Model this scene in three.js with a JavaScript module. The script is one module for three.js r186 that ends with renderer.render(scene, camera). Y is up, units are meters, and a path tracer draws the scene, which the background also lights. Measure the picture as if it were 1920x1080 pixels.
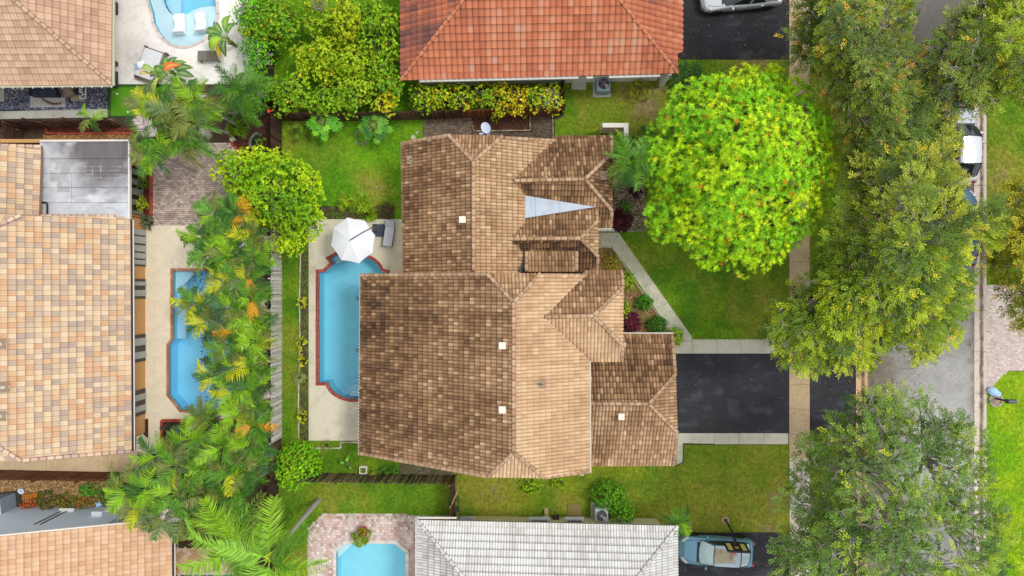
import * as THREE from 'three';
import { mergeGeometries } from 'three/addons/utils/BufferGeometryUtils.js';
import { RoundedBoxGeometry } from 'three/addons/geometries/RoundedBoxGeometry.js';

// ---------------------------------------------------------------- camera, sky, sun, exposure
const CAM_H = 40, LENS = 1200;                       // metres above the ground; lens in pixels of a 1920-wide picture
const scene = new THREE.Scene();
const camera = new THREE.PerspectiveCamera(2 * Math.atan(540 / LENS) * 180 / Math.PI, 16 / 9, 0.5, 400);
camera.position.set(0, CAM_H, 0);
camera.up.set(0, 0, -1);
camera.lookAt(0, 0, 0);

function overcastSky() {                              // bright even cloud, a little brighter round the hidden sun and overhead
  const W = 256, Hh = 128, d = new Float32Array(W * Hh * 4);
  const sun = new THREE.Vector3(0.5, 0.85, -0.14).normalize();
  for (let y = 0; y < Hh; y++) for (let x = 0; x < W; x++) {
    const el = ((y + 0.5) / Hh - 0.5) * Math.PI, az = ((x + 0.5) / W - 0.5) * 2 * Math.PI;
    const dx = Math.cos(az) * Math.cos(el), dy = Math.sin(el), dz = Math.sin(az) * Math.cos(el);
    const c = Math.max(0, dx * sun.x + dy * sun.y + dz * sun.z);
    let l = dy < 0 ? 0.34 : 0.74 + 0.14 * dy + 0.30 * Math.pow(c, 6);
    const i = (y * W + x) * 4;
    d[i] = l * 0.985; d[i + 1] = l * 1.0; d[i + 2] = l * 1.035; d[i + 3] = 1;
  }
  const t = new THREE.DataTexture(d, W, Hh, THREE.RGBAFormat, THREE.FloatType);
  t.mapping = THREE.EquirectangularReflectionMapping; t.magFilter = THREE.LinearFilter; t.needsUpdate = true;
  return t;
}
scene.background = overcastSky();
scene.environment = scene.background;

const sun = new THREE.DirectionalLight(new THREE.Color(1.0, 0.965, 0.90), 1.4);
sun.name = 'sun';
sun.position.set(50, 85, -14);
sun.target.position.set(0, 0, 0);
sun.castShadow = true;
sun.shadow.radius = 26;
sun.shadow.mapSize.set(4096, 4096);
Object.assign(sun.shadow.camera, { left: -45, right: 45, top: 35, bottom: -35, near: 1, far: 220 });
scene.add(sun, sun.target);

const renderer = new THREE.WebGLRenderer({ antialias: true });
renderer.setSize(1024, 576);
renderer.toneMapping = THREE.LinearToneMapping;
renderer.toneMappingExposure = 1.12;
renderer.shadowMap.enabled = true;

// ---------------------------------------------------------------- helpers
const V3 = (x, y, z) => new THREE.Vector3(x, y, z);
let seedState = 12345;
const seed = (s) => { seedState = s | 0; };
const rnd = () => { seedState = (seedState + 0x6d2b79f5) | 0; let t = Math.imul(seedState ^ (seedState >>> 15), 1 | seedState); t = (t + Math.imul(t ^ (t >>> 7), 61 | t)) ^ t; return ((t ^ (t >>> 14)) >>> 0) / 4294967296; };
const rr = (a, b) => a + (b - a) * rnd();
const pick = (a) => a[Math.min(a.length - 1, Math.floor(rnd() * a.length))];
const clamp = (x, a, b) => Math.min(b, Math.max(a, x));
const lerp = (a, b, t) => a + (b - a) * t;
const smooth = (a, b, x) => { const t = clamp((x - a) / (b - a), 0, 1); return t * t * (3 - 2 * t); };
// a place on the plan: reading of the survey photograph (pixels) at a height above ground -> metres
const P = (px, py, h = 0) => V3((px - 960) * (CAM_H - h) / LENS, h, (py - 540) * (CAM_H - h) / LENS);
const toPx = (p) => [960 + p.x * LENS / (CAM_H - p.y), 540 + p.z * LENS / (CAM_H - p.y)];
const lin = (r, g, b) => { const c = new THREE.Color().setRGB(r / 255, g / 255, b / 255, THREE.SRGBColorSpace); return [c.r, c.g, c.b]; };
const mixc = (a, b, t) => [lerp(a[0], b[0], t), lerp(a[1], b[1], t), lerp(a[2], b[2], t)];
const mulc = (a, k) => [a[0] * k, a[1] * k, a[2] * k];

// value noise, hashed; period 0 = endless
const hash2 = (x, y, s) => { let h = Math.imul(x, 374761393) ^ Math.imul(y, 668265263) ^ Math.imul(s, 1274126177); h = Math.imul(h ^ (h >>> 13), 1274126177); return ((h ^ (h >>> 16)) >>> 0) / 4294967296; };
function vnoise(x, y, s, period = 0) {
  const ix = Math.floor(x), iy = Math.floor(y), fx = x - ix, fy = y - iy, u = fx * fx * (3 - 2 * fx), v = fy * fy * (3 - 2 * fy);
  const w = (k) => period ? ((k % period) + period) % period : k;
  const a = hash2(w(ix), w(iy), s), b = hash2(w(ix + 1), w(iy), s), c = hash2(w(ix), w(iy + 1), s), d = hash2(w(ix + 1), w(iy + 1), s);
  return a + (b - a) * u + (c - a) * v + (a - b - c + d) * u * v;
}
function fbm(x, y, s, oct = 4, period = 0) { let f = 0, a = 0.5, t = 0; for (let i = 0; i < oct; i++) { f += a * vnoise(x, y, s + i * 7, period); t += a; a *= 0.5; x *= 2; y *= 2; period *= 2; } return f / t; }

function dataTex(w, h, fn, srgb = false, repeat = true) {
  const d = new Uint8Array(w * h * 4);
  for (let y = 0; y < h; y++) for (let x = 0; x < w; x++) {
    const c = fn(x / w, y / h, x, y), i = (y * w + x) * 4;
    if (typeof c === 'number') d[i] = d[i + 1] = d[i + 2] = clamp(c, 0, 1) * 255; else { d[i] = clamp(c[0], 0, 1) * 255; d[i + 1] = clamp(c[1], 0, 1) * 255; d[i + 2] = clamp(c[2], 0, 1) * 255; }
    d[i + 3] = 255;
  }
  const t = new THREE.DataTexture(d, w, h);
  t.magFilter = THREE.LinearFilter; t.minFilter = THREE.LinearMipmapLinearFilter;
  if (repeat) t.wrapS = t.wrapT = THREE.RepeatWrapping;
  if (srgb) t.colorSpace = THREE.SRGBColorSpace;
  t.needsUpdate = true;
  return t;
}
const scaled = (t, sx, sy = sx) => { const c = t.clone(); c.repeat.set(sx, sy); c.needsUpdate = true; return c; };

const names = new Map();
function numbered(n) { const k = names.get(n) ?? 0; names.set(n, k + 1); return k ? n + '_' + String(k).padStart(3, '0') : n; }
function tag(o, label, category, group) { o.userData.label = label; o.userData.category = category; if (group) o.userData.group = group; return o; }
function thing(name, label, category, pos = [0, 0, 0], group) {
  const o = new THREE.Group(); o.name = numbered(name); scene.add(o);
  if (pos.isVector3) o.position.copy(pos); else o.position.set(...pos);
  return tag(o, label, category, group);
}
function mesh(name, geo, mat, parent, label) {
  const m = new THREE.Mesh(geo, mat); m.name = name; m.castShadow = m.receiveShadow = true;
  if (label) m.userData.label = label;
  parent.add(m); return m;
}
function struct(name, geo, mat) { const m = mesh(numbered(name), geo, mat, scene); m.userData.kind = 'structure'; return m; }
const stuff = (m) => { m.userData.kind = 'stuff'; return m; };

// geometry collector: indexed triangles with colours and uv
class GB {
  constructor() { this.p = []; this.c = []; this.u = []; this.i = []; this.n = 0; }
  v(x, y, z, c, u = 0, w = 0) { this.p.push(x, y, z); if (c) this.c.push(c[0], c[1], c[2]); else this.c.push(1, 1, 1); this.u.push(u, w); return this.n++; }
  tri(a, b, c) { this.i.push(a, b, c); }
  quad(a, b, c, d) { this.i.push(a, b, c, a, c, d); }
  face(pts, c, uvs) { const k = pts.map((q, j) => this.v(q.x, q.y, q.z, c, uvs ? uvs[j][0] : q.x, uvs ? uvs[j][1] : q.z)); for (let j = 1; j + 1 < k.length; j++) this.tri(k[0], k[j], k[j + 1]); }
  box(cx, cy, cz, w, h, d, ry = 0, c, top = 1) {     // top < 1 tapers the upper face
    const cs = Math.cos(ry), sn = Math.sin(ry), q = (x, y, z) => V3(cx + x * cs + z * sn, cy + y, cz - x * sn + z * cs), a = w / 2, b = h / 2, e = d / 2, ta = a * top, te = e * top;
    const A = q(-a, -b, -e), B = q(a, -b, -e), C = q(a, -b, e), D = q(-a, -b, e), E = q(-ta, b, -te), F = q(ta, b, -te), G = q(ta, b, te), K = q(-ta, b, te);
    this.face([E, K, G, F], c); this.face([D, C, G, K], c, [[0, 0], [w, 0], [w, h], [0, h]]); this.face([B, A, E, F], c, [[0, 0], [w, 0], [w, h], [0, h]]);
    this.face([C, B, F, G], c, [[0, 0], [d, 0], [d, h], [0, h]]); this.face([A, D, K, E], c, [[0, 0], [d, 0], [d, h], [0, h]]); this.face([A, B, C, D], c);
    return this;
  }
  tube(pts, radii, sides = 7, c, caps = true) {
    const n = pts.length; let prev = null;
    for (let k = 0; k < n; k++) {
      const t = pts[Math.min(k + 1, n - 1)].clone().sub(pts[Math.max(k - 1, 0)]).normalize();
      const a = Math.abs(t.y) > 0.9 ? V3(1, 0, 0) : V3(0, 1, 0), x = a.cross(t).normalize(), y = t.clone().cross(x), r = radii[Math.min(k, radii.length - 1)];
      const ring = [];
      for (let s = 0; s < sides; s++) { const an = s / sides * 6.28319, p = pts[k].clone().addScaledVector(x, Math.cos(an) * r).addScaledVector(y, Math.sin(an) * r); ring.push(this.v(p.x, p.y, p.z, c, s / sides, k * 0.3)); }
      if (prev) for (let s = 0; s < sides; s++) this.quad(prev[s], prev[(s + 1) % sides], ring[(s + 1) % sides], ring[s]);
      if (caps && (k === 0 || k === n - 1)) { const m = this.v(pts[k].x, pts[k].y, pts[k].z, c); for (let s = 0; s < sides; s++) k ? this.tri(m, ring[s], ring[(s + 1) % sides]) : this.tri(m, ring[(s + 1) % sides], ring[s]); }
      prev = ring;
    }
    return this;
  }
  geo() {
    const g = new THREE.BufferGeometry();
    g.setAttribute('position', new THREE.BufferAttribute(new Float32Array(this.p), 3));
    g.setAttribute('color', new THREE.BufferAttribute(new Float32Array(this.c), 3));
    g.setAttribute('uv', new THREE.BufferAttribute(new Float32Array(this.u), 2));
    g.setIndex(this.n > 65535 ? new THREE.BufferAttribute(new Uint32Array(this.i), 1) : new THREE.BufferAttribute(new Uint16Array(this.i), 1));
    g.computeVertexNormals();
    return g;
  }
}
function mat(rgb, o = {}) { const m = new THREE.MeshStandardMaterial({ roughness: 0.85, metalness: 0, ...o }); const c = rgb ? lin(...rgb) : [1, 1, 1]; m.color.setRGB(...c); return m; }
function pmat(rgb, o = {}) { const m = new THREE.MeshPhysicalMaterial({ roughness: 0.5, ...o }); m.color.setRGB(...lin(...rgb)); return m; }

// polygons on the plan
const pxPoly = (a, h = 0) => a.map(([x, y]) => { const p = P(x, y, h); return [p.x, p.z]; });
const inside = (x, y, poly) => { let c = false; for (let i = 0, j = poly.length - 1; i < poly.length; j = i++) { const [xi, yi] = poly[i], [xj, yj] = poly[j]; if ((yi > y) !== (yj > y) && x < (xj - xi) * (y - yi) / (yj - yi) + xi) c = !c; } return c; };
const GX = 34, GZ = 19.2;                            // half size of the mapped ground in metres
function sheetGeo(poly, y, holes = []) {             // poly in metres [x, z]
  const s = new THREE.Shape(poly.map(([x, z]) => new THREE.Vector2(x, -z)));
  for (const h of holes) s.holes.push(new THREE.Path(h.map(([x, z]) => new THREE.Vector2(x, -z))));
  const g = new THREE.ShapeGeometry(s); g.rotateX(-Math.PI / 2); g.translate(0, y, 0);
  const p = g.attributes.position, u = new Float32Array(p.count * 2);
  for (let i = 0; i < p.count; i++) { u[i * 2] = (p.getX(i) + GX) / (2 * GX); u[i * 2 + 1] = (p.getZ(i) + GZ) / (2 * GZ); }
  g.setAttribute('uv', new THREE.BufferAttribute(u, 2));
  return g;
}
function slabGeo(poly, y0, y1, holes = []) {         // a slab with real thickness
  const s = new THREE.Shape(poly.map(([x, z]) => new THREE.Vector2(x, -z)));
  for (const h of holes) s.holes.push(new THREE.Path(h.map(([x, z]) => new THREE.Vector2(x, -z))));
  const g = new THREE.ExtrudeGeometry(s, { depth: y1 - y0, bevelEnabled: false }); g.rotateX(-Math.PI / 2); g.translate(0, y0, 0);
  const p = g.attributes.position, u = new Float32Array(p.count * 2);
  for (let i = 0; i < p.count; i++) { u[i * 2] = (p.getX(i) + GX) / (2 * GX); u[i * 2 + 1] = (p.getZ(i) + GZ) / (2 * GZ); }
  g.setAttribute('uv', new THREE.BufferAttribute(u, 2));
  return g;
}
const rectPx = (x0, y0, x1, y1) => [[x0, y0], [x1, y0], [x1, y1], [x0, y1]];
function clipPoly(subject, quad) {                   // part of subject inside a convex counter-clockwise quad
  let out = subject;
  for (let k = 0; k < quad.length && out.length; k++) {
    const [ax, ay] = quad[k], [bx, by] = quad[(k + 1) % quad.length], inn = (q) => (bx - ax) * (q[1] - ay) - (by - ay) * (q[0] - ax) >= 0, res = [];
    for (let i = 0; i < out.length; i++) {
      const c = out[i], n = out[(i + 1) % out.length], ci = inn(c), ni = inn(n);
      if (ci) res.push(c);
      if (ci !== ni) { const d1 = (bx - ax) * (c[1] - ay) - (by - ay) * (c[0] - ax), d2 = (bx - ax) * (n[1] - ay) - (by - ay) * (n[0] - ax), t = d1 / (d1 - d2); res.push([lerp(c[0], n[0], t), lerp(c[1], n[1], t)]); }
    }
    out = res;
  }
  return out;
}
const polyArea = (q) => { let a = 0; for (let i = 0, j = q.length - 1; i < q.length; j = i++) a += q[j][0] * q[i][1] - q[i][0] * q[j][1]; return a / 2; };

// ---------------------------------------------------------------- textures: grain, stains, wear
const tGrain = dataTex(256, 256, (u, v, x, y) => 0.80 + 0.20 * fbm(u * 16, v * 16, 3, 4, 16) - 0.16 * hash2(x, y, 9) * hash2(x, y, 10));
const tRough = dataTex(256, 256, (u, v, x, y) => 0.5 * fbm(u * 32, v * 32, 5, 3, 32) + 0.5 * hash2(x, y, 12));
const tWood = dataTex(128, 512, (u, v) => 0.55 + 0.45 * fbm(u * 12, v * 3, 21, 4, 0) * (0.7 + 0.5 * vnoise(u * 40, v * 4, 22)));
const tBark = dataTex(128, 256, (u, v) => 0.5 + 0.5 * fbm(u * 8, v * 24, 31, 4, 8));
// stains on concrete, laid over the whole block
const tStain = dataTex(2048, 1152, (u, v, x, y) => {
  const X = u * 68, Z = v * 38.4;
  let k = 0.97 - 0.16 * smooth(0.45, 0.8, fbm(X * 0.5, Z * 0.5, 41, 4)) - 0.10 * smooth(0.5, 0.75, fbm(X * 2.1, Z * 2.1, 42, 3));
  k -= 0.10 * (hash2(x, y, 43) - 0.5) + 0.10 * (vnoise(X * 9, Z * 9, 44) - 0.5);
  const rust = smooth(0.62, 0.8, fbm(X * 0.8, Z * 0.8, 45, 4));
  return [k, k * (1 - 0.05 * rust), k * (1 - 0.13 * rust)];
});
// asphalt sealcoat with scuffs, pale specks and fallen leaves
const tSeal = dataTex(2048, 1152, (u, v, x, y) => {
  const X = u * 68, Z = v * 38.4, blotch = fbm(X * 0.55, Z * 0.9, 51, 4), scuff = smooth(0.55, 0.8, fbm(X * 1.3, Z * 2.2, 52, 4));
  let k = 0.27 + 0.34 * (blotch - 0.5) + 0.34 * scuff * (0.4 + fbm(X * 6, Z * 9, 56, 3)) + 0.12 * (hash2(x, y, 53) - 0.5);
  const speck = hash2(x >> 1, y >> 1, 54);
  const crack = Math.abs(fbm(X * 0.42 + 3, Z * 0.42, 57, 4) - 0.5); if (crack < 0.0025) k *= 0.7;
  if (speck > 0.9985) return [0.75, 0.68, 0.55];
  if (speck > 0.996) k += 0.22;
  const brown = smooth(0.56, 0.75, fbm(X * 0.35, Z * 0.35, 55, 3));
  return [k * (1 + 0.10 * brown), k, k * (1.07 - 0.16 * brown)];
});
// street asphalt: worn grey, brown leaf dirt by the gutters, tree shade painted in up the road
const tStreet = dataTex(2048, 1152, (u, v, x, y) => {
  const X = u * 68 - 34, Z = v * 38.4 - 19.2, px = X * 30 + 960, py = Z * 30 + 540;
  const c0 = [0.455, 0.445, 0.43];
  const n = fbm(X * 0.7, Z * 0.35, 61, 4), f = fbm(X * 3, Z * 3, 62, 4);
  let k = 0.92 + 0.28 * (n - 0.5) + 0.20 * (f - 0.5) + 0.16 * (hash2(x, y, 63) - 0.5);
  if (vnoise(X * 0.12 + 3, Z * 1.1, 68) > 0.83) k *= 0.93;
  let c = [c0[0] * k, c0[1] * k, c0[2] * k];
  const old = smooth(560, 330, py + 90 * (fbm(X * 0.4, Z * 0.4, 64, 3) - 0.5));      // tree shade painted into the upper length of road
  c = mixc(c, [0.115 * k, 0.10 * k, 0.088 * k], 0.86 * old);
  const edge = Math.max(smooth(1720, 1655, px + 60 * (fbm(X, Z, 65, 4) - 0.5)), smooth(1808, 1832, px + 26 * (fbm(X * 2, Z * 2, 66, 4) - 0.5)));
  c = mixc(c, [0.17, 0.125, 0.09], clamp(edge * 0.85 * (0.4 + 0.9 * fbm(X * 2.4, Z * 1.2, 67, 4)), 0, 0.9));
  return c;
});
// lawn: lush, mown, dry and bare patches where they lie
const drySpots = [[700, 355, 48, .8], [1420, 590, 80, .3], [880, 930, 60, .35], [1260, 905, 80, .15], [1340, 968, 90, .4], [1440, 985, 70, .7], [1462, 930, 50, .5], [1440, 880, 60, .15], [620, 935, 60, .5], [565, 1060, 45, .5], [545, 235, 60, .4], [1060, 945, 40, .5],
  [1880, 320, 60, .75], [1900, 1010, 70, -.1], [1100, 205, 80, .35], [1200, 210, 60, .45], [1230, 180, 50, .6], [1400, 125, 60, .8], [930, 925, 50, .4], [1560, 200, 160, .7], [1170, 150, 50, .5]];
const lawnColor = (X, Z) => {
  const px = X * 30 + 960, py = Z * 30 + 540;
  const n = fbm(X * 0.35, Z * 0.35, 71, 4), m = fbm(X * 1.6, Z * 1.6, 72, 4);
  let dry = 0.8 * (n - 0.5) + 0.5 * (m - 0.5);
  for (const [x, y, r, a] of drySpots) { const d = ((px - x) ** 2 + (py - y) ** 2) / (r * r); if (d < 4) dry += a * Math.exp(-d * 1.6) * (0.55 + 0.9 * m); }
  let lush = [0.085, 0.215, 0.005], mid = [0.165, 0.285, 0.008];
  if (px > 1840 && py > 640) { lush = [0.19, 0.40, 0.004]; mid = [0.33, 0.50, 0.006]; dry *= 0.6; }
  else if (px < 860 && py < 420 && px > 515) { lush = [0.105, 0.29, 0.004]; mid = [0.16, 0.35, 0.006]; dry = dry * 0.75 - 0.04; }
  else if (px > 845 && py > 820) { lush = [0.15, 0.25, 0.012]; mid = [0.235, 0.30, 0.016]; }
  let c = mixc(lush, mid, clamp(0.5 + 2.2 * (fbm(X * 0.9, Z * 0.9, 73, 3) - 0.5), 0, 1));
  c = mixc(c, [0.30, 0.29, 0.035], clamp(dry * 1.6, 0, 0.8));
  c = mixc(c, [0.33, 0.24, 0.12], smooth(0.55, 1.1, dry) * 0.8);
  return c;
};
const tLawn = dataTex(2048, 1152, (u, v, x, y) => {
  const X = u * 68 - 34, Z = v * 38.4 - 19.2, c = lawnColor(X, Z);
  const f = 0.55 + 0.55 * vnoise(X * 8, Z * 8, 74) + 0.42 * (vnoise(X * 17, Z * 17, 75) - 0.4) + 0.25 * (hash2(x, y, 76) - 0.5);
  return mulc(c, f * 1.36);
});
const tDirt = dataTex(1024, 1024, (u, v, x, y) => { const k = 0.45 + 0.5 * fbm(u * 24, v * 24, 81, 5, 24) + 0.3 * (hash2(x, y, 82) - 0.5); return [k, k * 0.98, k * 0.95]; });

// ---------------------------------------------------------------- materials of the ground
const gm = (o) => mat(null, o);
const M = {
  dirt: mat([96, 78, 60], { map: scaled(tDirt, 12, 7), bumpMap: scaled(tRough, 60, 34), bumpScale: 0.03 }),
  soil: mat([92, 62, 48], { map: scaled(tDirt, 6, 4), bumpMap: scaled(tRough, 80, 46), bumpScale: 0.04 }),
  redMulch: mat([128, 58, 40], { map: scaled(tDirt, 9, 5), bumpMap: scaled(tRough, 90, 52), bumpScale: 0.04 }),
  tanChips: mat([178, 136, 84], { map: scaled(tDirt, 12, 7), bumpMap: scaled(tRough, 90, 52), bumpScale: 0.04 }),
  lawn: gm({ map: tLawn, roughness: 1, bumpMap: scaled(tRough, 50, 28), bumpScale: 0.05 }),
  turf: mat([92, 158, 22], { map: scaled(tGrain, 30, 17), roughness: 1 }),
  turfEdge: mat([62, 98, 40], { map: scaled(tGrain, 30, 17), roughness: 1 }),
  street: gm({ map: tStreet, roughness: 0.9, bumpMap: scaled(tRough, 120, 68), bumpScale: 0.006 }),
  seal: mat([82, 84, 94], { map: tSeal, roughness: 0.8, bumpMap: scaled(tRough, 120, 68), bumpScale: 0.006 }),
  sealBrown: mat([80, 80, 88], { map: tSeal, roughness: 0.85, bumpMap: scaled(tRough, 120, 68), bumpScale: 0.006 }),
  walk: mat([208, 204, 186], { map: tStain }),
  walkTan: mat([204, 178, 142], { map: tStain }),
  walkPale: mat([224, 214, 198], { map: tStain }),
  curb: mat([216, 190, 164], { map: tStain }),
  deck: mat([222, 214, 190], { map: tStain }),
  deckCream: mat([255, 241, 212], { map: scaled(tGrain, 20, 11) }),
  deckWhite: mat([250, 246, 240], { map: tStain }),
  grey: mat([190, 188, 178], { map: tStain }),
  sand: mat([222, 198, 160], { map: tStain }),
  slate: mat([84, 90, 112], { map: scaled(tDirt, 20, 12), bumpMap: scaled(tRough, 90, 52), bumpScale: 0.04 }),
};

// ---------------------------------------------------------------- pools: outlines on the plan (pixels), cut out of the ground
const arc = (cx, cy, rx, ry, a0, a1, n) => { const o = []; for (let k = 0; k <= n; k++) { const a = lerp(a0, a1, k / n) * Math.PI / 180; o.push([cx + Math.cos(a) * rx, cy + Math.sin(a) * ry]); } return o; };
const romanPool = [[598, 511], [608, 510], [619, 500], [627, 494], [619, 485], [638, 475], [644, 482], ...arc(661, 513, 54, 35, 250, 352, 9), [725, 511], [725, 717], [715, 718], ...arc(666, 713, 51, 35, 6, 174, 14), [607, 717], [598, 717]];
const westPool = [[325, 508], [442, 508], [442, 742], [420, 768], [340, 768], [317.5, 740], [317.5, 647], [325, 637]];
const lagoon = [[277, -70], [277, -6], [282, 10], [286, 22], [289, 42], [297, 58], [307, 71], [320, 81], [334, 86], [348, 87], [363, 83], [379, 75], [393, 62], [403, 44], [407, 26], [405, 6], [404, -70]];
const southPool = [[631, 1034], [649, 1019], [740, 1019], [760, 1036], [760, 1150], [631, 1150]];
const tealPool = [[340, 1077], [446, 1077], [446, 1150], [340, 1150]];
const poolsPx = [romanPool, westPool, lagoon, southPool, tealPool];
const grow = (poly, d) => {                          // outline moved outward by d (metres)
  const n = poly.length, sgn = polyArea(poly) > 0 ? 1 : -1;
  return poly.map((q, k) => {
    const a = poly[(k + n - 1) % n], b = poly[(k + 1) % n], e1 = [q[0] - a[0], q[1] - a[1]], e2 = [b[0] - q[0], b[1] - q[1]], l1 = Math.hypot(...e1), l2 = Math.hypot(...e2);
    const n1 = [e1[1] / l1 * sgn, -e1[0] / l1 * sgn], n2 = [e2[1] / l2 * sgn, -e2[0] / l2 * sgn], m = [n1[0] + n2[0], n1[1] + n2[1]], k2 = Math.max(0.35, (1 + n1[0] * n2[0] + n1[1] * n2[1]));
    return [q[0] + m[0] / k2 * d, q[1] + m[1] / k2 * d];
  });
};
const pools = poolsPx.map((q) => pxPoly(q));

struct('ground', sheetGeo([[-160, -120], [160, -120], [160, 120], [-160, 120]], -0.04, pools.map((q) => grow(q, 0.02))), M.dirt);
// lawns
const lawn = (px, y = 0, m = M.lawn) => struct('lawn', sheetGeo(pxPoly(px), y), m);
const lawnPolys = [
  [[527, 222], [800, 222], [800, 412], [579, 412], [579, 826], [870, 826], [870, 889], [527, 889]],
  [[522, 891], [848, 891], [848, 972], [604, 972], [577, 992], [577, 1160], [522, 1160]],
  [[854, 800], [1268, 800], [1268, 834], [1479, 834], [1479, 998], [1250, 998], [1250, 985], [854, 972]],
  [[1057, 112], [1479, 112], [1479, 640], [1115, 640], [1115, 268], [1040, 268], [1040, 226], [1057, 218]],
  [[1517, 50], [1605, 50], [1605, 662], [1517, 662]], [[1517, 806], [1605, 806], [1605, 1000], [1517, 1000]],
  [[514, -90], [764, -90], [764, 142], [1052, 140], [1052, 206], [514, 211]],
  [[1848, -90], [2040, -90], [2040, 536], [1848, 536]], [[1848, 738], [1888, 696], [2040, 696], [2040, 1190], [1848, 1190]],
];
lawnPolys.forEach((q) => lawn(q));
// blades that break up the lawn's surface
{
  seed(71);
  const b = new GB();
  for (let k = 0; k < 6; k++) { const a = k * 1.05 + 0.3, l = 0.05 + 0.03 * (k % 3), dx = Math.cos(a), dz = Math.sin(a); b.face([V3(-dz * 0.007, 0, dx * 0.007), V3(dz * 0.007, 0, -dx * 0.007), V3(dx * l, 0.05, dz * l)], [1, 1, 1]); }
  const spots = [];
  for (const q of lawnPolys) {
    const poly = pxPoly(q), xs = poly.map((p) => p[0]), zs = poly.map((p) => p[1]), x0 = Math.max(-32.5, Math.min(...xs)), x1 = Math.min(32.5, Math.max(...xs)), z0 = Math.max(-18.5, Math.min(...zs)), z1 = Math.min(18.5, Math.max(...zs));
    const n = (x1 - x0) * (z1 - z0) * 110;
    for (let k = 0; k < n; k++) { const x = rr(x0, x1), z = rr(z0, z1); if (inside(x, z, poly)) spots.push([x, z]); }
  }
  const im = new THREE.InstancedMesh(b.geo(), mat(null, { side: THREE.DoubleSide, roughness: 1 }), spots.length), o = new THREE.Object3D(), col = new THREE.Color();
  spots.forEach(([x, z], k) => {
    o.position.set(x, 0, z); o.rotation.y = rnd() * 6.28; o.scale.setScalar(rr(0.6, 1.4)); o.updateMatrix(); im.setMatrixAt(k, o.matrix);
    const c = mulc(lawnColor(x, z), rr(0.9, 1.6)); im.setColorAt(k, col.setRGB(...c));
  });
  im.name = 'grass'; im.castShadow = im.receiveShadow = true; stuff(im); scene.add(im);
}
// soil and mulch beds
const bed = (name, px, y, m) => struct(name, sheetGeo(pxPoly(px), y), m);
bed('soil_bed', [[446, 410], [526, 410], [526, 900], [340, 900], [300, 850], [300, 787], [446, 787]], -0.01, M.soil);
bed('soil_bed', [[430, 190], [528, 190], [528, 415], [452, 415], [452, 296], [430, 268]], 0.004, M.soil);
bed('soil_bed', [[400, 40], [512, 40], [512, 205], [400, 205]], -0.012, M.soil);
bed('soil_bed', [[200, 880], [526, 900], [526, 1160], [452, 1160], [452, 1020], [318, 1020], [318, 985], [200, 960]], -0.02, M.soil);
bed('soil_bed', [[880, 222], [998, 220], [998, 246], [886, 246]], 0.012, M.soil);
bed('soil_bed', [[1112, 262], [1182, 262], [1215, 350], [1205, 434], [1112, 434]], 0.008, M.soil);
bed('soil_bed', [[600, 386], [740, 386], [740, 412], [600, 412]], 0.010, M.soil);
bed('soil_bed', [[563, 470], [579, 470], [579, 826], [563, 826]], 0.010, M.dirt);
bed('mulch_bed', [[84, 238], [255, 238], [255, 252], [84, 254]], 0.006, M.redMulch);
bed('gravel_bed', [[80, 252], [262, 251], [262, 266], [80, 266]], 0.002, M.tanChips);
bed('gravel_bed', [[-40, 897], [215, 897], [215, 955], [-40, 955]], 0.0, M.tanChips);
bed('mulch_bed', [[262, 300], [281, 300], [281, 412], [262, 412]], 0.006, M.redMulch);
bed('mulch_bed', [[430, 268], [470, 262], [505, 300], [470, 330], [452, 300]], 0.010, M.redMulch);
bed('mulch_bed', [[1120, 463], [1147, 463], [1270, 640], [1262, 660], [1115, 660]], 0.010, M.tanChips);
bed('mulch_bed', [[270, 785], [279, 785], [279, 822], [270, 815]], 0.06, M.soil);
bed('slate_gravel', [[-40, 155], [202, 155], [202, 208], [-40, 208]], 0.004, M.slate);
bed('putting_green', rectPx(203, 155, 340, 219), 0.006, M.turfEdge);
bed('putting_green', [[209, 164], [330, 162], [336, 217], [208, 217]], 0.014, M.turf);
// loose stones and chips lying on the beds
function chips(name, px, n, size, cols, y) {
  const poly = pxPoly(px), xs = poly.map((p) => p[0]), zs = poly.map((p) => p[1]);
  const g = new GB().box(0, 0, 0, 1, 0.45, 0.6, 0, [1, 1, 1], 0.6).geo(), spots = [];
  for (let k = 0; k < n * 3 && spots.length < n; k++) { const x = rr(Math.min(...xs), Math.max(...xs)), z = rr(Math.min(...zs), Math.max(...zs)); if (inside(x, z, poly)) spots.push([x, z]); }
  const im = new THREE.InstancedMesh(g, mat(null), spots.length), o = new THREE.Object3D(), col = new THREE.Color();
  spots.forEach(([x, z], k) => { o.position.set(x, y, z); o.rotation.set(rr(-0.4, 0.4), rnd() * 6.28, rr(-0.4, 0.4)); o.scale.setScalar(size * rr(0.5, 1.4)); o.updateMatrix(); im.setMatrixAt(k, o.matrix); im.setColorAt(k, col.setRGB(...mulc(lin(...pick(cols)), rr(0.7, 1.2)))); });
  im.name = numbered(name); im.castShadow = im.receiveShadow = true; scene.add(stuff(im));
}
seed(77);
chips('loose_gravel', [[-10, 158], [201, 158], [201, 206], [-10, 206]], 9000, 0.06, [[70, 76, 98], [92, 98, 120], [56, 60, 80], [120, 126, 150], [205, 208, 218]], 0.015);
chips('loose_gravel', [[82, 253], [255, 252], [255, 265], [82, 265]], 2500, 0.055, [[196, 150, 88], [150, 108, 60], [214, 178, 120], [120, 84, 52]], 0.012);
chips('loose_gravel', [[0, 899], [205, 899], [205, 950], [0, 950]], 5000, 0.06, [[206, 168, 110], [170, 128, 78], [226, 196, 150], [140, 104, 72]], 0.012);
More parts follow.
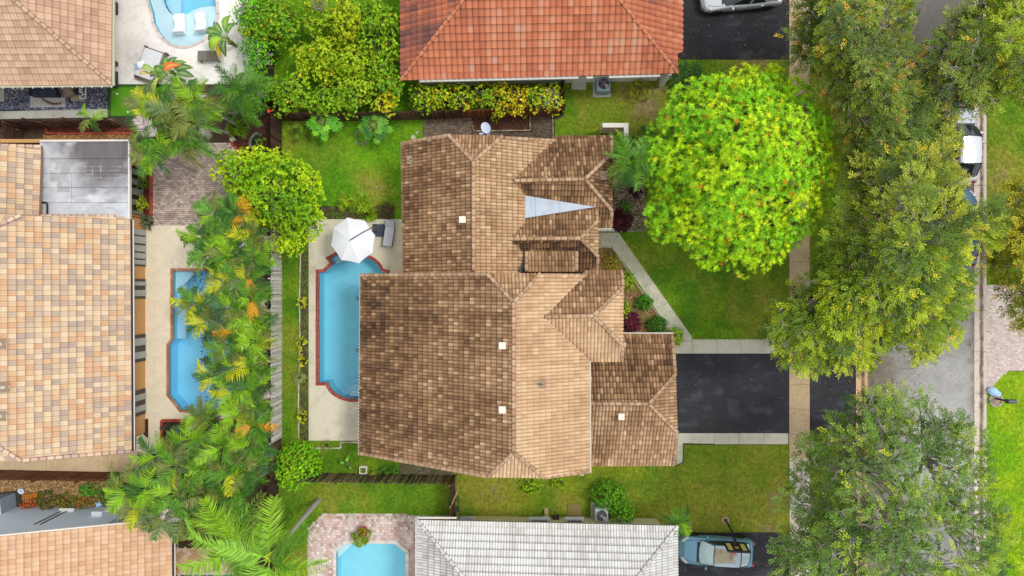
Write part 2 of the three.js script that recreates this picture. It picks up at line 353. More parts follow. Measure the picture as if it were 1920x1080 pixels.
chips('bark_mulch', [[1120, 464], [1146, 464], [1268, 640], [1115, 640]], 4200, 0.07, [[196, 150, 118], [150, 100, 74], [214, 180, 156], [120, 78, 60]], 0.02);
chips('bark_mulch', [[1150, 330], [1206, 350], [1216, 432], [1150, 433]], 2600, 0.08, [[170, 150, 140], [120, 90, 76], [200, 186, 178], [96, 70, 60]], 0.02);
chips('bark_mulch', [[84, 239], [250, 239], [250, 249], [84, 251]], 1200, 0.06, [[126, 58, 40], [92, 42, 32], [150, 82, 60]], 0.014);
chips('bark_mulch', [[432, 200], [524, 200], [524, 300], [455, 300]], 2600, 0.07, [[84, 52, 40], [110, 66, 48], [60, 40, 34], [130, 84, 60]], 0.014);
chips('bark_mulch', [[346, 420], [522, 420], [522, 895], [400, 895]], 4200, 0.07, [[92, 66, 52], [120, 92, 72], [64, 46, 38]], 0.0);
chips('bark_mulch', [[886, 224], [996, 222], [996, 245], [888, 245]], 900, 0.05, [[110, 62, 44], [84, 48, 36], [140, 96, 70]], 0.02);
chips('bark_mulch', [[604, 388], [736, 388], [736, 410], [604, 410]], 1500, 0.05, [[96, 70, 56], [120, 96, 80], [70, 50, 42]], 0.016);

// ---------------------------------------------------------------- street, kerbs, pavements, drives
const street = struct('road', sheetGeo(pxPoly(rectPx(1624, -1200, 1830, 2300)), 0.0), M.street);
function slabs(name, pieces, y0, y1, m) {             // a paved strip whose slabs are parts of it
  const first = new THREE.Group(); first.name = numbered(name); scene.add(first); first.userData.kind = 'structure';
  for (const q of pieces) mesh('slab', slabGeo(grow(pxPoly(q), -0.008), y0, y1), m, first);
  return first;
}
const strip = (x0, x1, y0, y1, step, along = 'y') => { const o = []; if (along === 'y') for (let y = y0; y < y1 - 1; y += step) o.push(rectPx(x0, y, x1, Math.min(y1, y + step))); else for (let x = x0; x < x1 - 1; x += step) o.push(rectPx(x, y0, Math.min(x1, x + step), y1)); return o; };
slabs('sidewalk', strip(1479.5, 1518, -61, 860, 46), -0.05, 0.03, M.walkTan);
slabs('sidewalk', strip(1480, 1519, 859, 1176, 46), -0.05, 0.03, M.walkPale);
slabs('driveway_border', [[[1298, 636], [1344, 636], [1344, 663], [1298, 663]], ...strip(1344, 1479, 636, 663, 45, 'x')], -0.05, 0.025, M.walk);
slabs('driveway_border', [[[1268, 812], [1340, 812], [1340, 832], [1281, 831], [1281, 866], [1268, 872]], ...strip(1340, 1479, 812, 833, 46, 'x')], -0.05, 0.025, M.walk);
slabs('walkway', [[[1112, 436], [1160, 436], [1147, 463], [1112, 463]], [[1160, 436], [1206, 502], [1186, 514], [1147, 463]], [[1206, 502], [1252, 567], [1229, 580], [1186, 514]], [[1252, 567], [1297, 631], [1298, 640], [1268, 640], [1229, 580]], [[1262, 640], [1298, 640], [1298, 663], [1262, 663]]], -0.05, 0.028, M.walk);
slabs('doorstep', [rectPx(1118, 428, 1152, 434)], 0, 0.1, M.deckWhite);
// gutters: dished concrete, dirt lying along the middle
const tGutter = dataTex(64, 512, (u, v) => {
  const d = Math.abs(u - 0.46) * 2, n = fbm(u * 6, v * 26, 91, 4), line = smooth(0.34, 0.08, d - 0.22 * (n - 0.5)) * (0.55 + 0.6 * n), wear = 0.86 + 0.2 * (fbm(u * 10, v * 60, 92, 3) - 0.3);
  return mulc(mixc([1, 1, 1], [0.24, 0.17, 0.12], clamp(line, 0, 1)), wear);
});
const gutterMat = (rgb) => mat(rgb, { map: tGutter });
function gutterRun(name, x0, x1, m, dir) {
  const g = new THREE.Group(); g.name = numbered(name); g.userData.kind = 'structure'; scene.add(g);
  for (let y = -120; y < 1200; y += 78) {
    const a = P(x0, y), b = P(x1, y + 77.3), b2 = new GB(), xs = [a.x, lerp(a.x, b.x, 0.45), lerp(a.x, b.x, 0.85), b.x], ys = dir > 0 ? [0.012, -0.012, 0.05, 0.055] : [0.055, -0.012, 0.05, 0.055];
    for (let k = 0; k < 3; k++) b2.face([V3(xs[k], ys[k], a.z), V3(xs[k], ys[k], b.z), V3(xs[k + 1], ys[k + 1], b.z), V3(xs[k + 1], ys[k + 1], a.z)], [1, 1, 1], [[k / 3, y / 300], [k / 3, (y + 78) / 300], [(k + 1) / 3, (y + 78) / 300], [(k + 1) / 3, y / 300]]);
    b2.face([V3(xs[0], ys[0], b.z), V3(xs[0], -0.1, b.z), V3(xs[3], -0.1, b.z), V3(xs[3], ys[3], b.z)], [1, 1, 1]);
    mesh('curb_section', b2.geo(), m, g);
  }
}
gutterRun('curb', 1604, 1626, gutterMat([226, 186, 146]), -1);
gutterRun('curb', 1826.5, 1848.5, gutterMat([222, 208, 194]), 1);
struct('driveway', sheetGeo(pxPoly([[1240, 663], [1479, 663], [1479, 812], [1240, 812]]), 0.012), M.seal);
struct('driveway_apron', sheetGeo(pxPoly(rectPx(1518, 655, 1604, 812)), 0.008), M.seal);
struct('driveway', sheetGeo(pxPoly([[1255, -160], [1479, -160], [1479, 112], [1440, 110], [1400, 113], [1340, 109], [1280, 111], [1255, 108]]), 0.010), M.sealBrown);
struct('driveway_apron', sheetGeo(pxPoly(rectPx(1518, -160, 1604, 50)), 0.008), M.sealBrown);
struct('driveway', sheetGeo(pxPoly([[1235, 1000], [1290, 999], [1345, 1001], [1400, 998], [1479, 1001], [1479, 1240], [1235, 1240]]), 0.010), M.seal);
struct('driveway_apron', sheetGeo(pxPoly(rectPx(1519, 1000, 1604, 1240)), 0.008), M.seal);
// decks round the pools
const cop = (k, d) => grow(pools[k], d);
struct('pool_deck', slabGeo(pxPoly([[579, 411], [790, 411], [790, 826], [579, 826]]), -0.05, 0.03, [cop(0, 0.19)]), M.deck);
struct('pool_deck', slabGeo(pxPoly([[256, 423], [456, 423], [456, 790], [302, 787], [302, 850], [256, 850]]), -0.06, 0.03, [cop(1, 0.15)].map((h) => h)), M.deckCream);
{
  const nw = new THREE.Group(); nw.name = numbered('pool_deck'); nw.userData.kind = 'structure'; scene.add(nw);
  const hole = cop(2, 0.17).map(([x, z]) => [x, z]);
  const cutX = P(321, 0).x, all = (poly, holes) => slabGeo(poly, -0.05, 0.03, holes);
  mesh('slab', all(pxPoly([[205, -75], [470, -75], [470, 158], [205, 158]]), [hole.map(([x, z]) => [x, Math.max(z, P(0, -72).z)])]), M.deckWhite, nw);
  const seam = new GB();
  for (const [x0, y0, x1, y1] of [[321, 90, 321.6, 158], [408, 32, 460, 32.6], [210, 100, 300, 100.4]]) { const a = P(x0, y0), b = P(x1, y1); seam.box((a.x + b.x) / 2, 0.031, (a.z + b.z) / 2, b.x - a.x, 0.004, b.z - a.z, 0, [0.5, 0.47, 0.44]); }
  mesh('joint', seam.geo(), mat(null, { vertexColors: true }), nw);
}
slabs('side_path', [...strip(-46, 202, 208, 222, 49, 'x')].map(([a, b, c, d]) => [[a[0], a[1] - 0.024 * (a[0] - 0) + 1], [b[0], b[1] - 0.024 * b[0] + 1], [c[0], c[1] - 0.018 * c[0] + 2], [d[0], d[1] - 0.018 * d[0] + 2]]), -0.02, 0.05, M.grey);
slabs('side_path', [[[-46, 845], [29, 845], [29, 881], [-46, 880]], [[29, 845], [88, 845], [88, 882.5], [29, 881]], [[88, 845], [143, 845], [143, 883.5], [88, 882.5]], [[143, 845], [203, 845], [203, 884.5], [143, 883.5]], [[203, 845], [256, 845], [275, 850], [256, 885], [203, 884.5]]], -0.04, 0.035, M.sand);
// fallen leaves on the street, the drives and the pavement
seed(83);
{
  const g = new GB(); g.face([V3(-0.5, 0, 0), V3(0, 0.06, 0.28), V3(0.5, 0, 0), V3(0, 0.05, -0.28)], [1, 1, 1]);
  const spots = [];
  for (const [x0, y0, x1, y1, n] of [[1480, 0, 1850, 700, 5200], [1270, 0, 1479, 110, 260], [1270, 664, 1479, 810, 150], [1480, 700, 1850, 1080, 2400], [1262, 1000, 1470, 1080, 260], [1640, 560, 1720, 760, 700]]) for (let k = 0; k < n; k++) spots.push(P(rr(x0, x1), rr(y0, y1), 0.04));
  const im = new THREE.InstancedMesh(g.geo(), mat(null, { side: THREE.DoubleSide }), spots.length), o = new THREE.Object3D(), col = new THREE.Color();
  spots.forEach((p, k) => { o.position.copy(p); o.rotation.set(rr(-0.2, 0.2), rnd() * 6.28, rr(-0.2, 0.2)); o.scale.setScalar(rr(0.03, 0.085)); o.updateMatrix(); im.setMatrixAt(k, o.matrix); im.setColorAt(k, col.setRGB(...mulc(lin(...pick([[150, 110, 60], [110, 76, 46], [190, 150, 80], [80, 60, 40], [130, 120, 50]])), rr(0.7, 1.2)))); });
  im.name = 'fallen_leaves'; im.castShadow = im.receiveShadow = true; scene.add(stuff(im));
}

// ---------------------------------------------------------------- brick and block paving
function pavers(name, px, pw, pd, y, cols, { hole, base = M.soil, angle = 0, ridx = 0.5, jit = 0.9, gap = 0.012, bond = true } = {}) {
  const poly = pxPoly(px), g = new THREE.Group(); g.name = numbered(name); g.userData.kind = 'structure'; scene.add(g);
  mesh('sand_bed', sheetGeo(poly, y - 0.012, hole ? [hole] : []), base, g);
  const xs = poly.map((p) => p[0]), zs = poly.map((p) => p[1]), cx = (Math.min(...xs) + Math.max(...xs)) / 2, cz = (Math.min(...zs) + Math.max(...zs)) / 2, R = Math.hypot(Math.max(...xs) - cx, Math.max(...zs) - cz) + 1;
  const ca = Math.cos(angle), sa = Math.sin(angle), b = new GB();
  for (let j = 0, v = -R; v < R; v += pd, j++) for (let u = -R + (bond && j % 2 ? pw / 2 : 0); u < R; u += pw) {
    const x = cx + u * ca - v * sa, z = cz + u * sa + v * ca;
    if (Math.abs(x) > 33 || Math.abs(z) > 19 || !inside(x, z, poly) || (hole && inside(x, z, hole))) continue;
    const t = fbm(x * 0.9, z * 0.9, 95 + ridx, 3), c = mulc(mixc(pick(cols), cols[Math.min(cols.length - 1, Math.floor(t * cols.length))], 0.35), lerp(1, rr(0.72, 1.18), jit));
    b.box(x, y - 0.008 + rr(-0.003, 0.003), z, pw - gap, 0.02, pd - gap, -angle, c, 0.95);
  }
  stuff(mesh('paver', b.geo(), mat(null, { vertexColors: true, map: tGrain }), g));
  return g;
}
seed(91);
const L = (a) => a.map((c) => lin(...c));
pavers('paver_patio', [[287, 296], [330, 270], [436, 268], [455, 298], [460, 423], [287, 423]], 0.19, 0.13, 0.02, L([[224, 202, 188], [202, 178, 168], [236, 218, 202], [180, 160, 152], [230, 204, 186]]), { ridx: 1, base: M.dirt });
pavers('paver_patio', [[352, 790], [446, 787], [446, 850], [352, 850]], 0.22, 0.22, 0.02, L([[132, 92, 88], [112, 78, 78], [146, 106, 98]]), { bond: false, ridx: 2 });
pavers('paver_patio', [[577, 992], [604, 964], [660, 962], [848, 968], [848, 974], [790, 974], [790, 1160], [577, 1160]], 0.17, 0.17, 0.018, L([[238, 208, 202], [224, 186, 180], [244, 226, 218], [212, 168, 160], [246, 234, 226], [230, 198, 190], [196, 158, 154]]), { hole: cop(3, 0.22), bond: true, ridx: 3, base: M.grey, jit: 0.7 });
pavers('paver_drive', [[1849, 534], [2040, 534], [2040, 695], [1888, 695], [1849, 737]], 0.2, 0.13, 0.03, L([[236, 216, 208], [226, 202, 196], [242, 228, 222], [214, 190, 186], [230, 212, 200]]), { ridx: 4, jit: 0.5, base: M.grey });
pavers('side_patio', [[793, 222], [886, 224], [886, 268], [793, 268]], 0.2, 0.1, 0.02, L([[132, 116, 100], [112, 98, 84], [146, 128, 110], [104, 92, 80]]), { ridx: 5 });
pavers('side_patio', [[886, 248], [996, 247], [996, 217], [1037, 217], [1037, 268], [886, 268]], 0.2, 0.1, 0.02, L([[112, 96, 82], [92, 80, 70], [126, 110, 92], [86, 74, 64]]), { ridx: 6 });
pavers('side_patio', [[748, 866], [848, 880], [848, 890], [748, 890]], 0.2, 0.1, 0.02, L([[120, 108, 94], [100, 90, 78], [134, 120, 104]]), { ridx: 7 });
{   // large diagonal terracotta tiles: each one a part
  const g = new THREE.Group(); g.name = numbered('tiled_patio'); g.userData.kind = 'structure'; scene.add(g);
  const poly = pxPoly([[318, 1028], [446, 1028], [446, 1076], [318, 1076]]);
  mesh('sand_bed', sheetGeo(poly, 0.0), M.sand, g);
  const gs = [[222, 186, 148], [232, 202, 170], [206, 166, 124], [226, 196, 160]].map((c) => mat(c, { map: tGrain })), tile = new GB().box(0, 0, 0, 0.315, 0.03, 0.315, 0, [1, 1, 1], 0.97).geo();
  for (let i = -14; i < 14; i++) for (let j = -14; j < 14; j++) { const u = i * 0.33, v = j * 0.33, x = P(382, 0).x + (u - v) * 0.7071, z = P(0, 1052).z + (u + v) * 0.7071; if (!inside(x, z, poly)) continue; const t = mesh('floor_tile', tile, pick(gs), g); t.position.set(x, 0.012, z); t.rotation.y = Math.PI / 4; }
}
// borders of bricks and stones laid end to end
function edging(name, label, px, len, w, h, cols, y = 0.02, cat = 'edging', rough = 0) {
  const pts = px.map((q) => P(...q)), o = thing(name, label, cat, pts[0].clone().setY(0)), ms = cols.map((c) => mat(c, { map: tGrain })), g = new RoundedBoxGeometry(len - 0.012, h, w, 1, 0.012);
  for (let k = 0; k + 1 < pts.length; k++) {
    const d = pts[k + 1].clone().sub(pts[k]), L0 = d.length(), n = Math.max(1, Math.round(L0 / len));
    for (let i = 0; i < n; i++) { const p = pts[k].clone().addScaledVector(d, (i + 0.5) / n).sub(o.position), m = mesh(rough ? 'stone' : 'brick', g, pick(ms), o); m.position.set(p.x + rr(-rough, rough), y + h / 2 - 0.03, p.z + rr(-rough, rough)); m.rotation.y = -Math.atan2(d.z, d.x) + rr(-rough, rough) * 6; m.scale.x = L0 / n / len; }
  }
  return o;
}
seed(97);
const redBrick = [[186, 84, 62], [200, 98, 74], [168, 70, 54], [190, 92, 80]];
edging('brick_edging', 'straight red brick border beside the narrow planting strip and paver patio', [[284, 296], [284, 408]], 0.22, 0.2, 0.1, redBrick);
edging('brick_edging', 'slanting red brick border at the corner of the paver patio by the dark palm bed', [[432, 264], [458, 296]], 0.22, 0.16, 0.1, redBrick);
edging('brick_edging', 'long red brick border between red mulch and tan gravel beside the stained flat roof', [[88, 240], [87, 249], [110, 251], [250, 250]], 0.22, 0.12, 0.1, redBrick);
edging('brick_edging', 'red brick border around the dark planter at the lower end of the tan-edged pool', [[304, 846], [304, 788], [420, 788]], 0.2, 0.17, 0.12, redBrick);
const pale = [[214, 208, 190], [190, 182, 164], [226, 220, 204]];
edging('stone_edging', 'long thin line of pale stones along the pool side of the narrow lawn', [[564, 474], [562, 560], [563, 640], [560, 730], [560, 822]], 0.24, 0.07, 0.09, pale, 0.02, 'edging', 0.006);
edging('stone_edging', 'low pale edging round the small bed at the foot of the pool deck', [[586, 840], [639, 840], [639, 829], [676, 829]], 0.24, 0.08, 0.09, pale, 0.02, 'edging', 0.006);
edging('stone_edging', 'pale stone edging around the mulch bed behind the satellite dish', [[886, 234], [888, 246], [994, 245], [994, 217], [1036, 217], [1037, 258]], 0.22, 0.08, 0.12, [[170, 158, 130], [146, 132, 108], [186, 174, 148]], 0.02, 'edging', 0.006);
edging('stone_edging', 'pale edging strip between the front walkway and the chip-mulch bed', [[1122, 464], [1148, 464], [1266, 640]], 0.3, 0.05, 0.08, pale, 0.02, 'edging', 0.004);
edging('stone_edging', 'grey edging blocks at the end of the front mulch bed by the purple shrub', [[1124, 434], [1206, 433]], 0.3, 0.07, 0.1, [[168, 158, 146], [150, 140, 128]], 0.02, 'edging', 0.004);
edging('stone_edging', 'grey timber edge across the top of the side patio below the brown fence', [[796, 223], [884, 223]], 0.6, 0.07, 0.08, [[150, 142, 128], [136, 128, 116]]);
edging('stone_edging', 'small stone outline of the planting square beside the dark green shrub', [[668, 247], [668, 270], [688, 270], [688, 247], [668, 247]], 0.2, 0.06, 0.08, [[176, 176, 160], [150, 150, 134]], 0.02, 'edging', 0.01);
edging('stone_edging', 'dark edging along the lower side of the paved drive corner by the garage', [[1281, 832], [1281, 866], [1268, 874]], 0.3, 0.05, 0.1, [[96, 92, 84], [80, 78, 70]]);

// ---------------------------------------------------------------- swimming pools
const tRipple = dataTex(256, 256, (u, v) => fbm(u * 8, v * 8, 101, 4, 8));
const waterMat = new THREE.MeshPhysicalMaterial({ transmission: 1, thickness: 0, roughness: 0.04, ior: 1.33, color: new THREE.Color(0.94, 0.985, 1.0), bumpMap: scaled(tRipple, 46, 26), bumpScale: 0.03 });
const tPlaster = dataTex(512, 512, (u, v, x, y) => 0.90 + 0.12 * (fbm(u * 10, v * 10, 103, 4, 10) - 0.4) + 0.03 * (hash2(x, y, 104) - 0.5));
function pool(k, label, floorRgb, wallRgb, depth, copW, copRgb, copH, group) {
  const poly = pools[k], o = thing('swimming_pool', label, 'swimming pool', [poly.reduce((s, q) => s + q[0], 0) / poly.length, 0, poly.reduce((s, q) => s + q[1], 0) / poly.length]);
  const at = (g) => g.translate(-o.position.x, 0, -o.position.z);
  mesh('floor', at(sheetGeo(poly, -depth)), mat(floorRgb, { map: scaled(tPlaster, 14, 8), roughness: 0.7 }), o);
  const b = new GB();
  poly.forEach((q, i) => { const r = poly[(i + 1) % poly.length]; b.face([V3(q[0], -depth, q[1]), V3(r[0], -depth, r[1]), V3(r[0], 0.03, r[1]), V3(q[0], 0.03, q[1])], [1, 1, 1]); });
  mesh('basin_wall', at(b.geo()), mat(wallRgb, { side: THREE.DoubleSide }), o);
  const wl = new GB(), inn = grow(poly, -0.012); inn.forEach((q, i) => { const r = inn[(i + 1) % inn.length]; wl.face([V3(q[0], -0.2, q[1]), V3(r[0], -0.2, r[1]), V3(r[0], 0.0, r[1]), V3(q[0], 0.0, q[1])], [1, 1, 1]); });
  mesh('waterline_tile', at(wl.geo()), mat(wallRgb.map((v) => v * 0.72), { side: THREE.DoubleSide, roughness: 0.3 }), o);
  mesh('water', at(sheetGeo(poly, -0.09)), waterMat, o);
  if (copW) {                                           // coping bricks, one after another round the edge
    const c = new GB(), sgn = polyArea(poly) > 0 ? 1 : -1;
    const outer = grow(poly, copW);
    poly.forEach((q, i) => {
      const j = (i + 1) % poly.length, r = poly[j], qo = outer[i], ro = outer[j], len = Math.hypot(r[0] - q[0], r[1] - q[1]), n = Math.max(1, Math.round(len / copH));
      for (let s = 0; s < n; s++) {
        const a = (s + 0.04) / n, e = (s + 0.96) / n, f = (A, B, t) => [lerp(A[0], B[0], t), lerp(A[1], B[1], t)], p1 = f(q, r, a), p2 = f(q, r, e), p3 = f(qo, ro, e), p4 = f(qo, ro, a), col = mulc(lin(...pick(copRgb)), rr(0.85, 1.1));
        const y0 = 0.0, y1 = 0.055 + rr(-0.002, 0.002), T = (p, y) => V3(p[0], y, p[1]);
        c.face([T(p1, y1), T(p2, y1), T(p3, y1), T(p4, y1)], col); c.face([T(p1, y0), T(p2, y0), T(p2, y1), T(p1, y1)], col); c.face([T(p4, y0), T(p3, y0), T(p3, y1), T(p4, y1)], col); c.face([T(p1, y0), T(p4, y0), T(p4, y1), T(p1, y1)], col); c.face([T(p2, y0), T(p3, y0), T(p3, y1), T(p2, y1)], col);
      }
    });
    stuff(mesh('coping', at(c.geo()), mat(null, { vertexColors: true, map: tGrain, side: THREE.DoubleSide }), o));
    const bedg = new GB();                               // mortar under the coping
    poly.forEach((q, i) => { const j = (i + 1) % poly.length, r = poly[j], qo = outer[i], ro = outer[j], T = (p) => V3(p[0], 0.042, p[1]); bedg.face([T(q), T(r), T(ro), T(qo)], [1, 1, 1]); });
    mesh('mortar', at(bedg.geo()), mat(copRgb[0].map((v) => v * 0.72), { side: THREE.DoubleSide }), o);
  }
  return { o, at };
}
seed(105);
const slabIn = (P0, name, px, y0, y1, rgb, label) => mesh(name, P0.at(slabGeo(pxPoly(px), y0, y1)), mat(rgb, { map: scaled(tPlaster, 14, 8) }), P0.o, label);
{
  const q = pool(0, 'blue swimming pool with rounded ends and red brick edge beside the brown roof', [124, 212, 234], [120, 204, 228], 1.15, 0.19, [[178, 84, 68], [164, 72, 60], [190, 98, 80]], 0.11);
  slabIn(q, 'bench', [[627, 494], [619, 485], [638, 475], [648, 487]], -0.7, -0.42, [160, 212, 226]);
  const c = [667, 748];
  [[34, -0.92, [140, 210, 234]], [24, -0.66, [156, 216, 236]], [14, -0.40, [178, 224, 240]]].forEach(([r, y, rgb]) => slabIn(q, 'step', [...arc(c[0], c[1] - 1, r * 1.1, r, 188, 352, 16)], y - 0.3, y, rgb));
  for (const y of [560, 660]) mesh('drain', q.at(new THREE.CylinderGeometry(0.13, 0.13, 0.03, 20).translate(P(662, 0).x, -1.135, P(0, y).z)), mat([120, 150, 160]), q.o);
  const f = mesh('skimmer_float', q.at(new THREE.SphereGeometry(0.09, 14, 10).translate(P(671, 531).x, -0.06, P(671, 531).z)), mat([150, 212, 240]), q.o);
}
{
  const q = pool(1, 'angular blue pool with tan brick edge half covered by palms', [140, 222, 252], [136, 216, 248], 1.05, 0.16, [[196, 134, 92], [186, 122, 84], [204, 146, 104]], 0.3);
  slabIn(q, 'bench', rectPx(325.5, 512, 341, 636), -0.75, -0.45, [176, 228, 246]);
  slabIn(q, 'step', [[325.5, 508.5], [365, 508.5], [346, 528], [325.5, 548]], -0.44, -0.25, [184, 232, 246]);
  mesh('pool_light', q.at(new THREE.CylinderGeometry(0.09, 0.09, 0.05, 16).rotateZ(Math.PI / 2).translate(P(328, 0).x, -0.55, P(0, 627).z)), mat([180, 224, 252]), q.o);
}
{
  const q = pool(2, 'free-form pale blue pool with a shallow sun shelf and two white loungers', [140, 220, 246], [140, 214, 240], 1.2, 0.16, [[240, 226, 214], [236, 220, 206]], 0.5);
  const shelf = [[277, -69], [277, -6], [282, 10], [286, 22], [289, 42], [297, 58], [307, 71], [320, 81], [334, 86], [348, 87], [363, 83], [379, 75], [393, 62], [403, 44], [407, 26], [405, 9], [388, 8.5], [372, 11], [360, 15], [350, 21], [341, 26], [330, 28], [320, 25], [311, 18], [304, 8], [299, -4], [296, -69]];
  slabIn(q, 'sun_shelf', shelf, -0.5, -0.26, [214, 238, 246]);
  slabIn(q, 'step', [[299, -4], [304, 8], [311, 18], [320, 25], [328, 27.5], [327, 10], [325, -69], [297, -69]], -1.2, -0.8, [184, 232, 248]);
}
{
  const q = pool(3, 'pale aqua pool with cut corners and white edge beside the white tile roof', [146, 224, 240], [142, 218, 236], 1.1, 0.22, [[240, 232, 222], [228, 218, 208], [246, 240, 232]], 0.17);
  slabIn(q, 'step', [[631.3, 1034], [649, 1019.3], [664, 1019.3], [631.3, 1050]], -0.6, -0.35, [204, 238, 246]);
}
pool(4, 'sliver of teal pool below the diagonal tan tiles beside the plain tan roof', [64, 140, 142], [60, 120, 124], 1.4, 0.2, [[226, 208, 184], [216, 196, 172]], 0.3);

// ---------------------------------------------------------------- houses with tiled roofs
const tTile = dataTex(256, 256, (u, v, x, y) => 0.82 + 0.22 * (fbm(u * 20, v * 20, 111, 4, 20) - 0.3) + 0.12 * (hash2(x, y, 112) - 0.5));
const tileMat = mat(null, { vertexColors: true, map: tTile, roughness: 0.9 });
const trimMat = mat([236, 232, 224], { map: tGrain }), darkMetal = mat([52, 50, 52], { roughness: 0.5 }), steel = mat([176, 180, 184], { roughness: 0.35, metalness: 0.7 });
const bump = (a, lo, hi) => { const t = clamp((a - lo) / (hi - lo), 0, 1); return Math.pow(Math.abs(Math.sin(Math.PI * t)), 0.75); };
const humps = {
  flat: (a) => 0.006 * bump(a, 0, 1),
  low: (a) => 0.040 * (a < 0.5 ? bump(a, 0.02, 0.49) : bump(a, 0.51, 0.98)),
  roll: (a) => 0.058 * bump(a, 0.03, 0.97),
  barrel: (a) => 0.088 * bump(a, 0.05, 0.86),
};
const stepsOf = { flat: [0.015, 0.5, 0.985], low: [0.015, 0.09, 0.25, 0.41, 0.5, 0.59, 0.75, 0.91, 0.985], roll: [0.045, 0.18, 0.34, 0.5, 0.66, 0.82, 0.955], barrel: [0.03, 0.12, 0.28, 0.45, 0.62, 0.78, 0.86, 0.99] };
// one tile in its own axes: x along the eave, y off the roof, -z up the slope
function tileGeo(kind, w, e, col, lip, dirt) {
  const b = new GB(), st = stepsOf[kind], f = humps[kind];
  const rowsOf = [[0, lip, 1, 1], [0.62, lip * 0.38, 0.92, 0.97], [0.90, lip * 0.1, 0.85, dirt], [1.04, 0.004, 0.8, dirt * 0.8]].map(([t, h, k, cc]) => st.map((a) => b.v(a * w, h + f(a) * k, -e * t, mulc(col, cc), a * w, t * e)));   // lip shade painted in below the next course, with weathering
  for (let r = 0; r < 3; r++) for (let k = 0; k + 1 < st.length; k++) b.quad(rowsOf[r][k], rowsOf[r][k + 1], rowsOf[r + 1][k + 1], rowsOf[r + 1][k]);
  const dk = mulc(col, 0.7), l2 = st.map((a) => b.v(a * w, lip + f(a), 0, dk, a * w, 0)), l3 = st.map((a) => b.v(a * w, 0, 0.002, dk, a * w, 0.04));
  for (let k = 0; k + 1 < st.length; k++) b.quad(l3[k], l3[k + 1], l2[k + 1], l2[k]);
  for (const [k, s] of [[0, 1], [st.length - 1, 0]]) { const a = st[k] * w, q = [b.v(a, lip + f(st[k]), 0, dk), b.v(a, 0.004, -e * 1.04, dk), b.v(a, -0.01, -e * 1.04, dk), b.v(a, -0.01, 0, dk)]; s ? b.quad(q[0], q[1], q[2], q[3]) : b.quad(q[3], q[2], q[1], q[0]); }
  return b.geo();
}
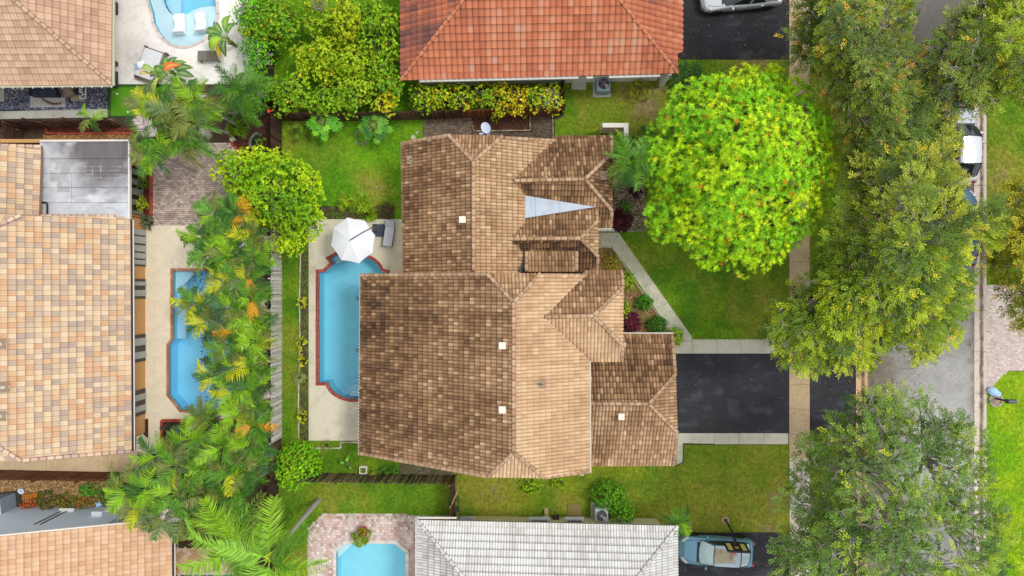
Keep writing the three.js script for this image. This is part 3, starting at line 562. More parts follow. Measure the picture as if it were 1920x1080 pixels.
class House {
  constructor(name, label, o) {
    Object.assign(this, { tile: 'roll', w: 0.186, e: 0.335, lip: 0.045, deck: [70, 48, 36], wall: [226, 206, 170], stagger: false }, o);
    this.g = thing(name, label, 'house', [0, 0, 0]);
    this.facets = []; this.fields = new GB(); this.cand = []; this.deckB = new GB();
    this.pal = this.palette.map((c) => lin(...c)).map((c) => [c[0] * (this.tone?.[0] ?? 1), c[1] * (this.tone?.[1] ?? 1), c[2] * (this.tone?.[2] ?? 1)]);
    this.tiles = this.pal.map((c) => tileGeo(this.tile, this.w, this.e, c, this.lip, this.dirt ?? 0.62));  // dirt sets the painted lap shade as well as weathering
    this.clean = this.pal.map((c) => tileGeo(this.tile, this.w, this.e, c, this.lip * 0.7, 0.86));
    this.roof = null;
  }
  facet(vs, o = {}) {
    const pts = vs.map((q) => P(...q)), n = V3(0, 0, 0), c = V3(0, 0, 0), N = pts.length;
    for (let i = 0; i < N; i++) { const a = pts[i], b = pts[(i + 1) % N]; n.x += (a.y - b.y) * (a.z + b.z); n.y += (a.z - b.z) * (a.x + b.x); n.z += (a.x - b.x) * (a.y + b.y); c.addScaledVector(a, 1 / N); }
    n.normalize(); if (n.y < 0) n.negate();
    const eye = camera.position;
    const q3 = pts.map((p) => { const d = p.clone().sub(eye), t = n.dot(c.clone().sub(eye)) / n.dot(d); return eye.clone().addScaledVector(d, t); });   // flatten the facet
    const e = V3(0, 1, 0).cross(n).normalize(), s = n.clone().cross(e); if (s.y < 0) { s.negate(); e.negate(); }
    let low = q3[0]; for (const p of q3) if (p.y < low.y) low = p;
    const org = low.clone(), uv = q3.map((p) => { const d = p.clone().sub(org); return [d.dot(e), d.dot(s)]; });
    let poly = uv; if (polyArea(poly) < 0) poly = [...uv].reverse();
    const F = { n, e, s, org, q3, poly, plan: q3.map((p) => [p.x, p.z]) };
    this.facets.push(F);
    // boards under the tiles
    const k = q3.map((p) => p.clone().addScaledVector(n, -0.012)), lo = q3.map((p) => p.clone().add(V3(0, -0.17, 0))), dc = o.deck ? lin(...o.deck) : lin(...this.deck);
    const tri = THREE.ShapeUtils.triangulateShape(uv.map(([x, y]) => new THREE.Vector2(x, y)), []), B = this.deckB;
    const ti = k.map((p) => B.v(p.x, p.y, p.z, dc)), bi = lo.map((p) => B.v(p.x, p.y, p.z, dc)), up = polyArea(uv) > 0;
    for (const [a, b, d] of tri) { const flip = up === (e.clone().cross(s).dot(n) > 0); flip ? B.tri(ti[a], ti[b], ti[d]) : B.tri(ti[a], ti[d], ti[b]); flip ? B.tri(bi[a], bi[d], bi[b]) : B.tri(bi[a], bi[b], bi[d]); }
    for (let i = 0; i < N; i++) { const j = (i + 1) % N; B.face([lo[i], lo[j], k[j], k[i]], dc); }
    if (o.bare) return F;
    const us = poly.map((p) => p[0]), vsx = poly.map((p) => p[1]), u0 = Math.min(...us), u1 = Math.max(...us), v1 = Math.max(...vsx), w = this.w, E = this.e, st = stepsOf[this.tile], hump = humps[this.tile];
    const right = e.clone().cross(n).dot(s) < 0 ? 1 : -1;   // local -z must run up the slope
    const off = o.off ?? 0;
    for (let j = 0; j * E < v1; j++) {
      const shift = this.stagger && j % 2 ? w / 2 : 0;
      for (let i = -1; u0 + i * w < u1 + w; i++) {
        const ua = u0 + i * w + shift + off, va = j * E - 0.03, quad = [[ua, va], [ua + w, va], [ua + w, va + E], [ua, va + E]];
        const part = clipPoly(poly, quad); if (part.length < 3) continue;
        const share = polyArea(part) / (w * E); if (share < 0.04) continue;
        const mid = org.clone().addScaledVector(e, ua + w / 2).addScaledVector(s, va + E / 2);
        const [sx, sy] = toPx(mid); if (sx < -260 || sx > 2000 || sy < -180 || sy > 1260) continue;
        const idx = clamp(Math.floor(this.shade(mid, o, i, j, (va + 0.2) / v1) * this.pal.length), 0, this.pal.length - 1);
        if (share > 0.93) { this.cand.push({ F, ua, va, idx, set: o.clean ? this.clean : this.tiles, mid, right, seen: sx > 6 && sx < 1914 && sy > 6 && sy < 1074 ? Math.abs(n.dot(eye.clone().sub(mid).normalize())) / eye.distanceToSquared(mid) * (o.hidden ? 0.5 : 1) : 0 }); continue; }
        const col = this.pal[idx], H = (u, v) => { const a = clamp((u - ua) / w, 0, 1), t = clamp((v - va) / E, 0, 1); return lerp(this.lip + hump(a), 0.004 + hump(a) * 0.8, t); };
        const W = (u, v, h) => org.clone().addScaledVector(e, u).addScaledVector(s, v).addScaledVector(n, h);
        for (let q = 0; q + 1 < st.length; q++) {           // cut tile: clip each rib
          const a = ua + st[q] * w, b = ua + st[q + 1] * w, pc = clipPoly(part, [[a, va], [b, va], [b, va + E], [a, va + E]]);
          if (pc.length >= 3) { const up2 = e.clone().cross(s).dot(n) > 0, list = up2 ? pc : [...pc].reverse(); this.fields.face(list.map(([u, v]) => W(u, v, H(u, v))), col, list.map(([u, v]) => [u, v])); }
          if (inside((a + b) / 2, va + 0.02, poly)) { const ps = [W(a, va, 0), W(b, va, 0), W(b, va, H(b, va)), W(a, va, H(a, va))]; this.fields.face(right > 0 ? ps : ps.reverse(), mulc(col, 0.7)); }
        }
      }
    }
    return F;
  }
  finish(max = 300) {
    const roof = this.roof = mesh('roof', this.deckB.geo(), mat(null, { vertexColors: true, side: THREE.DoubleSide }), this.g);
    this.cand.sort((a, b) => b.seen - a.seen);
    const B = new THREE.Matrix4();
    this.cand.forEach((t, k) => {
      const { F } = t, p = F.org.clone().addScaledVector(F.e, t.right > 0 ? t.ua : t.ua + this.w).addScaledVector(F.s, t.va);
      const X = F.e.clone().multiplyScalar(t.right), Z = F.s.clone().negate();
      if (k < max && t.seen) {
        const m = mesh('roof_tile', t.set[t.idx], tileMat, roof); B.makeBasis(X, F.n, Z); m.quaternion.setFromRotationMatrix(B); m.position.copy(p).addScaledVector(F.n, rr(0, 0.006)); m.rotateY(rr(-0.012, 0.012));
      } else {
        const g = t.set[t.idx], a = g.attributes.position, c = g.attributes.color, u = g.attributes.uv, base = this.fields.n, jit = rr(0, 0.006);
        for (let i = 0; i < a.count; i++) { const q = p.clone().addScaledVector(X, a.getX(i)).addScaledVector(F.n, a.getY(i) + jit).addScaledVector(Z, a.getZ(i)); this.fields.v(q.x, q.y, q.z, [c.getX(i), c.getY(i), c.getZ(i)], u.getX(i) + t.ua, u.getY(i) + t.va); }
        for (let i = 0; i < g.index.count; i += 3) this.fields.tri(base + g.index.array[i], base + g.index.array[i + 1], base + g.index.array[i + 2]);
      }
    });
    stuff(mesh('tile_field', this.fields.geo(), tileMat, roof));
    return this;
  }
  ridge(list, o = {}) {                                // cap tiles along hips and ridges
    const r = o.r ?? 0.115, len = o.len ?? 0.36;
    const caps = this.ridgeGeo ??= this.ridgePal.map((c) => {
      const b = new GB(), n = 7, A = [], C = lin(...c), dk = o.grime ?? 0.5;  // caps darken towards the upper end
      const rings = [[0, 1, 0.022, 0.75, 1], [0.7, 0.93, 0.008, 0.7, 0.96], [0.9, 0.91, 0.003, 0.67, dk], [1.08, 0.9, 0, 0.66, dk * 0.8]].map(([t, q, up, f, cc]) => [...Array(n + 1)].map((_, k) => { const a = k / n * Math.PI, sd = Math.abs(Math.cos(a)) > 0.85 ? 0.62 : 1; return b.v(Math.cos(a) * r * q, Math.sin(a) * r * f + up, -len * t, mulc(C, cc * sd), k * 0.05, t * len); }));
      A.push(...rings[0]);
      for (let q = 0; q < 3; q++) for (let k = 0; k < n; k++) b.quad(rings[q][k], rings[q][k + 1], rings[q + 1][k + 1], rings[q + 1][k]);
      const m = b.v(0, 0, 0, mulc(C, 0.8)); for (let k = 0; k < n; k++) b.tri(m, A[k + 1], A[k]);
      return b.geo();
    });
    for (let k = 0; k + 1 < list.length; k++) {
      const a = P(...list[k]), b = P(...list[k + 1]); if (b.y < a.y) { const c = a.clone(); a.copy(b); b.copy(c); }
      const d = b.clone().sub(a), L0 = d.length(), n = Math.max(1, Math.round(L0 / len)); d.normalize();
      const X = V3(0, 1, 0).cross(d.clone().negate()).normalize(), Y = d.clone().negate().cross(X), B = new THREE.Matrix4().makeBasis(X, Y, d.clone().negate());
      for (let i = 0; i < n; i++) {
        const p = a.clone().addScaledVector(d, i / n * L0); p.y += (o.lift ?? 0.03); const [sx, sy] = toPx(p); if (sx < -60 || sx > 1980 || sy < -60 || sy > 1140) continue;
        const m = mesh('ridge_tile', pick(caps), tileMat, this.roof); m.quaternion.setFromRotationMatrix(B); m.position.copy(p); m.scale.z = L0 / n / len;
      }
    }
  }
  bars(name, list, w, h, m, dy = -0.06) {              // gutters and fascia boards along lines
    const b = new GB();
    for (let k = 0; k + 1 < list.length; k += 2) { const a = P(...list[k]), c = P(...list[k + 1]), d = c.clone().sub(a), L0 = Math.hypot(d.x, d.z), mid = a.clone().add(c).multiplyScalar(0.5); const g = new THREE.BoxGeometry(L0, h, w); g.rotateZ(Math.atan2(d.y, L0)); g.rotateY(-Math.atan2(d.z, d.x)); g.translate(mid.x, mid.y + dy, mid.z); b.parts = (b.parts || []).concat(g); }
    return mesh(name, mergeGeometries(b.parts), m, this.g);
  }
  heightAt(x, z) { let h = -1; for (const F of this.facets) if (inside(x, z, F.plan)) h = Math.max(h, F.org.y - (F.n.x * (x - F.org.x) + F.n.z * (z - F.org.z)) / F.n.y); return h; }
  walls(foot, dflt, m, th = 0.2) {                     // walls under the roof, following gables
    const b = new GB();
    foot.forEach((a, i) => {
      const c = foot[(i + 1) % foot.length], dx = c[0] - a[0], dz = c[1] - a[1], L0 = Math.hypot(dx, dz), n = Math.max(1, Math.ceil(L0 / 0.5));
      for (let k = 0; k < n; k++) {
        const t = (k + 0.5) / n, x = a[0] + dx * t, z = a[1] + dz * t; let h = this.heightAt(x, z); h = h < 0 ? dflt : h - 0.2;
        b.box(x, h / 2, z, L0 / n, h, th, -Math.atan2(dz, dx), [1, 1, 1]);
      }
    });
    return mesh('wall', b.geo(), m, this.g);
  }
}
const vent = (H, px, py, h, kind = 'box') => {
  const p = P(px, py, h), t = new THREE.Group(); t.name = 'roof_vent'; t.position.copy(p); H.g.add(t); t.userData.label = kind === 'box' ? 'white square roof vent cap' : 'white round vent pipe';
  const w = mat([232, 226, 208]); mesh('flashing_sheet', new THREE.BoxGeometry(0.5, 0.012, 0.5).translate(0, 0.07, 0), mat([150, 128, 108]), t);
  if (kind === 'box') { mesh('cap', new RoundedBoxGeometry(0.36, 0.12, 0.36, 2, 0.03).translate(0, 0.34, 0), w, t); mesh('neck', new THREE.CylinderGeometry(0.13, 0.16, 0.5, 16).translate(0, 0.05, 0), w, t); }
  else { mesh('pipe', new THREE.CylinderGeometry(0.085, 0.085, 0.45, 16, 1, true).translate(0, 0.12, 0), mat([240, 238, 230], { side: THREE.DoubleSide }), t); mesh('flashing', new THREE.CylinderGeometry(0.1, 0.2, 0.12, 16).translate(0, -0.02, 0), w, t); }
  return t;
};

// --- the brown house in the middle
seed(201);
const brown = new House('tiled_house', 'brown weathered tile roof house with a two-storey wing beside the dark driveway', {
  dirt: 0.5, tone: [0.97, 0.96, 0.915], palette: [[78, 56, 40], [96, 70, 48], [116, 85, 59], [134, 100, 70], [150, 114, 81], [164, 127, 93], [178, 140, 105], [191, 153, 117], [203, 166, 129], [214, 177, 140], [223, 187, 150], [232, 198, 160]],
  ridgePal: [[198, 162, 128], [182, 146, 112], [208, 174, 140]], deck: [76, 54, 38],
  shade(p, o, i, j, v) {                                // o.t = slope tone, cleanness and painted light side together; dirt gathers in patches and runs
    const n = fbm(p.x * 0.45, p.z * 0.45, 121, 4), f = fbm(p.x * 1.4, p.z * 1.4, 122, 3), r = hash2(i, j, 123 + (o.s ?? 0));
    const run = vnoise(i * 0.45, v * 2.4, 126 + (o.s ?? 0));
    return (o.t ?? 0.5) + 0.62 * (o.k ?? 0.5) * (n - 0.5) + 0.22 * (f - 0.5) + 0.22 * (run - 0.5) + 0.75 * (o.r ?? 0.34) * (r - 0.5) + (o.up ?? 0) * v + (r > 0.94 ? 0.14 : 0);
  },
});
{
  const H = brown, r1 = [963, 567, 7.95], r2 = [963, 848, 7.95], b1 = [914, 514, 7.2], b2 = [915, 893, 7.2], c1 = [1013, 513, 7.25], c2 = [1020, 895, 7.25];
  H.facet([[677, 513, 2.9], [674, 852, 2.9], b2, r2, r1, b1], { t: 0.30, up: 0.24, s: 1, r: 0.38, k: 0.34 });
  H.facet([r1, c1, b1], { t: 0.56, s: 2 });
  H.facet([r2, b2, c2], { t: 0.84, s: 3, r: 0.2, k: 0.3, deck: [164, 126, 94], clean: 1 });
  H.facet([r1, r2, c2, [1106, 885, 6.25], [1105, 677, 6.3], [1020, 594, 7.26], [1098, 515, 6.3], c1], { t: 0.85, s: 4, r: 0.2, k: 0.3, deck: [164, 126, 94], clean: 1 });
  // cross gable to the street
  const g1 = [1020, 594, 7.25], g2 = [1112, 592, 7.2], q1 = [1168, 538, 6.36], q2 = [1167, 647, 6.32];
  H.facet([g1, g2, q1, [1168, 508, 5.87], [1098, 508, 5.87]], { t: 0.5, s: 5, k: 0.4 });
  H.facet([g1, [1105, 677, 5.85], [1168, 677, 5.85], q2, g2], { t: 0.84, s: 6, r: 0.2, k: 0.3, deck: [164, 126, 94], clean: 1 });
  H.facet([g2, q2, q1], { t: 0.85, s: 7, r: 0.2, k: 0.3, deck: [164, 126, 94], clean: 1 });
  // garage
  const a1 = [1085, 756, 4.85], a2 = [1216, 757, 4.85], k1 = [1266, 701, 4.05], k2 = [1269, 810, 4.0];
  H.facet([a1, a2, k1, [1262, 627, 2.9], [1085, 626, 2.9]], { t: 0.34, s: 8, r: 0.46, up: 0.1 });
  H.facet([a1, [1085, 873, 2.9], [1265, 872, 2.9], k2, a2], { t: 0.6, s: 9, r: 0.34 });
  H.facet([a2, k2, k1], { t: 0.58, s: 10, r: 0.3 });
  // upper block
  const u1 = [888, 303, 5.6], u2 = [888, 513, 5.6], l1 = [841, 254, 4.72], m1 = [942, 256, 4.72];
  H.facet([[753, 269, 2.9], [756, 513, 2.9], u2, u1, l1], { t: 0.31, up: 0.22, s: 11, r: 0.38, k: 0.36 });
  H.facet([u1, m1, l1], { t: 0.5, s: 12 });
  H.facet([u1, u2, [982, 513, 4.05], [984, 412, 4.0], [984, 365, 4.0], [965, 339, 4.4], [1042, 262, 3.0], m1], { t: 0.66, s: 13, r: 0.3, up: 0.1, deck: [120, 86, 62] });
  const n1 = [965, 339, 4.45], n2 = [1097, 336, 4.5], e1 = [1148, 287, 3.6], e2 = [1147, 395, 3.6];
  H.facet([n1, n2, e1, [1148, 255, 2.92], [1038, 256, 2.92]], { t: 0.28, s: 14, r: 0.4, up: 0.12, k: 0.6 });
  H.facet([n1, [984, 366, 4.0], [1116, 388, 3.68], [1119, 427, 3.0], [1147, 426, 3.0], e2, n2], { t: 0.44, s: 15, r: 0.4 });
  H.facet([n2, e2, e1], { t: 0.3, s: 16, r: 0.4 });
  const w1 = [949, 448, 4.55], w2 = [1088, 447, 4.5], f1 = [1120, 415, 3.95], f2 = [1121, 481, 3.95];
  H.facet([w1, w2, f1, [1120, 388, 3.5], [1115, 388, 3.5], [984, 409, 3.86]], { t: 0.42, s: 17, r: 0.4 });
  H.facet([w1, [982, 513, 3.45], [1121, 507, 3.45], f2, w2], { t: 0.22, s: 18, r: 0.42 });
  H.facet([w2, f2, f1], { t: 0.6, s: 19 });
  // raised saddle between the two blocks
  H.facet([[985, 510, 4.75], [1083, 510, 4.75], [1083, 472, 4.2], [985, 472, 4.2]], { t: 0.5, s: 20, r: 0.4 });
  H.finish();
  H.ridge([r1, r2]); H.ridge([r1, b1]); H.ridge([r1, c1]); H.ridge([r2, b2]); H.ridge([r2, c2]);
  H.ridge([g1, g2]); H.ridge([g2, q1]); H.ridge([g2, q2]); H.ridge([[1105, 756, 4.85], a2]); H.ridge([a2, k1]); H.ridge([a2, k2]);
  H.ridge([u1, [888, 508, 5.6]]); H.ridge([u1, l1]); H.ridge([u1, m1]); H.ridge([n1, n2]); H.ridge([n2, e1]); H.ridge([n2, e2]); H.ridge([w1, w2]); H.ridge([w2, f1]); H.ridge([w2, f2]);
  // rows of rake tiles on the gable edges
  for (const [a, b] of [[[677, 516, 2.95], b1], [[676, 850, 2.95], b2], [[1016, 516, 7.2], [1098, 517, 6.3]], [c2, [1104, 884, 6.3]], [[757, 268, 2.95], l1], [[945, 259, 4.7], [1040, 264, 3.05]], [[1166, 512, 5.95], q1], [[1166, 676, 5.9], q2], [[1260, 630, 2.95], k1], [[1263, 870, 2.95], k2], [[1146, 257, 2.95], e1], [[1145, 425, 3.0], e2], [[1118, 389, 3.52], f1], [[1119, 506, 3.48], f2], [[987, 473, 4.22], [987, 509, 4.75]], [[1081, 473, 4.22], [1081, 509, 4.75]]]) H.ridge([a, b], { lift: 0.01 });
  H.bars('gutter', [[676, 513, 2.86], [673, 853, 2.86], [753, 268, 2.86], [756, 513, 2.86], [1105, 625, 2.86], [1262, 625, 2.86], [1085, 508, 3.4], [1121, 507, 3.4], [1120, 429, 2.96], [1147, 428, 2.96], [1106, 677, 6.2], [1107, 886, 6.2]], 0.1, 0.13, trimMat, -0.05);
  const m = mat([228, 208, 172], { map: tGrain }), X = (px, h) => P(px, 0, h).x, Z = (py, h) => P(0, py, h).z;
  H.walls([[-8.3, -0.45], [3.7, -0.45], [3.7, 9.25], [-8.3, 9.25]], 2.7, m);
  H.walls([[3.7, -0.45], [5.5, -0.45], [5.5, 3.5], [3.7, 3.5]], 5.6, m);
  H.walls([[3.7, 3.0], [8.85, 3.0], [8.85, 9.9], [3.7, 9.9]], 2.7, m);
  H.walls([[-6.0, -8.0], [2.2, -8.0], [2.2, -0.6], [-6.0, -0.6]], 2.7, m);
  H.walls([[2.2, -8.4], [5.4, -8.4], [5.4, -3.8], [2.2, -3.8]], 2.8, m);
  H.walls([[2.2, -3.8], [4.6, -3.8], [4.6, -1.2], [2.2, -1.2]], 3.2, m);
  { const b = new GB(); for (let k = 0; k < 4; k++) b.box(9.0, 0.32 + k * 0.56, 6.4, 0.06, 0.54, 4.8, 0, [1, 1, 1]); mesh('garage_door', b.geo(), mat([238, 234, 226]), H.g); }
  { // flat metal cricket between the two front gables: sheets with soldered seams
    const hgt = (x) => lerp(4.02, 3.72, (x - 984) / 132), q = (x, y) => P(x, y, hgt(x) + 0.06), cm = mat([178, 188, 202], { roughness: 0.55, metalness: 0.25, map: scaled(tStain, 1) });
    [[984, 1004], [1004, 1050], [1050, 1116]].forEach(([xa, xb]) => { const t = (x) => (x - 984) / 132, b = new GB(), up = (x) => q(x, lerp(366.5, 388, t(x))), dn = (x) => q(x, lerp(409, 388, t(x))); const A = up(xa), B = up(xb - 0.4), C = dn(xb - 0.4), D = dn(xa); b.face([A, D, C, B], [1, 1, 1], [[0, 0], [0, .04], [.05, .04], [.05, 0]]); const dn2 = (p) => p.clone().add(V3(0, -0.2, 0)); b.face([dn2(A), dn2(D), D, A], [1, 1, 1]); b.face([dn2(D), dn2(C), C, D], [1, 1, 1]); b.face([dn2(B), dn2(A), A, B], [1, 1, 1]); mesh('metal_sheet', b.geo(), cm, H.g, 'grey sheet metal cricket'); });
    const f = new GB(); f.tube([P(986, 480, 4.1), P(983, 488, 4.12), P(979, 500, 4.15), P(976, 511, 4.2)], [0.05, 0.12, 0.17, 0.2], 10); mesh('flashing', f.geo(), mat([92, 92, 98], { roughness: 0.5, metalness: 0.3 }), H.g, 'dark grey curved metal flashing');
  }
  vent(H, 868, 413, 5.15); vent(H, 942, 647, 7.5); vent(H, 942, 766, 7.5); vent(H, 1163, 779, 4.3); vent(H, 1013.5, 719, 7.35, 'pipe'); vent(H, 771, 300, 3.3, 'pipe'); vent(H, 1130, 329, 4.0, 'pipe');
}

// --- the red-orange house above it
seed(202);
const redHouse = new House('tiled_house', 'orange-red barrel tile roof house above the yellow hedge', {
  dirt: 0.74, tile: 'barrel', w: 0.33, e: 0.42, lip: 0.036, deck: [104, 60, 48],
  palette: [[122, 82, 76], [142, 92, 80], [160, 98, 80], [174, 104, 80], [186, 110, 82], [196, 116, 84], [204, 122, 87], [210, 130, 94], [214, 140, 104], [216, 150, 118], [210, 158, 134]],
  ridgePal: [[214, 134, 98], [220, 144, 110], [206, 126, 92]], wall: [230, 226, 216],
  shade(p, o, i, j) { const n = fbm(p.x * 0.5, p.z * 0.5, 131, 4), east = smooth(-6, 8, p.x), r = hash2(i, j, 133 + (o.s ?? 0)), c = hash2(i, 7, 134 + (o.s ?? 0)); return (o.t ?? 0.6) + 0.4 * (n - 0.5) + 0.26 * (r - 0.5) + 0.26 * (c - 0.5) + 0.10 * (east - 0.5) + (r > 0.94 ? 0.06 : 0); },
});
{
  const H = redHouse, A = [752, 150, 2.9], B = [1270, 137, 2.9], aL = [944, -95, 5.9], aR = [1086, -95, 5.9];
  H.facet([A, B, aR, aL], { t: 0.66, s: 1 });
  H.facet([A, aL, [944, -108, 5.9], [750, -240, 2.9]], { t: 0.36, s: 2 });  // slope away from the sun, its darker side painted into the tone
  H.facet([B, [1270, 100, 2.9], [1279, 98, 2.82], [1280, -240, 2.82], [1086, -108, 5.9], aR], { t: 0.56, s: 3 });
  H.facet([[750, -240, 2.9], [944, -108, 5.9], [1086, -108, 5.9], [1280, -240, 2.9]], { t: 0.5, s: 4 });
  H.finish(); H.ridge([A, aL]); H.ridge([B, aR]); H.ridge([aL, aR]);
  H.bars('gutter', [[786, 151, 2.84], [1085, 144.5, 2.84], [1100, 144.5, 2.84], [1112, 144.2, 2.84], [1142, 143.5, 2.84], [1238, 141, 2.84]], 0.14, 0.14, trimMat, -0.08);
  const m = mat([236, 234, 228], { map: tGrain });
  H.walls([[-5.7, -12.7], [9.0, -13.05], [9.0, -23.4], [-5.7, -23.4]], 2.7, m);
  mesh('wall_stub', new GB().box(P(1239, 148).x, 1.1, P(1239, 148).z, 0.25, 2.2, 1.0, 0, [1, 1, 1]).geo(), m, H.g);
  mesh('doorstep', new GB().box(P(1085, 160).x, 0.04, P(1085, 158).z, 0.9, 0.1, 0.7, 0, [1, 1, 1]).geo(), M.grey, H.g);
}

// --- the tan house in the upper corner
seed(203);
const tanHouse = new House('tiled_house', 'light tan tile roof house beside the pool with two white loungers', {
  dirt: 0.82, tile: 'low', w: 0.38, e: 0.36, lip: 0.034, deck: [112, 84, 66],
  palette: [[188, 150, 124], [200, 162, 134], [210, 172, 142], [218, 180, 150], [224, 187, 157], [230, 194, 164]], ridgePal: [[224, 190, 160], [214, 178, 148]],
  shade(p, o, i, j) { const r = hash2(i, j, 143 + (o.s ?? 0)); return 0.5 + 0.5 * (fbm(p.x * 0.6, p.z * 0.6, 141, 4) - 0.5) + 0.55 * (r - 0.5); },
});
{
  const H = tanHouse, A = [209, 158, 2.9], a = [-32, -51, 5.9], b = [-32, -140, 5.9];
  H.facet([[-300, 163, 2.9], A, a, [-300, -51, 5.9]], { s: 1 });
  H.facet([A, [211, -250, 2.9], b, a], { s: 2 });
  H.finish(); H.ridge([A, a]); H.ridge([a, [-300, -51, 5.9]]);
  H.bars('gutter', [[-300, 165, 2.85], [210, 160, 2.85], [211.5, 160, 2.85], [212.5, -250, 2.85]], 0.12, 0.12, mat([206, 204, 176]), -0.06);
  const hook = new GB(); for (let k = 0; k < 12; k++) { const p = P(6 + k * 18.5, 162.5 - k * 0.2, 2.85); hook.box(p.x, p.y, p.z, 0.04, 0.03, 0.26, 0, [1, 1, 1]); } mesh('gutter_bracket', hook.geo(), trimMat, H.g);
  H.walls([[-36, -12.6], [-24.95, -12.6], [-24.95, -24], [-36, -24]], 2.7, mat([226, 214, 196], { map: tGrain }));
  { const b2 = new GB(); for (const [z, w] of [[-17.4, 0.7], [-13.95, 0.25], [-12.95, 1.0]]) b2.box(-24.7, 0.65, z, 0.3, 1.1, w, 0, [1, 1, 1]); mesh('shutter', b2.geo(), mat([58, 54, 60]), H.g); }
}

// --- the house with the many-coloured tiles
seed(204);
const mixed = new House('tiled_house', 'house with a patchwork roof of peach, cream, grey and orange tiles', {
  tile: 'low', w: 0.29, e: 0.385, lip: 0.034, deck: [150, 116, 98],
  dirt: 0.8, tone: [0.96, 0.985, 0.96], palette: [[236, 207, 172], [234, 203, 168], [238, 210, 178], [232, 195, 158], [229, 186, 148], [225, 177, 140], [224, 194, 166], [215, 187, 163], [209, 182, 161], [202, 176, 158], [195, 171, 155]],
  ridgePal: [[240, 206, 180], [226, 188, 164], [214, 180, 164]],
  shade(p, o, i, j) { return hash2(i, j, 151 + (o.s ?? 0)) * 0.999; },
});
{
  const H = mixed, A = [40, 404, 5.3], B = [40, 863, 5.3], a = [-40, 440, 6.1], b = [-40, 814, 6.1];
  H.facet([[244, 407, 2.9], [247, 844, 2.9], B, b, a, A], { s: 1 });
  H.facet([B, [-120, 863, 5.3], b], { s: 2 }); H.facet([A, a, [-120, 404, 5.3]], { s: 3 });
  H.facet([[77, 273, 3.6], [73, 404, 3.6], [-100, 404, 6.0], [-100, 273, 6.0]], { s: 4 });
  H.finish(); H.ridge([B, b]); H.ridge([A, a]); H.ridge([[246, 846, 2.95], B], { lift: 0 }); H.ridge([[76, 275, 3.65], [0, 273, 4.6]], { lift: 0 }); H.ridge([[75, 405, 3.4], [214, 406, 3.25]], { lift: 0.0 });
  H.bars('gutter', [[246, 412, 2.86], [249.5, 846, 2.86]], 0.14, 0.13, mat([60, 48, 46]), -0.07); H.bars('gutter_lip', [[249, 412, 2.9], [251.5, 846, 2.9]], 0.05, 0.06, trimMat, -0.05);
  const wm = mat([214, 164, 106], { map: tGrain });
  H.walls([[-32, -4.2], [-23.0, -4.2], [-23.0, 9.0], [-32, 9.0]], 2.7, wm);
  H.walls([[-30, -8.6], [-23.25, -8.6], [-23.25, -4.4], [-30, -4.4]], 2.6, wm);
  // flat roof: strips of roofing with dark algae
  const tFlat = dataTex(512, 512, (u, v) => {
    const n = fbm(u * 5, v * 5, 161, 5), d = smooth(0.95, 0.15, Math.hypot((u - 0.72) * 1.15, (v - 0.05) * 0.95) + 0.55 * (n - 0.5)), streak = fbm(u * 22, v * 3, 163, 4), wash = smooth(0.6, 0.85, fbm(u * 3, v * 9, 164, 4));
    let c = [0.66, 0.68, 0.72]; const k = 0.86 + 0.34 * (fbm(u * 14, v * 14, 162, 4) - 0.4); c = mulc(c, k);
    const sq = (Math.abs(((v * 20) % 1) - 0.5) < 0.07 && u > 0.5 && u < 0.92 && v > 0.3 && v < 0.52) || (Math.abs(((u * 11) % 1) - 0.5) < 0.06 && v > 0.3 && v < 0.48 && u > 0.5 && u < 0.75) ? 0.6 * fbm(u * 30, v * 30, 166, 2) : 0;
    c = mixc(c, mulc([0.10, 0.08, 0.082], 0.7 + 0.8 * streak), clamp(d * 1.12 - 0.6 * wash - sq, 0, 0.92));
    if (u < 0.34 && u > 0.12 && v > 0.2 && v < 0.66) c = mixc(c, [0.36, 0.36, 0.34], 0.75 * smooth(0.42, 0.55, fbm(u * 9, v * 9, 165, 3)));
    if (Math.abs(u - 0.36) < 0.003 && v > 0.42 && v < 0.8) c = mulc(c, 0.5);
    for (const sv of [0.222, 0.41, 0.597, 0.792]) c = mulc(c, 1 - 0.75 * smooth(0.008, 0.003, Math.abs(v - sv + 0.006 * (fbm(u * 10, 0, 167, 2) - 0.5))));
    return c;
  });
  const fm = mat(null, { map: tFlat, roughness: 0.8 });
  [[265, 297], [297, 324], [324, 351], [351, 379], [379, 409]].forEach(([y0, y1], k) => {
    const a2 = P(75 - k * 0.7, y0, 3.05), c = P(242, y1, 3.05), b2 = new GB(), y = 3.05 - k * 0.008, T = (x, z, yy) => V3(x, yy, z), uv = [[0, (y0 - 265) / 144], [0, (y1 - 265) / 144], [1, (y1 - 265) / 144], [1, (y0 - 265) / 144]];
    b2.face([T(a2.x, a2.z, y + 0.012), T(a2.x, c.z + 0.03, y + 0.012), T(c.x, c.z + 0.03, y + 0.012), T(c.x, a2.z, y + 0.012)], [1, 1, 1], uv); b2.face([T(a2.x, c.z + 0.03, y - 0.1), T(c.x, c.z + 0.03, y - 0.1), T(c.x, c.z + 0.03, y + 0.012), T(a2.x, c.z + 0.03, y + 0.012)], [1, 1, 1], [[0, 0], [1, 0], [1, 0.01], [0, 0.01]]);
    mesh('roofing_strip', b2.geo(), fm, H.g);
  });
  { const a2 = P(75, 265, 3), c = P(242, 409, 3); mesh('flat_roof', new GB().box((a2.x + c.x) / 2, 2.9, (a2.z + c.z) / 2, c.x - a2.x, 0.18, c.z - a2.z, 0, [1, 1, 1]).geo(), mat([150, 150, 152]), H.g); }
  H.bars('roof_edge', [[242.6, 264, 3.1], [242.6, 411, 3.1], [76, 264.5, 3.1], [243, 263.5, 3.1]], 0.09, 0.2, trimMat, -0.04);
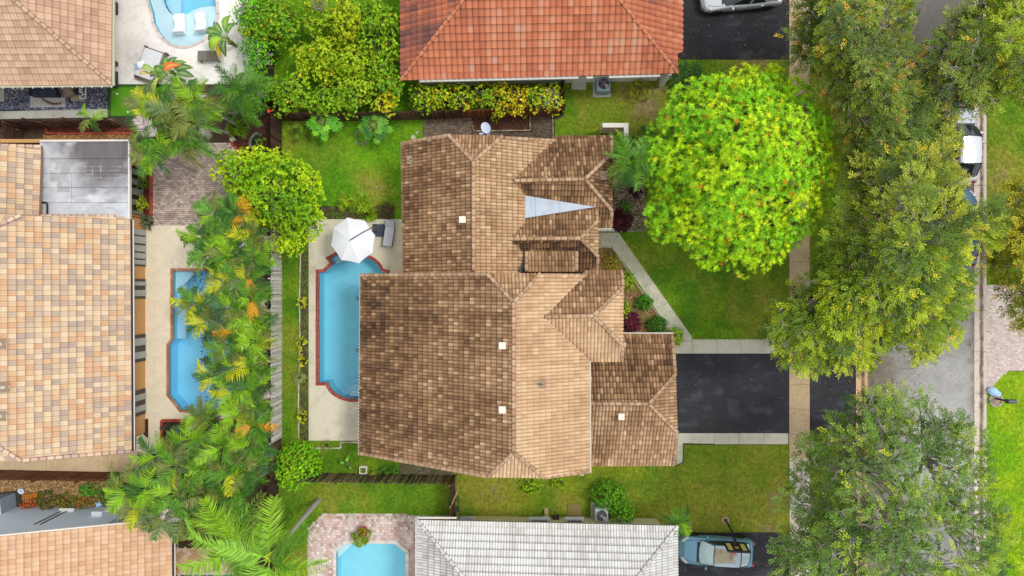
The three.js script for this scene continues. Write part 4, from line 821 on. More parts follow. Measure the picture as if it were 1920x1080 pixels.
  { const t = new GB().tube([P(73, 379.5, 3.16), P(86.5, 379.5, 3.16), P(88.5, 381, 3.16), P(88.5, 404, 3.16)], [0.05], 8); mesh('pipe', t.geo(), mat([40, 46, 44]), H.g, 'black pipe on the flat roof'); }
  vent(H, 3, 645, 5.7, 'pipe'); vent(H, 9, 726, 5.7, 'pipe'); vent(H, 3, 780, 5.7, 'pipe');
  // sliding windows and blinds in the wall towards the pool
  const glass = pmat([34, 32, 36], { roughness: 0.12 }), blind = mat([184, 184, 178], { map: tGrain }), greenish = mat([128, 136, 124], { map: tGrain }), fr = mat([210, 206, 196]);
  const win = (x, y0, y1, parts, label, bm = blind) => {
    const z0 = P(0, y0).z, z1 = P(0, y1).z, g = new THREE.Group(); g.name = 'window'; g.userData.label = label; g.position.set(x, 0, (z0 + z1) / 2); H.g.add(g);
    const L0 = z1 - z0; let z = -L0 / 2; const tot = parts.reduce((s, q) => s + q[1], 0);
    for (const [k, w] of parts) { const d = w / tot * L0; const m = mesh(k === 'b' ? 'shutter_panel' : 'pane', new GB().box(k === 'b' ? 0.05 : 0.01, 1.15, z + d / 2, 0.06, 2.1, d - 0.02, 0, [1, 1, 1]).geo(), k === 'b' ? bm : glass, g); z += d; }
    mesh('frame', mergeGeometries([new THREE.BoxGeometry(0.08, 0.06, L0).translate(0.03, 0.08, 0), new THREE.BoxGeometry(0.08, 0.06, L0).translate(0.03, 2.22, 0)]), fr, g);
  };
  win(-22.88, 625, 676, [['g', 7], ['b', 13], ['g', 11], ['b', 12], ['g', 6]], 'wide window with grey panels near the step of the pool edge');
  win(-22.88, 727, 775, [['g', 8], ['b', 11], ['g', 9], ['b', 11], ['g', 7]], 'wide window with grey panels at the lower end of the pool wall');
  win(-22.88, 523, 560, [['g', 5], ['b', 8], ['g', 8], ['b', 12], ['g', 5]], 'window with grey panels opposite the pool steps');
  win(-22.88, 432, 500, [['b', 10], ['g', 2], ['b', 12], ['g', 3], ['b', 11], ['g', 2], ['b', 10], ['g', 2], ['b', 8], ['g', 3]], 'tall grey shuttered opening by the upper end of the deck');
  win(-23.1, 316, 404, [['g', 6], ['b', 10], ['g', 7], ['b', 11], ['g', 6], ['b', 12], ['g', 8], ['b', 10], ['g', 10], ['b', 6]], 'dark slatted opening under the stained flat roof', greenish);
}

// --- the plain tan house in the lower corner
seed(205);
const plain = new House('tiled_house', 'pale blue walled house with a plain tan flat-tile roof', {
  tile: 'flat', w: 0.262, e: 0.365, lip: 0.03, dirt: 0.85, deck: [150, 108, 82],
  palette: [[210, 164, 128], [218, 172, 134], [224, 180, 142], [228, 186, 148], [232, 192, 156], [216, 176, 146]], ridgePal: [[226, 184, 148]],
  shade(p, o, i, j) { return hash2(i, j, 171) * 0.6 + 0.4 * fbm(p.x, p.z, 172, 3); },
});
{
  const H = plain;
  H.facet([[322, 973, 2.9], [324, 1290, 2.9], [-105, 1370, 6.2], [-105, 1015, 6.2]], { s: 1 });
  H.facet([[-105, 1015, 6.2], [-105, 1370, 6.2], [-700, 1290, 2.9], [-700, 973, 2.9]], { s: 2, hidden: 1 });
  H.finish();
  H.bars('gutter', [[324, 972, 2.86], [326, 1290, 2.86]], 0.12, 0.12, mat([70, 62, 62]), -0.06); H.bars('gutter_lip', [[327, 972, 2.88], [329, 1290, 2.88]], 0.05, 0.06, trimMat, -0.05);
  H.bars('fascia', [[322, 971.5, 2.9], [-105, 1013.5, 6.2]], 0.07, 0.16, trimMat, 0.0);
  H.walls([[-34, 13.75], [-23.45, 13.75], [-23.45, 22.5], [-34, 22.5]], 2.7, mat([218, 238, 252]));
  H.bars('soffit', [[318, 976, 2.8], [228, 985, 3.3]], 1.6, 0.05, mat([104, 102, 104]), -0.25);
  { const p = P(192, 957, 1.2), b = new GB().box(p.x, 1.3, 13.52, 0.62, 0.9, 0.3, 0, [1, 1, 1]); mesh('meter_box', b.geo(), mat([214, 220, 228]), H.g, 'pale box fixed to the blue wall'); }
  { const b = new GB(); for (const k of [0, 1]) b.box(-27.55 + k * 0.34, 2.0, 13.63, 0.07, 2.2, 0.03, 0, [1, 1, 1]); mesh('window_slot', b.geo(), mat([48, 42, 46]), H.g); mesh('window_sill', new GB().box(-27.2, 0.9, 13.55, 0.9, 0.06, 0.2, 0, [1, 1, 1]).geo(), trimMat, H.g); }
}

// --- the white-grey house below
seed(206);
const white = new House('tiled_house', 'white and grey ribbed tile roof house beside the blue parked car', {
  tile: 'roll', w: 0.162, e: 0.40, lip: 0.042, dirt: 0.66, deck: [140, 135, 129],
  palette: [[150, 144, 136], [176, 170, 162], [194, 190, 184], [208, 205, 200], [220, 218, 213], [230, 228, 224], [238, 237, 233], [244, 243, 240]], ridgePal: [[232, 230, 226], [222, 220, 216], [210, 208, 204]],
  shade(p, o, i, j) { const n = fbm(p.x * 0.5, p.z * 0.5, 181, 4), s = fbm(p.x * 1.6, p.z * 0.5, 182, 3); return (o.t ?? 0.78) + 0.5 * (n - 0.5) + 0.4 * (s - 0.5) + 0.3 * (hash2(i, j, 183) - 0.5); },
});
{
  const H = white, A = [783, 975, 2.9], B = [1270, 986, 2.9], a = [977, 1214, 5.3], b = [1084, 1220, 5.3];
  H.facet([A, a, b, B], { t: 0.8, s: 1 });
  H.facet([A, [783, 1440, 2.9], [977, 1216, 5.3], a], { t: 0.5, s: 2 });  // less lit slope, greyness put into the tile tone
  H.facet([B, b, [1084, 1222, 5.3], [1272, 1440, 2.9]], { t: 0.66, s: 3 });
  H.facet([[977, 1216, 5.3], [783, 1440, 2.9], [1272, 1440, 2.9], [1084, 1222, 5.3]], { t: 0.6, s: 4, hidden: 1 });
  H.finish(); H.ridge([A, a], { len: 0.42 }); H.ridge([B, b], { len: 0.42 }); H.ridge([a, b]);
  H.bars('gutter', [[780, 970.5, 2.86], [856, 971, 2.86], [780.5, 970, 2.86], [780.5, 1440, 2.86]], 0.09, 0.12, trimMat, -0.02);
  H.walls([[-4.9, 14.3], [9.0, 14.5], [9.0, 25.5], [-4.9, 25.5]], 2.7, mat([240, 234, 190], { map: tGrain }));
  const fr = mat([200, 204, 210]), wn = (px0, px1, label) => { const g = new THREE.Group(); g.name = 'window'; g.userData.label = label; const x0 = P(px0, 0, 0.9).x, x1 = P(px1, 0, 0.9).x; g.position.set((x0 + x1) / 2, 0, 14.18); H.g.add(g); mesh('pane', new THREE.BoxGeometry(x1 - x0, 1.2, 0.06).translate(0, 1.5, 0.04), pmat([50, 54, 60], { roughness: 0.12 }), g); mesh('sill', new THREE.BoxGeometry(x1 - x0 + 0.3, 0.09, 0.26).translate(0, 0.86, -0.05), fr, g); };
  wn(868, 886, 'window beside the wooden side gate'); wn(996, 1026, 'window beside the small green bush pot'); wn(1064, 1090, 'door and step beside the air conditioner');
}

// ---------------------------------------------------------------- fences: every picket, rail and post
const woodMats = (rgbs) => rgbs.map((c) => mat(c, { map: scaled(tWood, 1.4, 0.6), roughness: 0.95 }));
const woods = { dark: woodMats([[98, 68, 50], [84, 58, 44], [112, 80, 58], [72, 50, 40]]), brown: woodMats([[132, 84, 48], [118, 74, 42], [146, 96, 58]]), red: woodMats([[132, 76, 42], [118, 66, 38], [146, 88, 52]]), grey: woodMats([[246, 242, 232], [230, 226, 216], [252, 248, 240], [212, 206, 198]]), moss: woodMats([[128, 114, 78], [104, 90, 64], [146, 132, 92], [84, 70, 54]]) };
function fence(label, px, kind, { h = 1.8, bw = 0.14, gap = 0.012, side = 1, lean = 0, tilt = 0.01, post = 2.4 } = {}) {
  const pts = px.map((q) => P(...q)), o = thing('wooden_fence', label, 'fence', pts[0].clone());
  const board = new THREE.BoxGeometry(bw - gap, h, 0.022), ms = woods[kind];
  board.translate(0, h / 2, 0);
  for (let k = 0; k + 1 < pts.length; k++) {
    const d = pts[k + 1].clone().sub(pts[k]), L0 = d.length(), n = Math.max(1, Math.round(L0 / bw)), ang = -Math.atan2(d.z, d.x), nx = -d.z / L0 * side, nz = d.x / L0 * side;
    for (let i = 0; i < n; i++) {
      const t = (i + 0.5) / n, m = mesh('picket', board, pick(ms), o), q = pts[k].clone().addScaledVector(d, t).sub(o.position), alt = (i % 2) * 0.03;
      m.position.set(q.x + nx * alt, -0.02 + rr(-0.03, 0.02), q.z + nz * alt); m.rotation.set(0, ang + rr(-0.05, 0.05), 0); m.rotateX(lean + rr(-tilt, tilt)); m.rotateZ(rr(-tilt, tilt));
    }
    for (const y of [0.35, 1.0, 1.55]) { const m = mesh('rail', new THREE.BoxGeometry(L0, 0.085, 0.045), ms[1], o), q = pts[k].clone().addScaledVector(d, 0.5).sub(o.position); m.position.set(q.x - nx * 0.05, y * h / 1.8, q.z - nz * 0.05); m.rotation.y = ang; }
    const np = Math.max(1, Math.round(L0 / post));
    for (let i = 0; i <= np; i++) { const q = pts[k].clone().addScaledVector(d, i / np).sub(o.position), m = mesh('post', new THREE.BoxGeometry(0.1, h + 0.06, 0.1).translate(0, h / 2, 0), ms[0], o); m.position.set(q.x - nx * 0.11, 0, q.z - nz * 0.11); m.rotation.y = ang; }
  }
  return o;
}
seed(301);
fence('long dark wooden fence across the top of the lawn with papaya plants', [[528, 226], [700, 226], [868, 222]], 'dark', { side: 1, tilt: 0.03 });
fence('reddish brown wooden fence section behind the satellite dish and yellow hedge', [[868, 221.5], [1046, 217.5]], 'red', { side: 1 });
fence('weathered grey wooden fence between the palm row and the narrow lawn', [[528, 300], [528, 820]], 'grey', { side: -1, tilt: 0.03 });
fence('dark brown fence corner beside the grass where the two papayas grow', [[528, 226], [528, 300]], 'dark', { side: -1 });
fence('mossy brown fence between the pool deck end and the lower back lawn', [[574, 886.5], [848, 891]], 'moss', { side: -1, tilt: 0.04 });
fence('dark fence stub behind the bright lime shrub at the lower yard corner', [[527, 820], [527, 886]], 'dark', { side: -1 });
fence('brown boundary fence behind the coconut palm and lower back lawn', [[522, 892], [523, 1150]], 'dark', { side: -1, tilt: 0.03 });
fence('short weathered side gate fence at the end of the white tile roof', [[850, 892], [850, 968]], 'dark', { side: 1, tilt: 0.04 });
fence('straight brown fence with fine pickets beside the sand-coloured path', [[-60, 882.5], [256, 886.5]], 'brown', { side: -1, bw: 0.13 });
fence('dark brown fence above the red mulch bed and stained flat roof', [[-60, 241], [226, 238]], 'dark', { side: 1, tilt: 0.03 });
fence('dark fence cross piece beside the grey bin under the tan house', [[46, 243], [44, 268]], 'dark', { side: 1 });
fence('shaded dark fence between the bright leafy hedge and the fruit trees', [[513, -60], [513, 214]], 'dark', { side: -1 });
fence('thin dark fence end beside the yellow hedge and air conditioner', [[1054, 146], [1055, 214]], 'dark', { side: -1 });
// low white wall by the front lawn
{
  const o = thing('garden_wall', 'low white L-shaped garden wall beside the mango tree and brown roof', 'wall', P(1155, 248)), b = new GB(), q = (x, y) => P(x, y).sub(o.position), h = 1.5, k = (CAM_H - h) / CAM_H;
  const A = P(1134, 235, h).sub(o.position), B = P(1174, 235, h).sub(o.position), C = P(1174, 275, h).sub(o.position), m = mat([240, 234, 222], { map: tGrain });
  mesh('wall', new GB().box((A.x + B.x) / 2, h / 2, A.z, B.x - A.x + 0.22, h, 0.22, 0, [1, 1, 1]).box(B.x, h / 2 - 0.002, (B.z + C.z) / 2 + 0.11, 0.218, h - 0.004, C.z - B.z, 0, [1, 1, 1]).geo(), mat([226, 206, 186], { map: tGrain }), o);
  mesh('coping', new GB().box((A.x + B.x) / 2, h + 0.02, A.z, B.x - A.x + 0.27, 0.05, 0.27, 0, [1, 1, 1]).box(B.x, h + 0.021, (B.z + C.z) / 2 + 0.135, 0.268, 0.05, C.z - B.z, 0, [1, 1, 1]).geo(), m, o);
}

// ---------------------------------------------------------------- cars
const tyreM = mat([34, 34, 36], { roughness: 0.9 }), glassM = pmat([30, 40, 48], { roughness: 0.06, clearcoat: 1, clearcoatRoughness: 0.03 }), blackM = mat([26, 26, 28], { roughness: 0.5 }), lampM = pmat([190, 198, 200], { roughness: 0.15, clearcoat: 1 }), tailM = pmat([150, 24, 24], { roughness: 0.2, clearcoat: 1 });
function car(label, pos, heading, { L: LL = 4.7, W: WW = 1.78, H: HH = 1.44, paint, roofMat, screen = glassM, group, openDoor = false, suv = false }) {
  const o = thing('parked_car', label, 'car', pos, group); o.rotation.y = heading;      // +x is the nose
  const pm = paint, hw = WW / 2, n = 25, b = new GB(), rings = [];
  const prof = (t) => {                                    // t 0 nose .. 1 tail: half width, deck height, sill height
    const nose = Math.sqrt(clamp(1 - Math.pow(1 - clamp(t / 0.13, 0, 1), 2.2), 0, 1)), tail = Math.sqrt(clamp(1 - Math.pow(1 - clamp((1 - t) / 0.10, 0, 1), 2.4), 0, 1));
    const w = hw * lerp(0.55, 1, nose) * lerp(0.72, 1, tail) * (1 - 0.02 * Math.cos(t * 6.28));
    const top = t < 0.30 ? lerp(0.66, 0.93, smooth(0, 0.30, t)) : t < 0.78 ? 0.95 : lerp(0.97, 0.90, smooth(0.78, 1, t));
    return [w, lerp(0.52, top, Math.min(1, Math.min(nose, tail) * 1.15)), 0.22];
  };
  for (let k = 0; k <= n; k++) {
    const t = k / n, x = LL / 2 - t * LL, [w, top, sill] = prof(t), ring = [];
    for (const [f, y] of [[0.90, sill], [0.97, sill + 0.16], [1.0, lerp(sill, top, 0.55)], [0.975, lerp(sill, top, 0.84)], [0.91, top - 0.035], [0.80, top], [0.4, top + 0.025], [0, top + 0.035], [-0.4, top + 0.025], [-0.80, top], [-0.91, top - 0.035], [-0.975, lerp(sill, top, 0.84)], [-1.0, lerp(sill, top, 0.55)], [-0.97, sill + 0.16], [-0.90, sill]]) ring.push(b.v(x, y, f * w, [1, 1, 1], t, f));
    rings.push(ring);
  }
  for (let k = 0; k < n; k++) for (let j = 0; j < 14; j++) b.quad(rings[k][j], rings[k][j + 1], rings[k + 1][j + 1], rings[k + 1][j]);
  for (const [r, flip] of [[rings[0], 0], [rings[n], 1]]) for (let j = 1; j < 13; j++) flip ? b.tri(r[0], r[j], r[j + 1]) : b.tri(r[0], r[j + 1], r[j]);
  mesh('body', b.geo(), pm, o);
  // cabin: base at the shoulder line, narrower roof
  const X = (t) => LL / 2 - t * LL, A = X(0.27), B = X(suv ? 0.40 : 0.42), C = X(suv ? 0.86 : 0.76), D = X(suv ? 0.95 : 0.905), wb = hw * 0.90, wr = hw * 0.70, yb = 0.945, yr = HH;
  const cab = new GB(), sect = (x, w, y, bow) => [-1, -0.75, -0.4, 0, 0.4, 0.75, 1].map((f) => V3(x + bow * (1 - f * f), y + 0.03 * (1 - f * f) - (Math.abs(f) === 1 ? 0.025 : 0), f * w));
  const quads = (g, r1, r2) => { for (let j = 0; j + 1 < r1.length; j++) g.face([r1[j], r2[j], r2[j + 1], r1[j + 1]], [1, 1, 1]); };
  const base1 = sect(A, wb * 0.93, yb - 0.03, 0.14), top1 = sect(B, wr, yr - 0.015, 0.05), top2 = sect(C, wr, yr - 0.02, -0.04), base2 = sect(D, wb * 0.9, yb - 0.03, -0.10);
  const ws = new GB(); quads(ws, top1, base1); mesh('windshield', ws.geo(), screen, o);
  const rw = new GB(); quads(rw, base2, top2); mesh('rear_window', rw.geo(), screen, o);
  const roof = new GB(), mid1 = sect(lerp(B, C, 0.33), wr * 1.02, yr, 0), mid2 = sect(lerp(B, C, 0.66), wr * 1.02, yr, 0); quads(roof, mid1, top1); quads(roof, mid2, mid1); quads(roof, top2, mid2); mesh('roof_panel', roof.geo(), roofMat ?? pm, o);
  for (const s of [-1, 1]) {                               // side glass in panes between painted pillars
    const bt = (t) => V3(lerp(A + 0.02, D, t), yb - 0.03, s * wb * (0.93 + 0.07 * Math.sin(Math.PI * t))), tt = (t) => V3(lerp(B, C, t), yr - 0.045, s * wr * (1 + 0.02 * Math.sin(Math.PI * t)));
    const shell = new GB(); for (let k = 0; k < 8; k++) { const f = [bt(k / 8), bt((k + 1) / 8), tt((k + 1) / 8), tt(k / 8)]; shell.face(s > 0 ? f : f.reverse(), [1, 1, 1]); }
    mesh('cabin_side', shell.geo(), pm, o);
    for (const [t0, t1] of [[0.07, 0.44], [0.48, 0.78], ...(suv ? [[0.81, 0.95]] : [])]) {
      const g = new GB(), q = (t, h) => { const p = bt(t).lerp(tt(t), h); p.z += s * 0.006; p.y += 0.003; return p; }, f = [q(t0, 0.12), q(t1, 0.12), q(t1 - 0.02, 0.88), q(t0 + 0.03, 0.88)]; g.face(s > 0 ? f : f.reverse(), [1, 1, 1]); mesh('side_window', g.geo(), glassM, o);
    }
    for (const [t0] of [[0.5], [0.72]]) mesh('door_handle', new THREE.BoxGeometry(0.2, 0.03, 0.04).translate(X(t0), 0.79, s * (hw * 0.985)), steel, o);
    const mir = mesh('mirror', new THREE.SphereGeometry(0.1, 12, 8).scale(0.75, 0.6, 1.25).translate(X(0.345), 1.0, s * (hw + 0.06)), pm, o);
    for (const t of [0.19, 0.80]) {
      const w = new THREE.Group(); w.name = 'wheel'; w.position.set(X(t), 0.32, s * (hw - 0.1)); o.add(w);
      mesh('tyre', new THREE.TorusGeometry(0.245, 0.085, 10, 24).scale(1, 1, 1.25), tyreM, w); mesh('rim', new THREE.CylinderGeometry(0.2, 0.2, 0.1, 20).rotateX(Math.PI / 2).translate(0, 0, s * 0.05), mat([196, 196, 200], { metalness: 0.6, roughness: 0.35 }), w);
    }
    mesh('headlight', new THREE.SphereGeometry(0.17, 14, 10).scale(1.6, 0.22, 0.55).rotateY(s * 0.75).rotateZ(-0.18).translate(X(0.07), 0.70, s * hw * 0.73), lampM, o);
    mesh('taillight', new THREE.SphereGeometry(0.16, 14, 10).scale(0.75, 0.6, 0.9).translate(X(0.972), 0.80, s * hw * 0.74), tailM, o);
  }
  mesh('underside', new THREE.BoxGeometry(LL * 0.9, 0.12, WW * 0.86).translate(0, 0.2, 0), blackM, o);
  for (const t of [0.19, 0.80]) for (const s of [-1, 1]) mesh('wheel_arch', new THREE.CylinderGeometry(0.37, 0.37, 0.09, 22).rotateX(Math.PI / 2).translate(X(t), 0.34, s * (hw - 0.018)), blackM, o);
  const sm = mat([20, 20, 22], { roughness: 0.7 });
  const seam = (pts) => mesh('panel_gap', new GB().tube(pts, [0.009], 5).geo(), sm, o);
  seam([-0.86, -0.5, 0, 0.5, 0.86].map((f) => V3(X(0.265) + 0.1 * (1 - f * f), 0.935 + 0.03 * (1 - f * f), f * hw * 0.86)));
  for (const s of [-1, 1]) seam([V3(X(0.06), 0.76, s * hw * 0.62), V3(X(0.16), 0.875, s * hw * 0.76), V3(X(0.265), 0.915, s * hw * 0.83)]);
  for (const sec of [base1, top1, top2, base2]) mesh('window_trim', new GB().tube(sec.map((q) => q.clone().add(V3(0, 0.012, 0))), [0.026], 6).geo(), blackM, o);
  for (const s of [0, 6]) { mesh('window_trim', new GB().tube([base1[s], top1[s]].map((q) => q.clone().add(V3(0, 0.01, 0))), [0.024], 6).geo(), blackM, o); mesh('window_trim', new GB().tube([base2[s], top2[s]].map((q) => q.clone().add(V3(0, 0.01, 0))), [0.024], 6).geo(), blackM, o); }
  mesh('wiper_cowl', new THREE.BoxGeometry(0.12, 0.02, hw * 1.4).translate(A + 0.17, 0.945, 0), blackM, o);
  if (openDoor) { const d = new THREE.Group(); d.name = 'door'; d.userData.label = 'rear door standing open'; d.position.set(X(0.46), 0, -hw + 0.02); d.rotation.y = 0.95; o.add(d); mesh('door_panel', new RoundedBoxGeometry(1.05, 0.72, 0.11, 2, 0.04).translate(-0.52, 0.6, 0), pm, d); mesh('door_glass', new THREE.BoxGeometry(0.8, 0.36, 0.02).translate(-0.5, 1.14, 0.05), glassM, d); }
  return o;
}
const paintOf = (rgb, o = {}) => pmat(rgb, { roughness: 0.35, metalness: 0.25, clearcoat: 1, clearcoatRoughness: 0.06, ...o });
{
  const tRoofRust = dataTex(256, 256, (u, v) => { const n = fbm(u * 6, v * 6, 311, 4), d = Math.max(Math.abs(u - 0.55) * 1.9, Math.abs(v - 0.5) * 2.3), k = smooth(0.95, 0.5, d + 0.5 * (n - 0.5)); let c = mixc([0.46, 0.58, 0.64], [0.40, 0.33, 0.20], k * 0.9); return mixc(c, [0.36, 0.17, 0.10], 0.8 * k * smooth(0.5, 0.85, fbm(u * 4 + 3, v * 4, 312, 3) + 0.35 * smooth(0.5, 0.2, u))); });
  const rm = mat(null, { roughness: 0.75 });
  const blue = car('light blue sedan with a rust-stained roof parked on the driveway below the basketball hoop', [12.58, 0, 16.18], Math.PI - 0.055, { L: 4.62, W: 1.76, paint: paintOf([98, 152, 178]), roofMat: rm, group: undefined, screen: pmat([186, 212, 214], { roughness: 0.1, clearcoat: 1 }) });  // screen glass coloured pale for the sky mirrored in it
  const rp = blue.children.find((c) => c.name === 'roof_panel'); const p = rp.geometry.attributes.position, u = rp.geometry.attributes.uv; for (let i = 0; i < p.count; i++) u.setXY(i, clamp((p.getX(i) + 1.1) / 1.7, 0, 1), clamp(p.getZ(i) / 1.3 + 0.5, 0, 1)); rm.map = tRoofRust;
}
car('silver sedan on the dark driveway beside the orange-red roof', [14.15, 0, -18.1], Math.PI + 0.10, { L: 5.05, W: 1.84, H: 1.46, paint: paintOf([206, 210, 214], { metalness: 0.5 }) });
car('white car at the kerb under the street trees with its rear door open', [27.65, 0, -8.75], Math.PI / 2, { L: 4.7, W: 1.8, H: 1.5, paint: paintOf([212, 216, 226], { metalness: 0 }), openDoor: true });
car('dark blue car at the kerb under the street trees behind the white car', [27.62, 0, -3.72], Math.PI / 2, { L: 4.85, W: 1.82, H: 1.45, paint: paintOf([58, 108, 140]) });

// ---------------------------------------------------------------- things on the drives and by the street
{   // basketball hoop leaning over the blue car
  const o = thing('basketball_hoop', 'black basketball hoop on a bent pole leaning over the blue sedan', 'basketball hoop', P(1360, 975));
  const at = (x, y, h) => P(x, y, h).sub(o.position), bm = mat([42, 46, 60], { roughness: 0.45, metalness: 0.3 });
  mesh('base_ring', new THREE.TorusGeometry(0.18, 0.06, 8, 24).rotateX(Math.PI / 2).translate(0, 0.03, 0), mat([206, 178, 138], { map: tGrain }), o);
  mesh('base_sand', new THREE.CylinderGeometry(0.17, 0.17, 0.03, 20).translate(0, 0.015, 0), mat([176, 128, 92], { map: tDirt }), o);
  mesh('pole', new GB().tube([at(1360, 975, 0), at(1368, 988, 1.5), at(1374, 1000, 2.5), at(1377, 1013, 3.0), at(1377.5, 1022, 3.15)], [0.065, 0.065, 0.062, 0.06, 0.06], 10).geo(), bm, o);
  mesh('brace', new GB().tube([at(1372, 996, 2.2), at(1380, 1012, 2.75), at(1380.5, 1021, 2.85)], [0.035], 8).geo(), bm, o);
  const bb = new THREE.Group(); bb.name = 'backboard'; bb.position.copy(at(1381, 1026, 3.0)); bb.rotation.set(0.22, -0.06, 0); o.add(bb);
  const bx3 = (w, h, d, x, y, z) => new THREE.BoxGeometry(w, h, d).translate(x, y, z);
  mesh('frame', mergeGeometries([bx3(1.32, 0.09, 0.1, 0, 0.42, 0), bx3(1.32, 0.09, 0.1, 0, -0.42, 0), bx3(0.1, 0.75, 0.1, -0.61, 0, 0), bx3(0.1, 0.75, 0.1, 0.61, 0, 0), bx3(0.1, 0.75, 0.1, -0.2, 0, 0), bx3(0.1, 0.75, 0.1, 0.2, 0, 0)]), bm, bb);
  for (const x of [-0.405, 0.405]) mesh('board', bx3(0.31, 0.75, 0.03, x, 0, 0.03), mat([226, 210, 120], { roughness: 0.4 }), bb);
  mesh('board_centre', mergeGeometries([bx3(0.3, 0.26, 0.03, 0, 0.245, 0.031), bx3(0.3, 0.26, 0.03, 0, -0.245, 0.031)]), bm, bb); mesh('board', bx3(0.3, 0.23, 0.03, 0, 0, 0.03), mat([196, 170, 110], { roughness: 0.4 }), bb);
  mesh('rim', new THREE.TorusGeometry(0.225, 0.012, 8, 28).rotateX(Math.PI / 2).translate(0, -0.25, 0.36), mat([210, 90, 40]), bb);
}
{   // mailbox in its stone ring, blue bag
  const o = thing('mailbox', 'grey mailbox on a post inside a small stone ring by the street', 'mailbox', P(1866, 750)), c = [[190, 178, 164], [170, 158, 146], [206, 194, 180]];
  const g = new RoundedBoxGeometry(0.16, 0.09, 0.1, 1, 0.015), ms = c.map((q) => mat(q, { map: tGrain }));
  for (let k = 0; k < 15; k++) { const a = k / 15 * 6.283, m = mesh('stone', g, pick(ms), o); m.position.set(Math.cos(a) * 0.38, 0.05, Math.sin(a) * 0.38); m.rotation.y = Math.PI / 2 - a; }
  mesh('ring_fill', new THREE.CylinderGeometry(0.34, 0.34, 0.04, 22).translate(0, 0.02, 0), mat([196, 172, 150], { map: tDirt }), o);
  mesh('post', new THREE.BoxGeometry(0.1, 0.92, 0.1).translate(0.02, 0.46, -0.1), mat([52, 46, 44]), o);
  mesh('box', mergeGeometries([new THREE.BoxGeometry(0.5, 0.16, 0.24).translate(0, 0, 0), new THREE.CylinderGeometry(0.12, 0.12, 0.5, 18, 1, false, 0, Math.PI).rotateZ(Math.PI / 2).rotateX(0).translate(0, 0.08, 0)]).translate(0.2, 0.98, -0.1), mat([82, 88, 100], { roughness: 0.4, metalness: 0.3 }), o);
  mesh('door', new THREE.BoxGeometry(0.02, 0.26, 0.24).translate(-0.06, 1.01, -0.1), mat([60, 62, 70]), o);
  const bag = thing('plastic_bag', 'crumpled pale blue plastic bag at the kerb by the mailbox', 'bag', P(1858, 733)), s = new THREE.IcosahedronGeometry(0.3, 4), p = s.attributes.position;
  for (let i = 0; i < p.count; i++) { const x = p.getX(i), y = p.getY(i), z = p.getZ(i), k = 0.82 + 0.4 * fbm(x * 5 + 9, z * 5 + y * 4, 321, 3); p.setXYZ(i, x * k * 1.25 + (x > 0.2 ? 0.12 : 0), Math.max(0, y * k * 0.75 + 0.18), z * k * 0.85); }
  s.computeVertexNormals(); s.rotateY(-0.5); mesh('body', s, mat([172, 214, 246], { roughness: 0.45 }), bag); mesh('knot', new THREE.ConeGeometry(0.09, 0.2, 8).rotateZ(-1.3).translate(0.42, 0.2, 0.1), mat([196, 226, 248]), bag);
}
// air conditioners: round-cornered cabinets with a fan under a wire grille
function aircon(label, px, py, w, body, blade, grille) {
  const o = thing('air_conditioner', label, 'air conditioner', P(px, py)), h = 0.85, m = mat(body, { roughness: 0.5 });
  mesh('pad', new THREE.BoxGeometry(w + 0.25, 0.08, w + 0.25).translate(0, 0.04, 0), M.grey, o);
  mesh('cabinet', new RoundedBoxGeometry(w, h, w, 4, 0.13).translate(0, 0.08 + h / 2, 0), m, o);
  const fins = new GB(); for (const s of [-1, 1]) for (let k = -5; k <= 5; k++) { fins.box(k * w / 13, 0.48, s * w / 2, 0.02, 0.66, 0.02, 0, [1, 1, 1]); fins.box(s * w / 2, 0.48, k * w / 13, 0.02, 0.66, 0.02, 0, [1, 1, 1]); } mesh('louver', fins.geo(), mat(body.map((v) => v * 0.8)), o);
  mesh('fan_well', new THREE.CylinderGeometry(w * 0.40, w * 0.40, 0.04, 32).translate(0, h + 0.085, 0), mat([40, 42, 52]), o);
  mesh('lid_ring', new THREE.TorusGeometry(w * 0.42, 0.035, 8, 36).rotateX(Math.PI / 2).translate(0, h + 0.09, 0), m, o);
  for (let k = 0; k < 4; k++) { const s = new THREE.Shape(); s.moveTo(0.04, 0); s.absarc(0, 0, w * 0.36, 0, 0.95, false); s.lineTo(0.03, 0.03); const g = new THREE.ExtrudeGeometry(s, { depth: 0.012, bevelEnabled: false }); g.rotateX(-Math.PI / 2 + 0.14); g.rotateY(k * Math.PI / 2 + 0.4); g.translate(0, h + 0.115, 0); mesh('fan_blade', g, mat(k === 3 ? [206, 208, 210] : blade), o); }
  mesh('hub', new THREE.CylinderGeometry(0.08, 0.08, 0.05, 18).translate(0, h + 0.14, 0), mat([200, 200, 204]), o);
  const gr = []; for (let k = 1; k <= 4; k++) gr.push(new THREE.TorusGeometry(w * 0.1 * k, 0.005, 5, 30).rotateX(Math.PI / 2).translate(0, h + 0.18, 0)); for (let k = 0; k < 8; k++) gr.push(new THREE.BoxGeometry(w * 0.8, 0.008, 0.008).rotateY(k * Math.PI / 8).translate(0, h + 0.18, 0)); mesh('grille', mergeGeometries(gr.map((g) => g.index ? g : g)), mat(grille), o);
}
aircon('blue-grey air conditioner with reddish fan blades under the orange roof edge', 1128, 166, 0.86, [150, 172, 190], [128, 84, 84], [120, 130, 140]);
aircon('silver-grey air conditioner with dark fan beside the round green shrub', 1124, 957, 0.84, [192, 196, 204], [58, 62, 76], [150, 154, 160]);
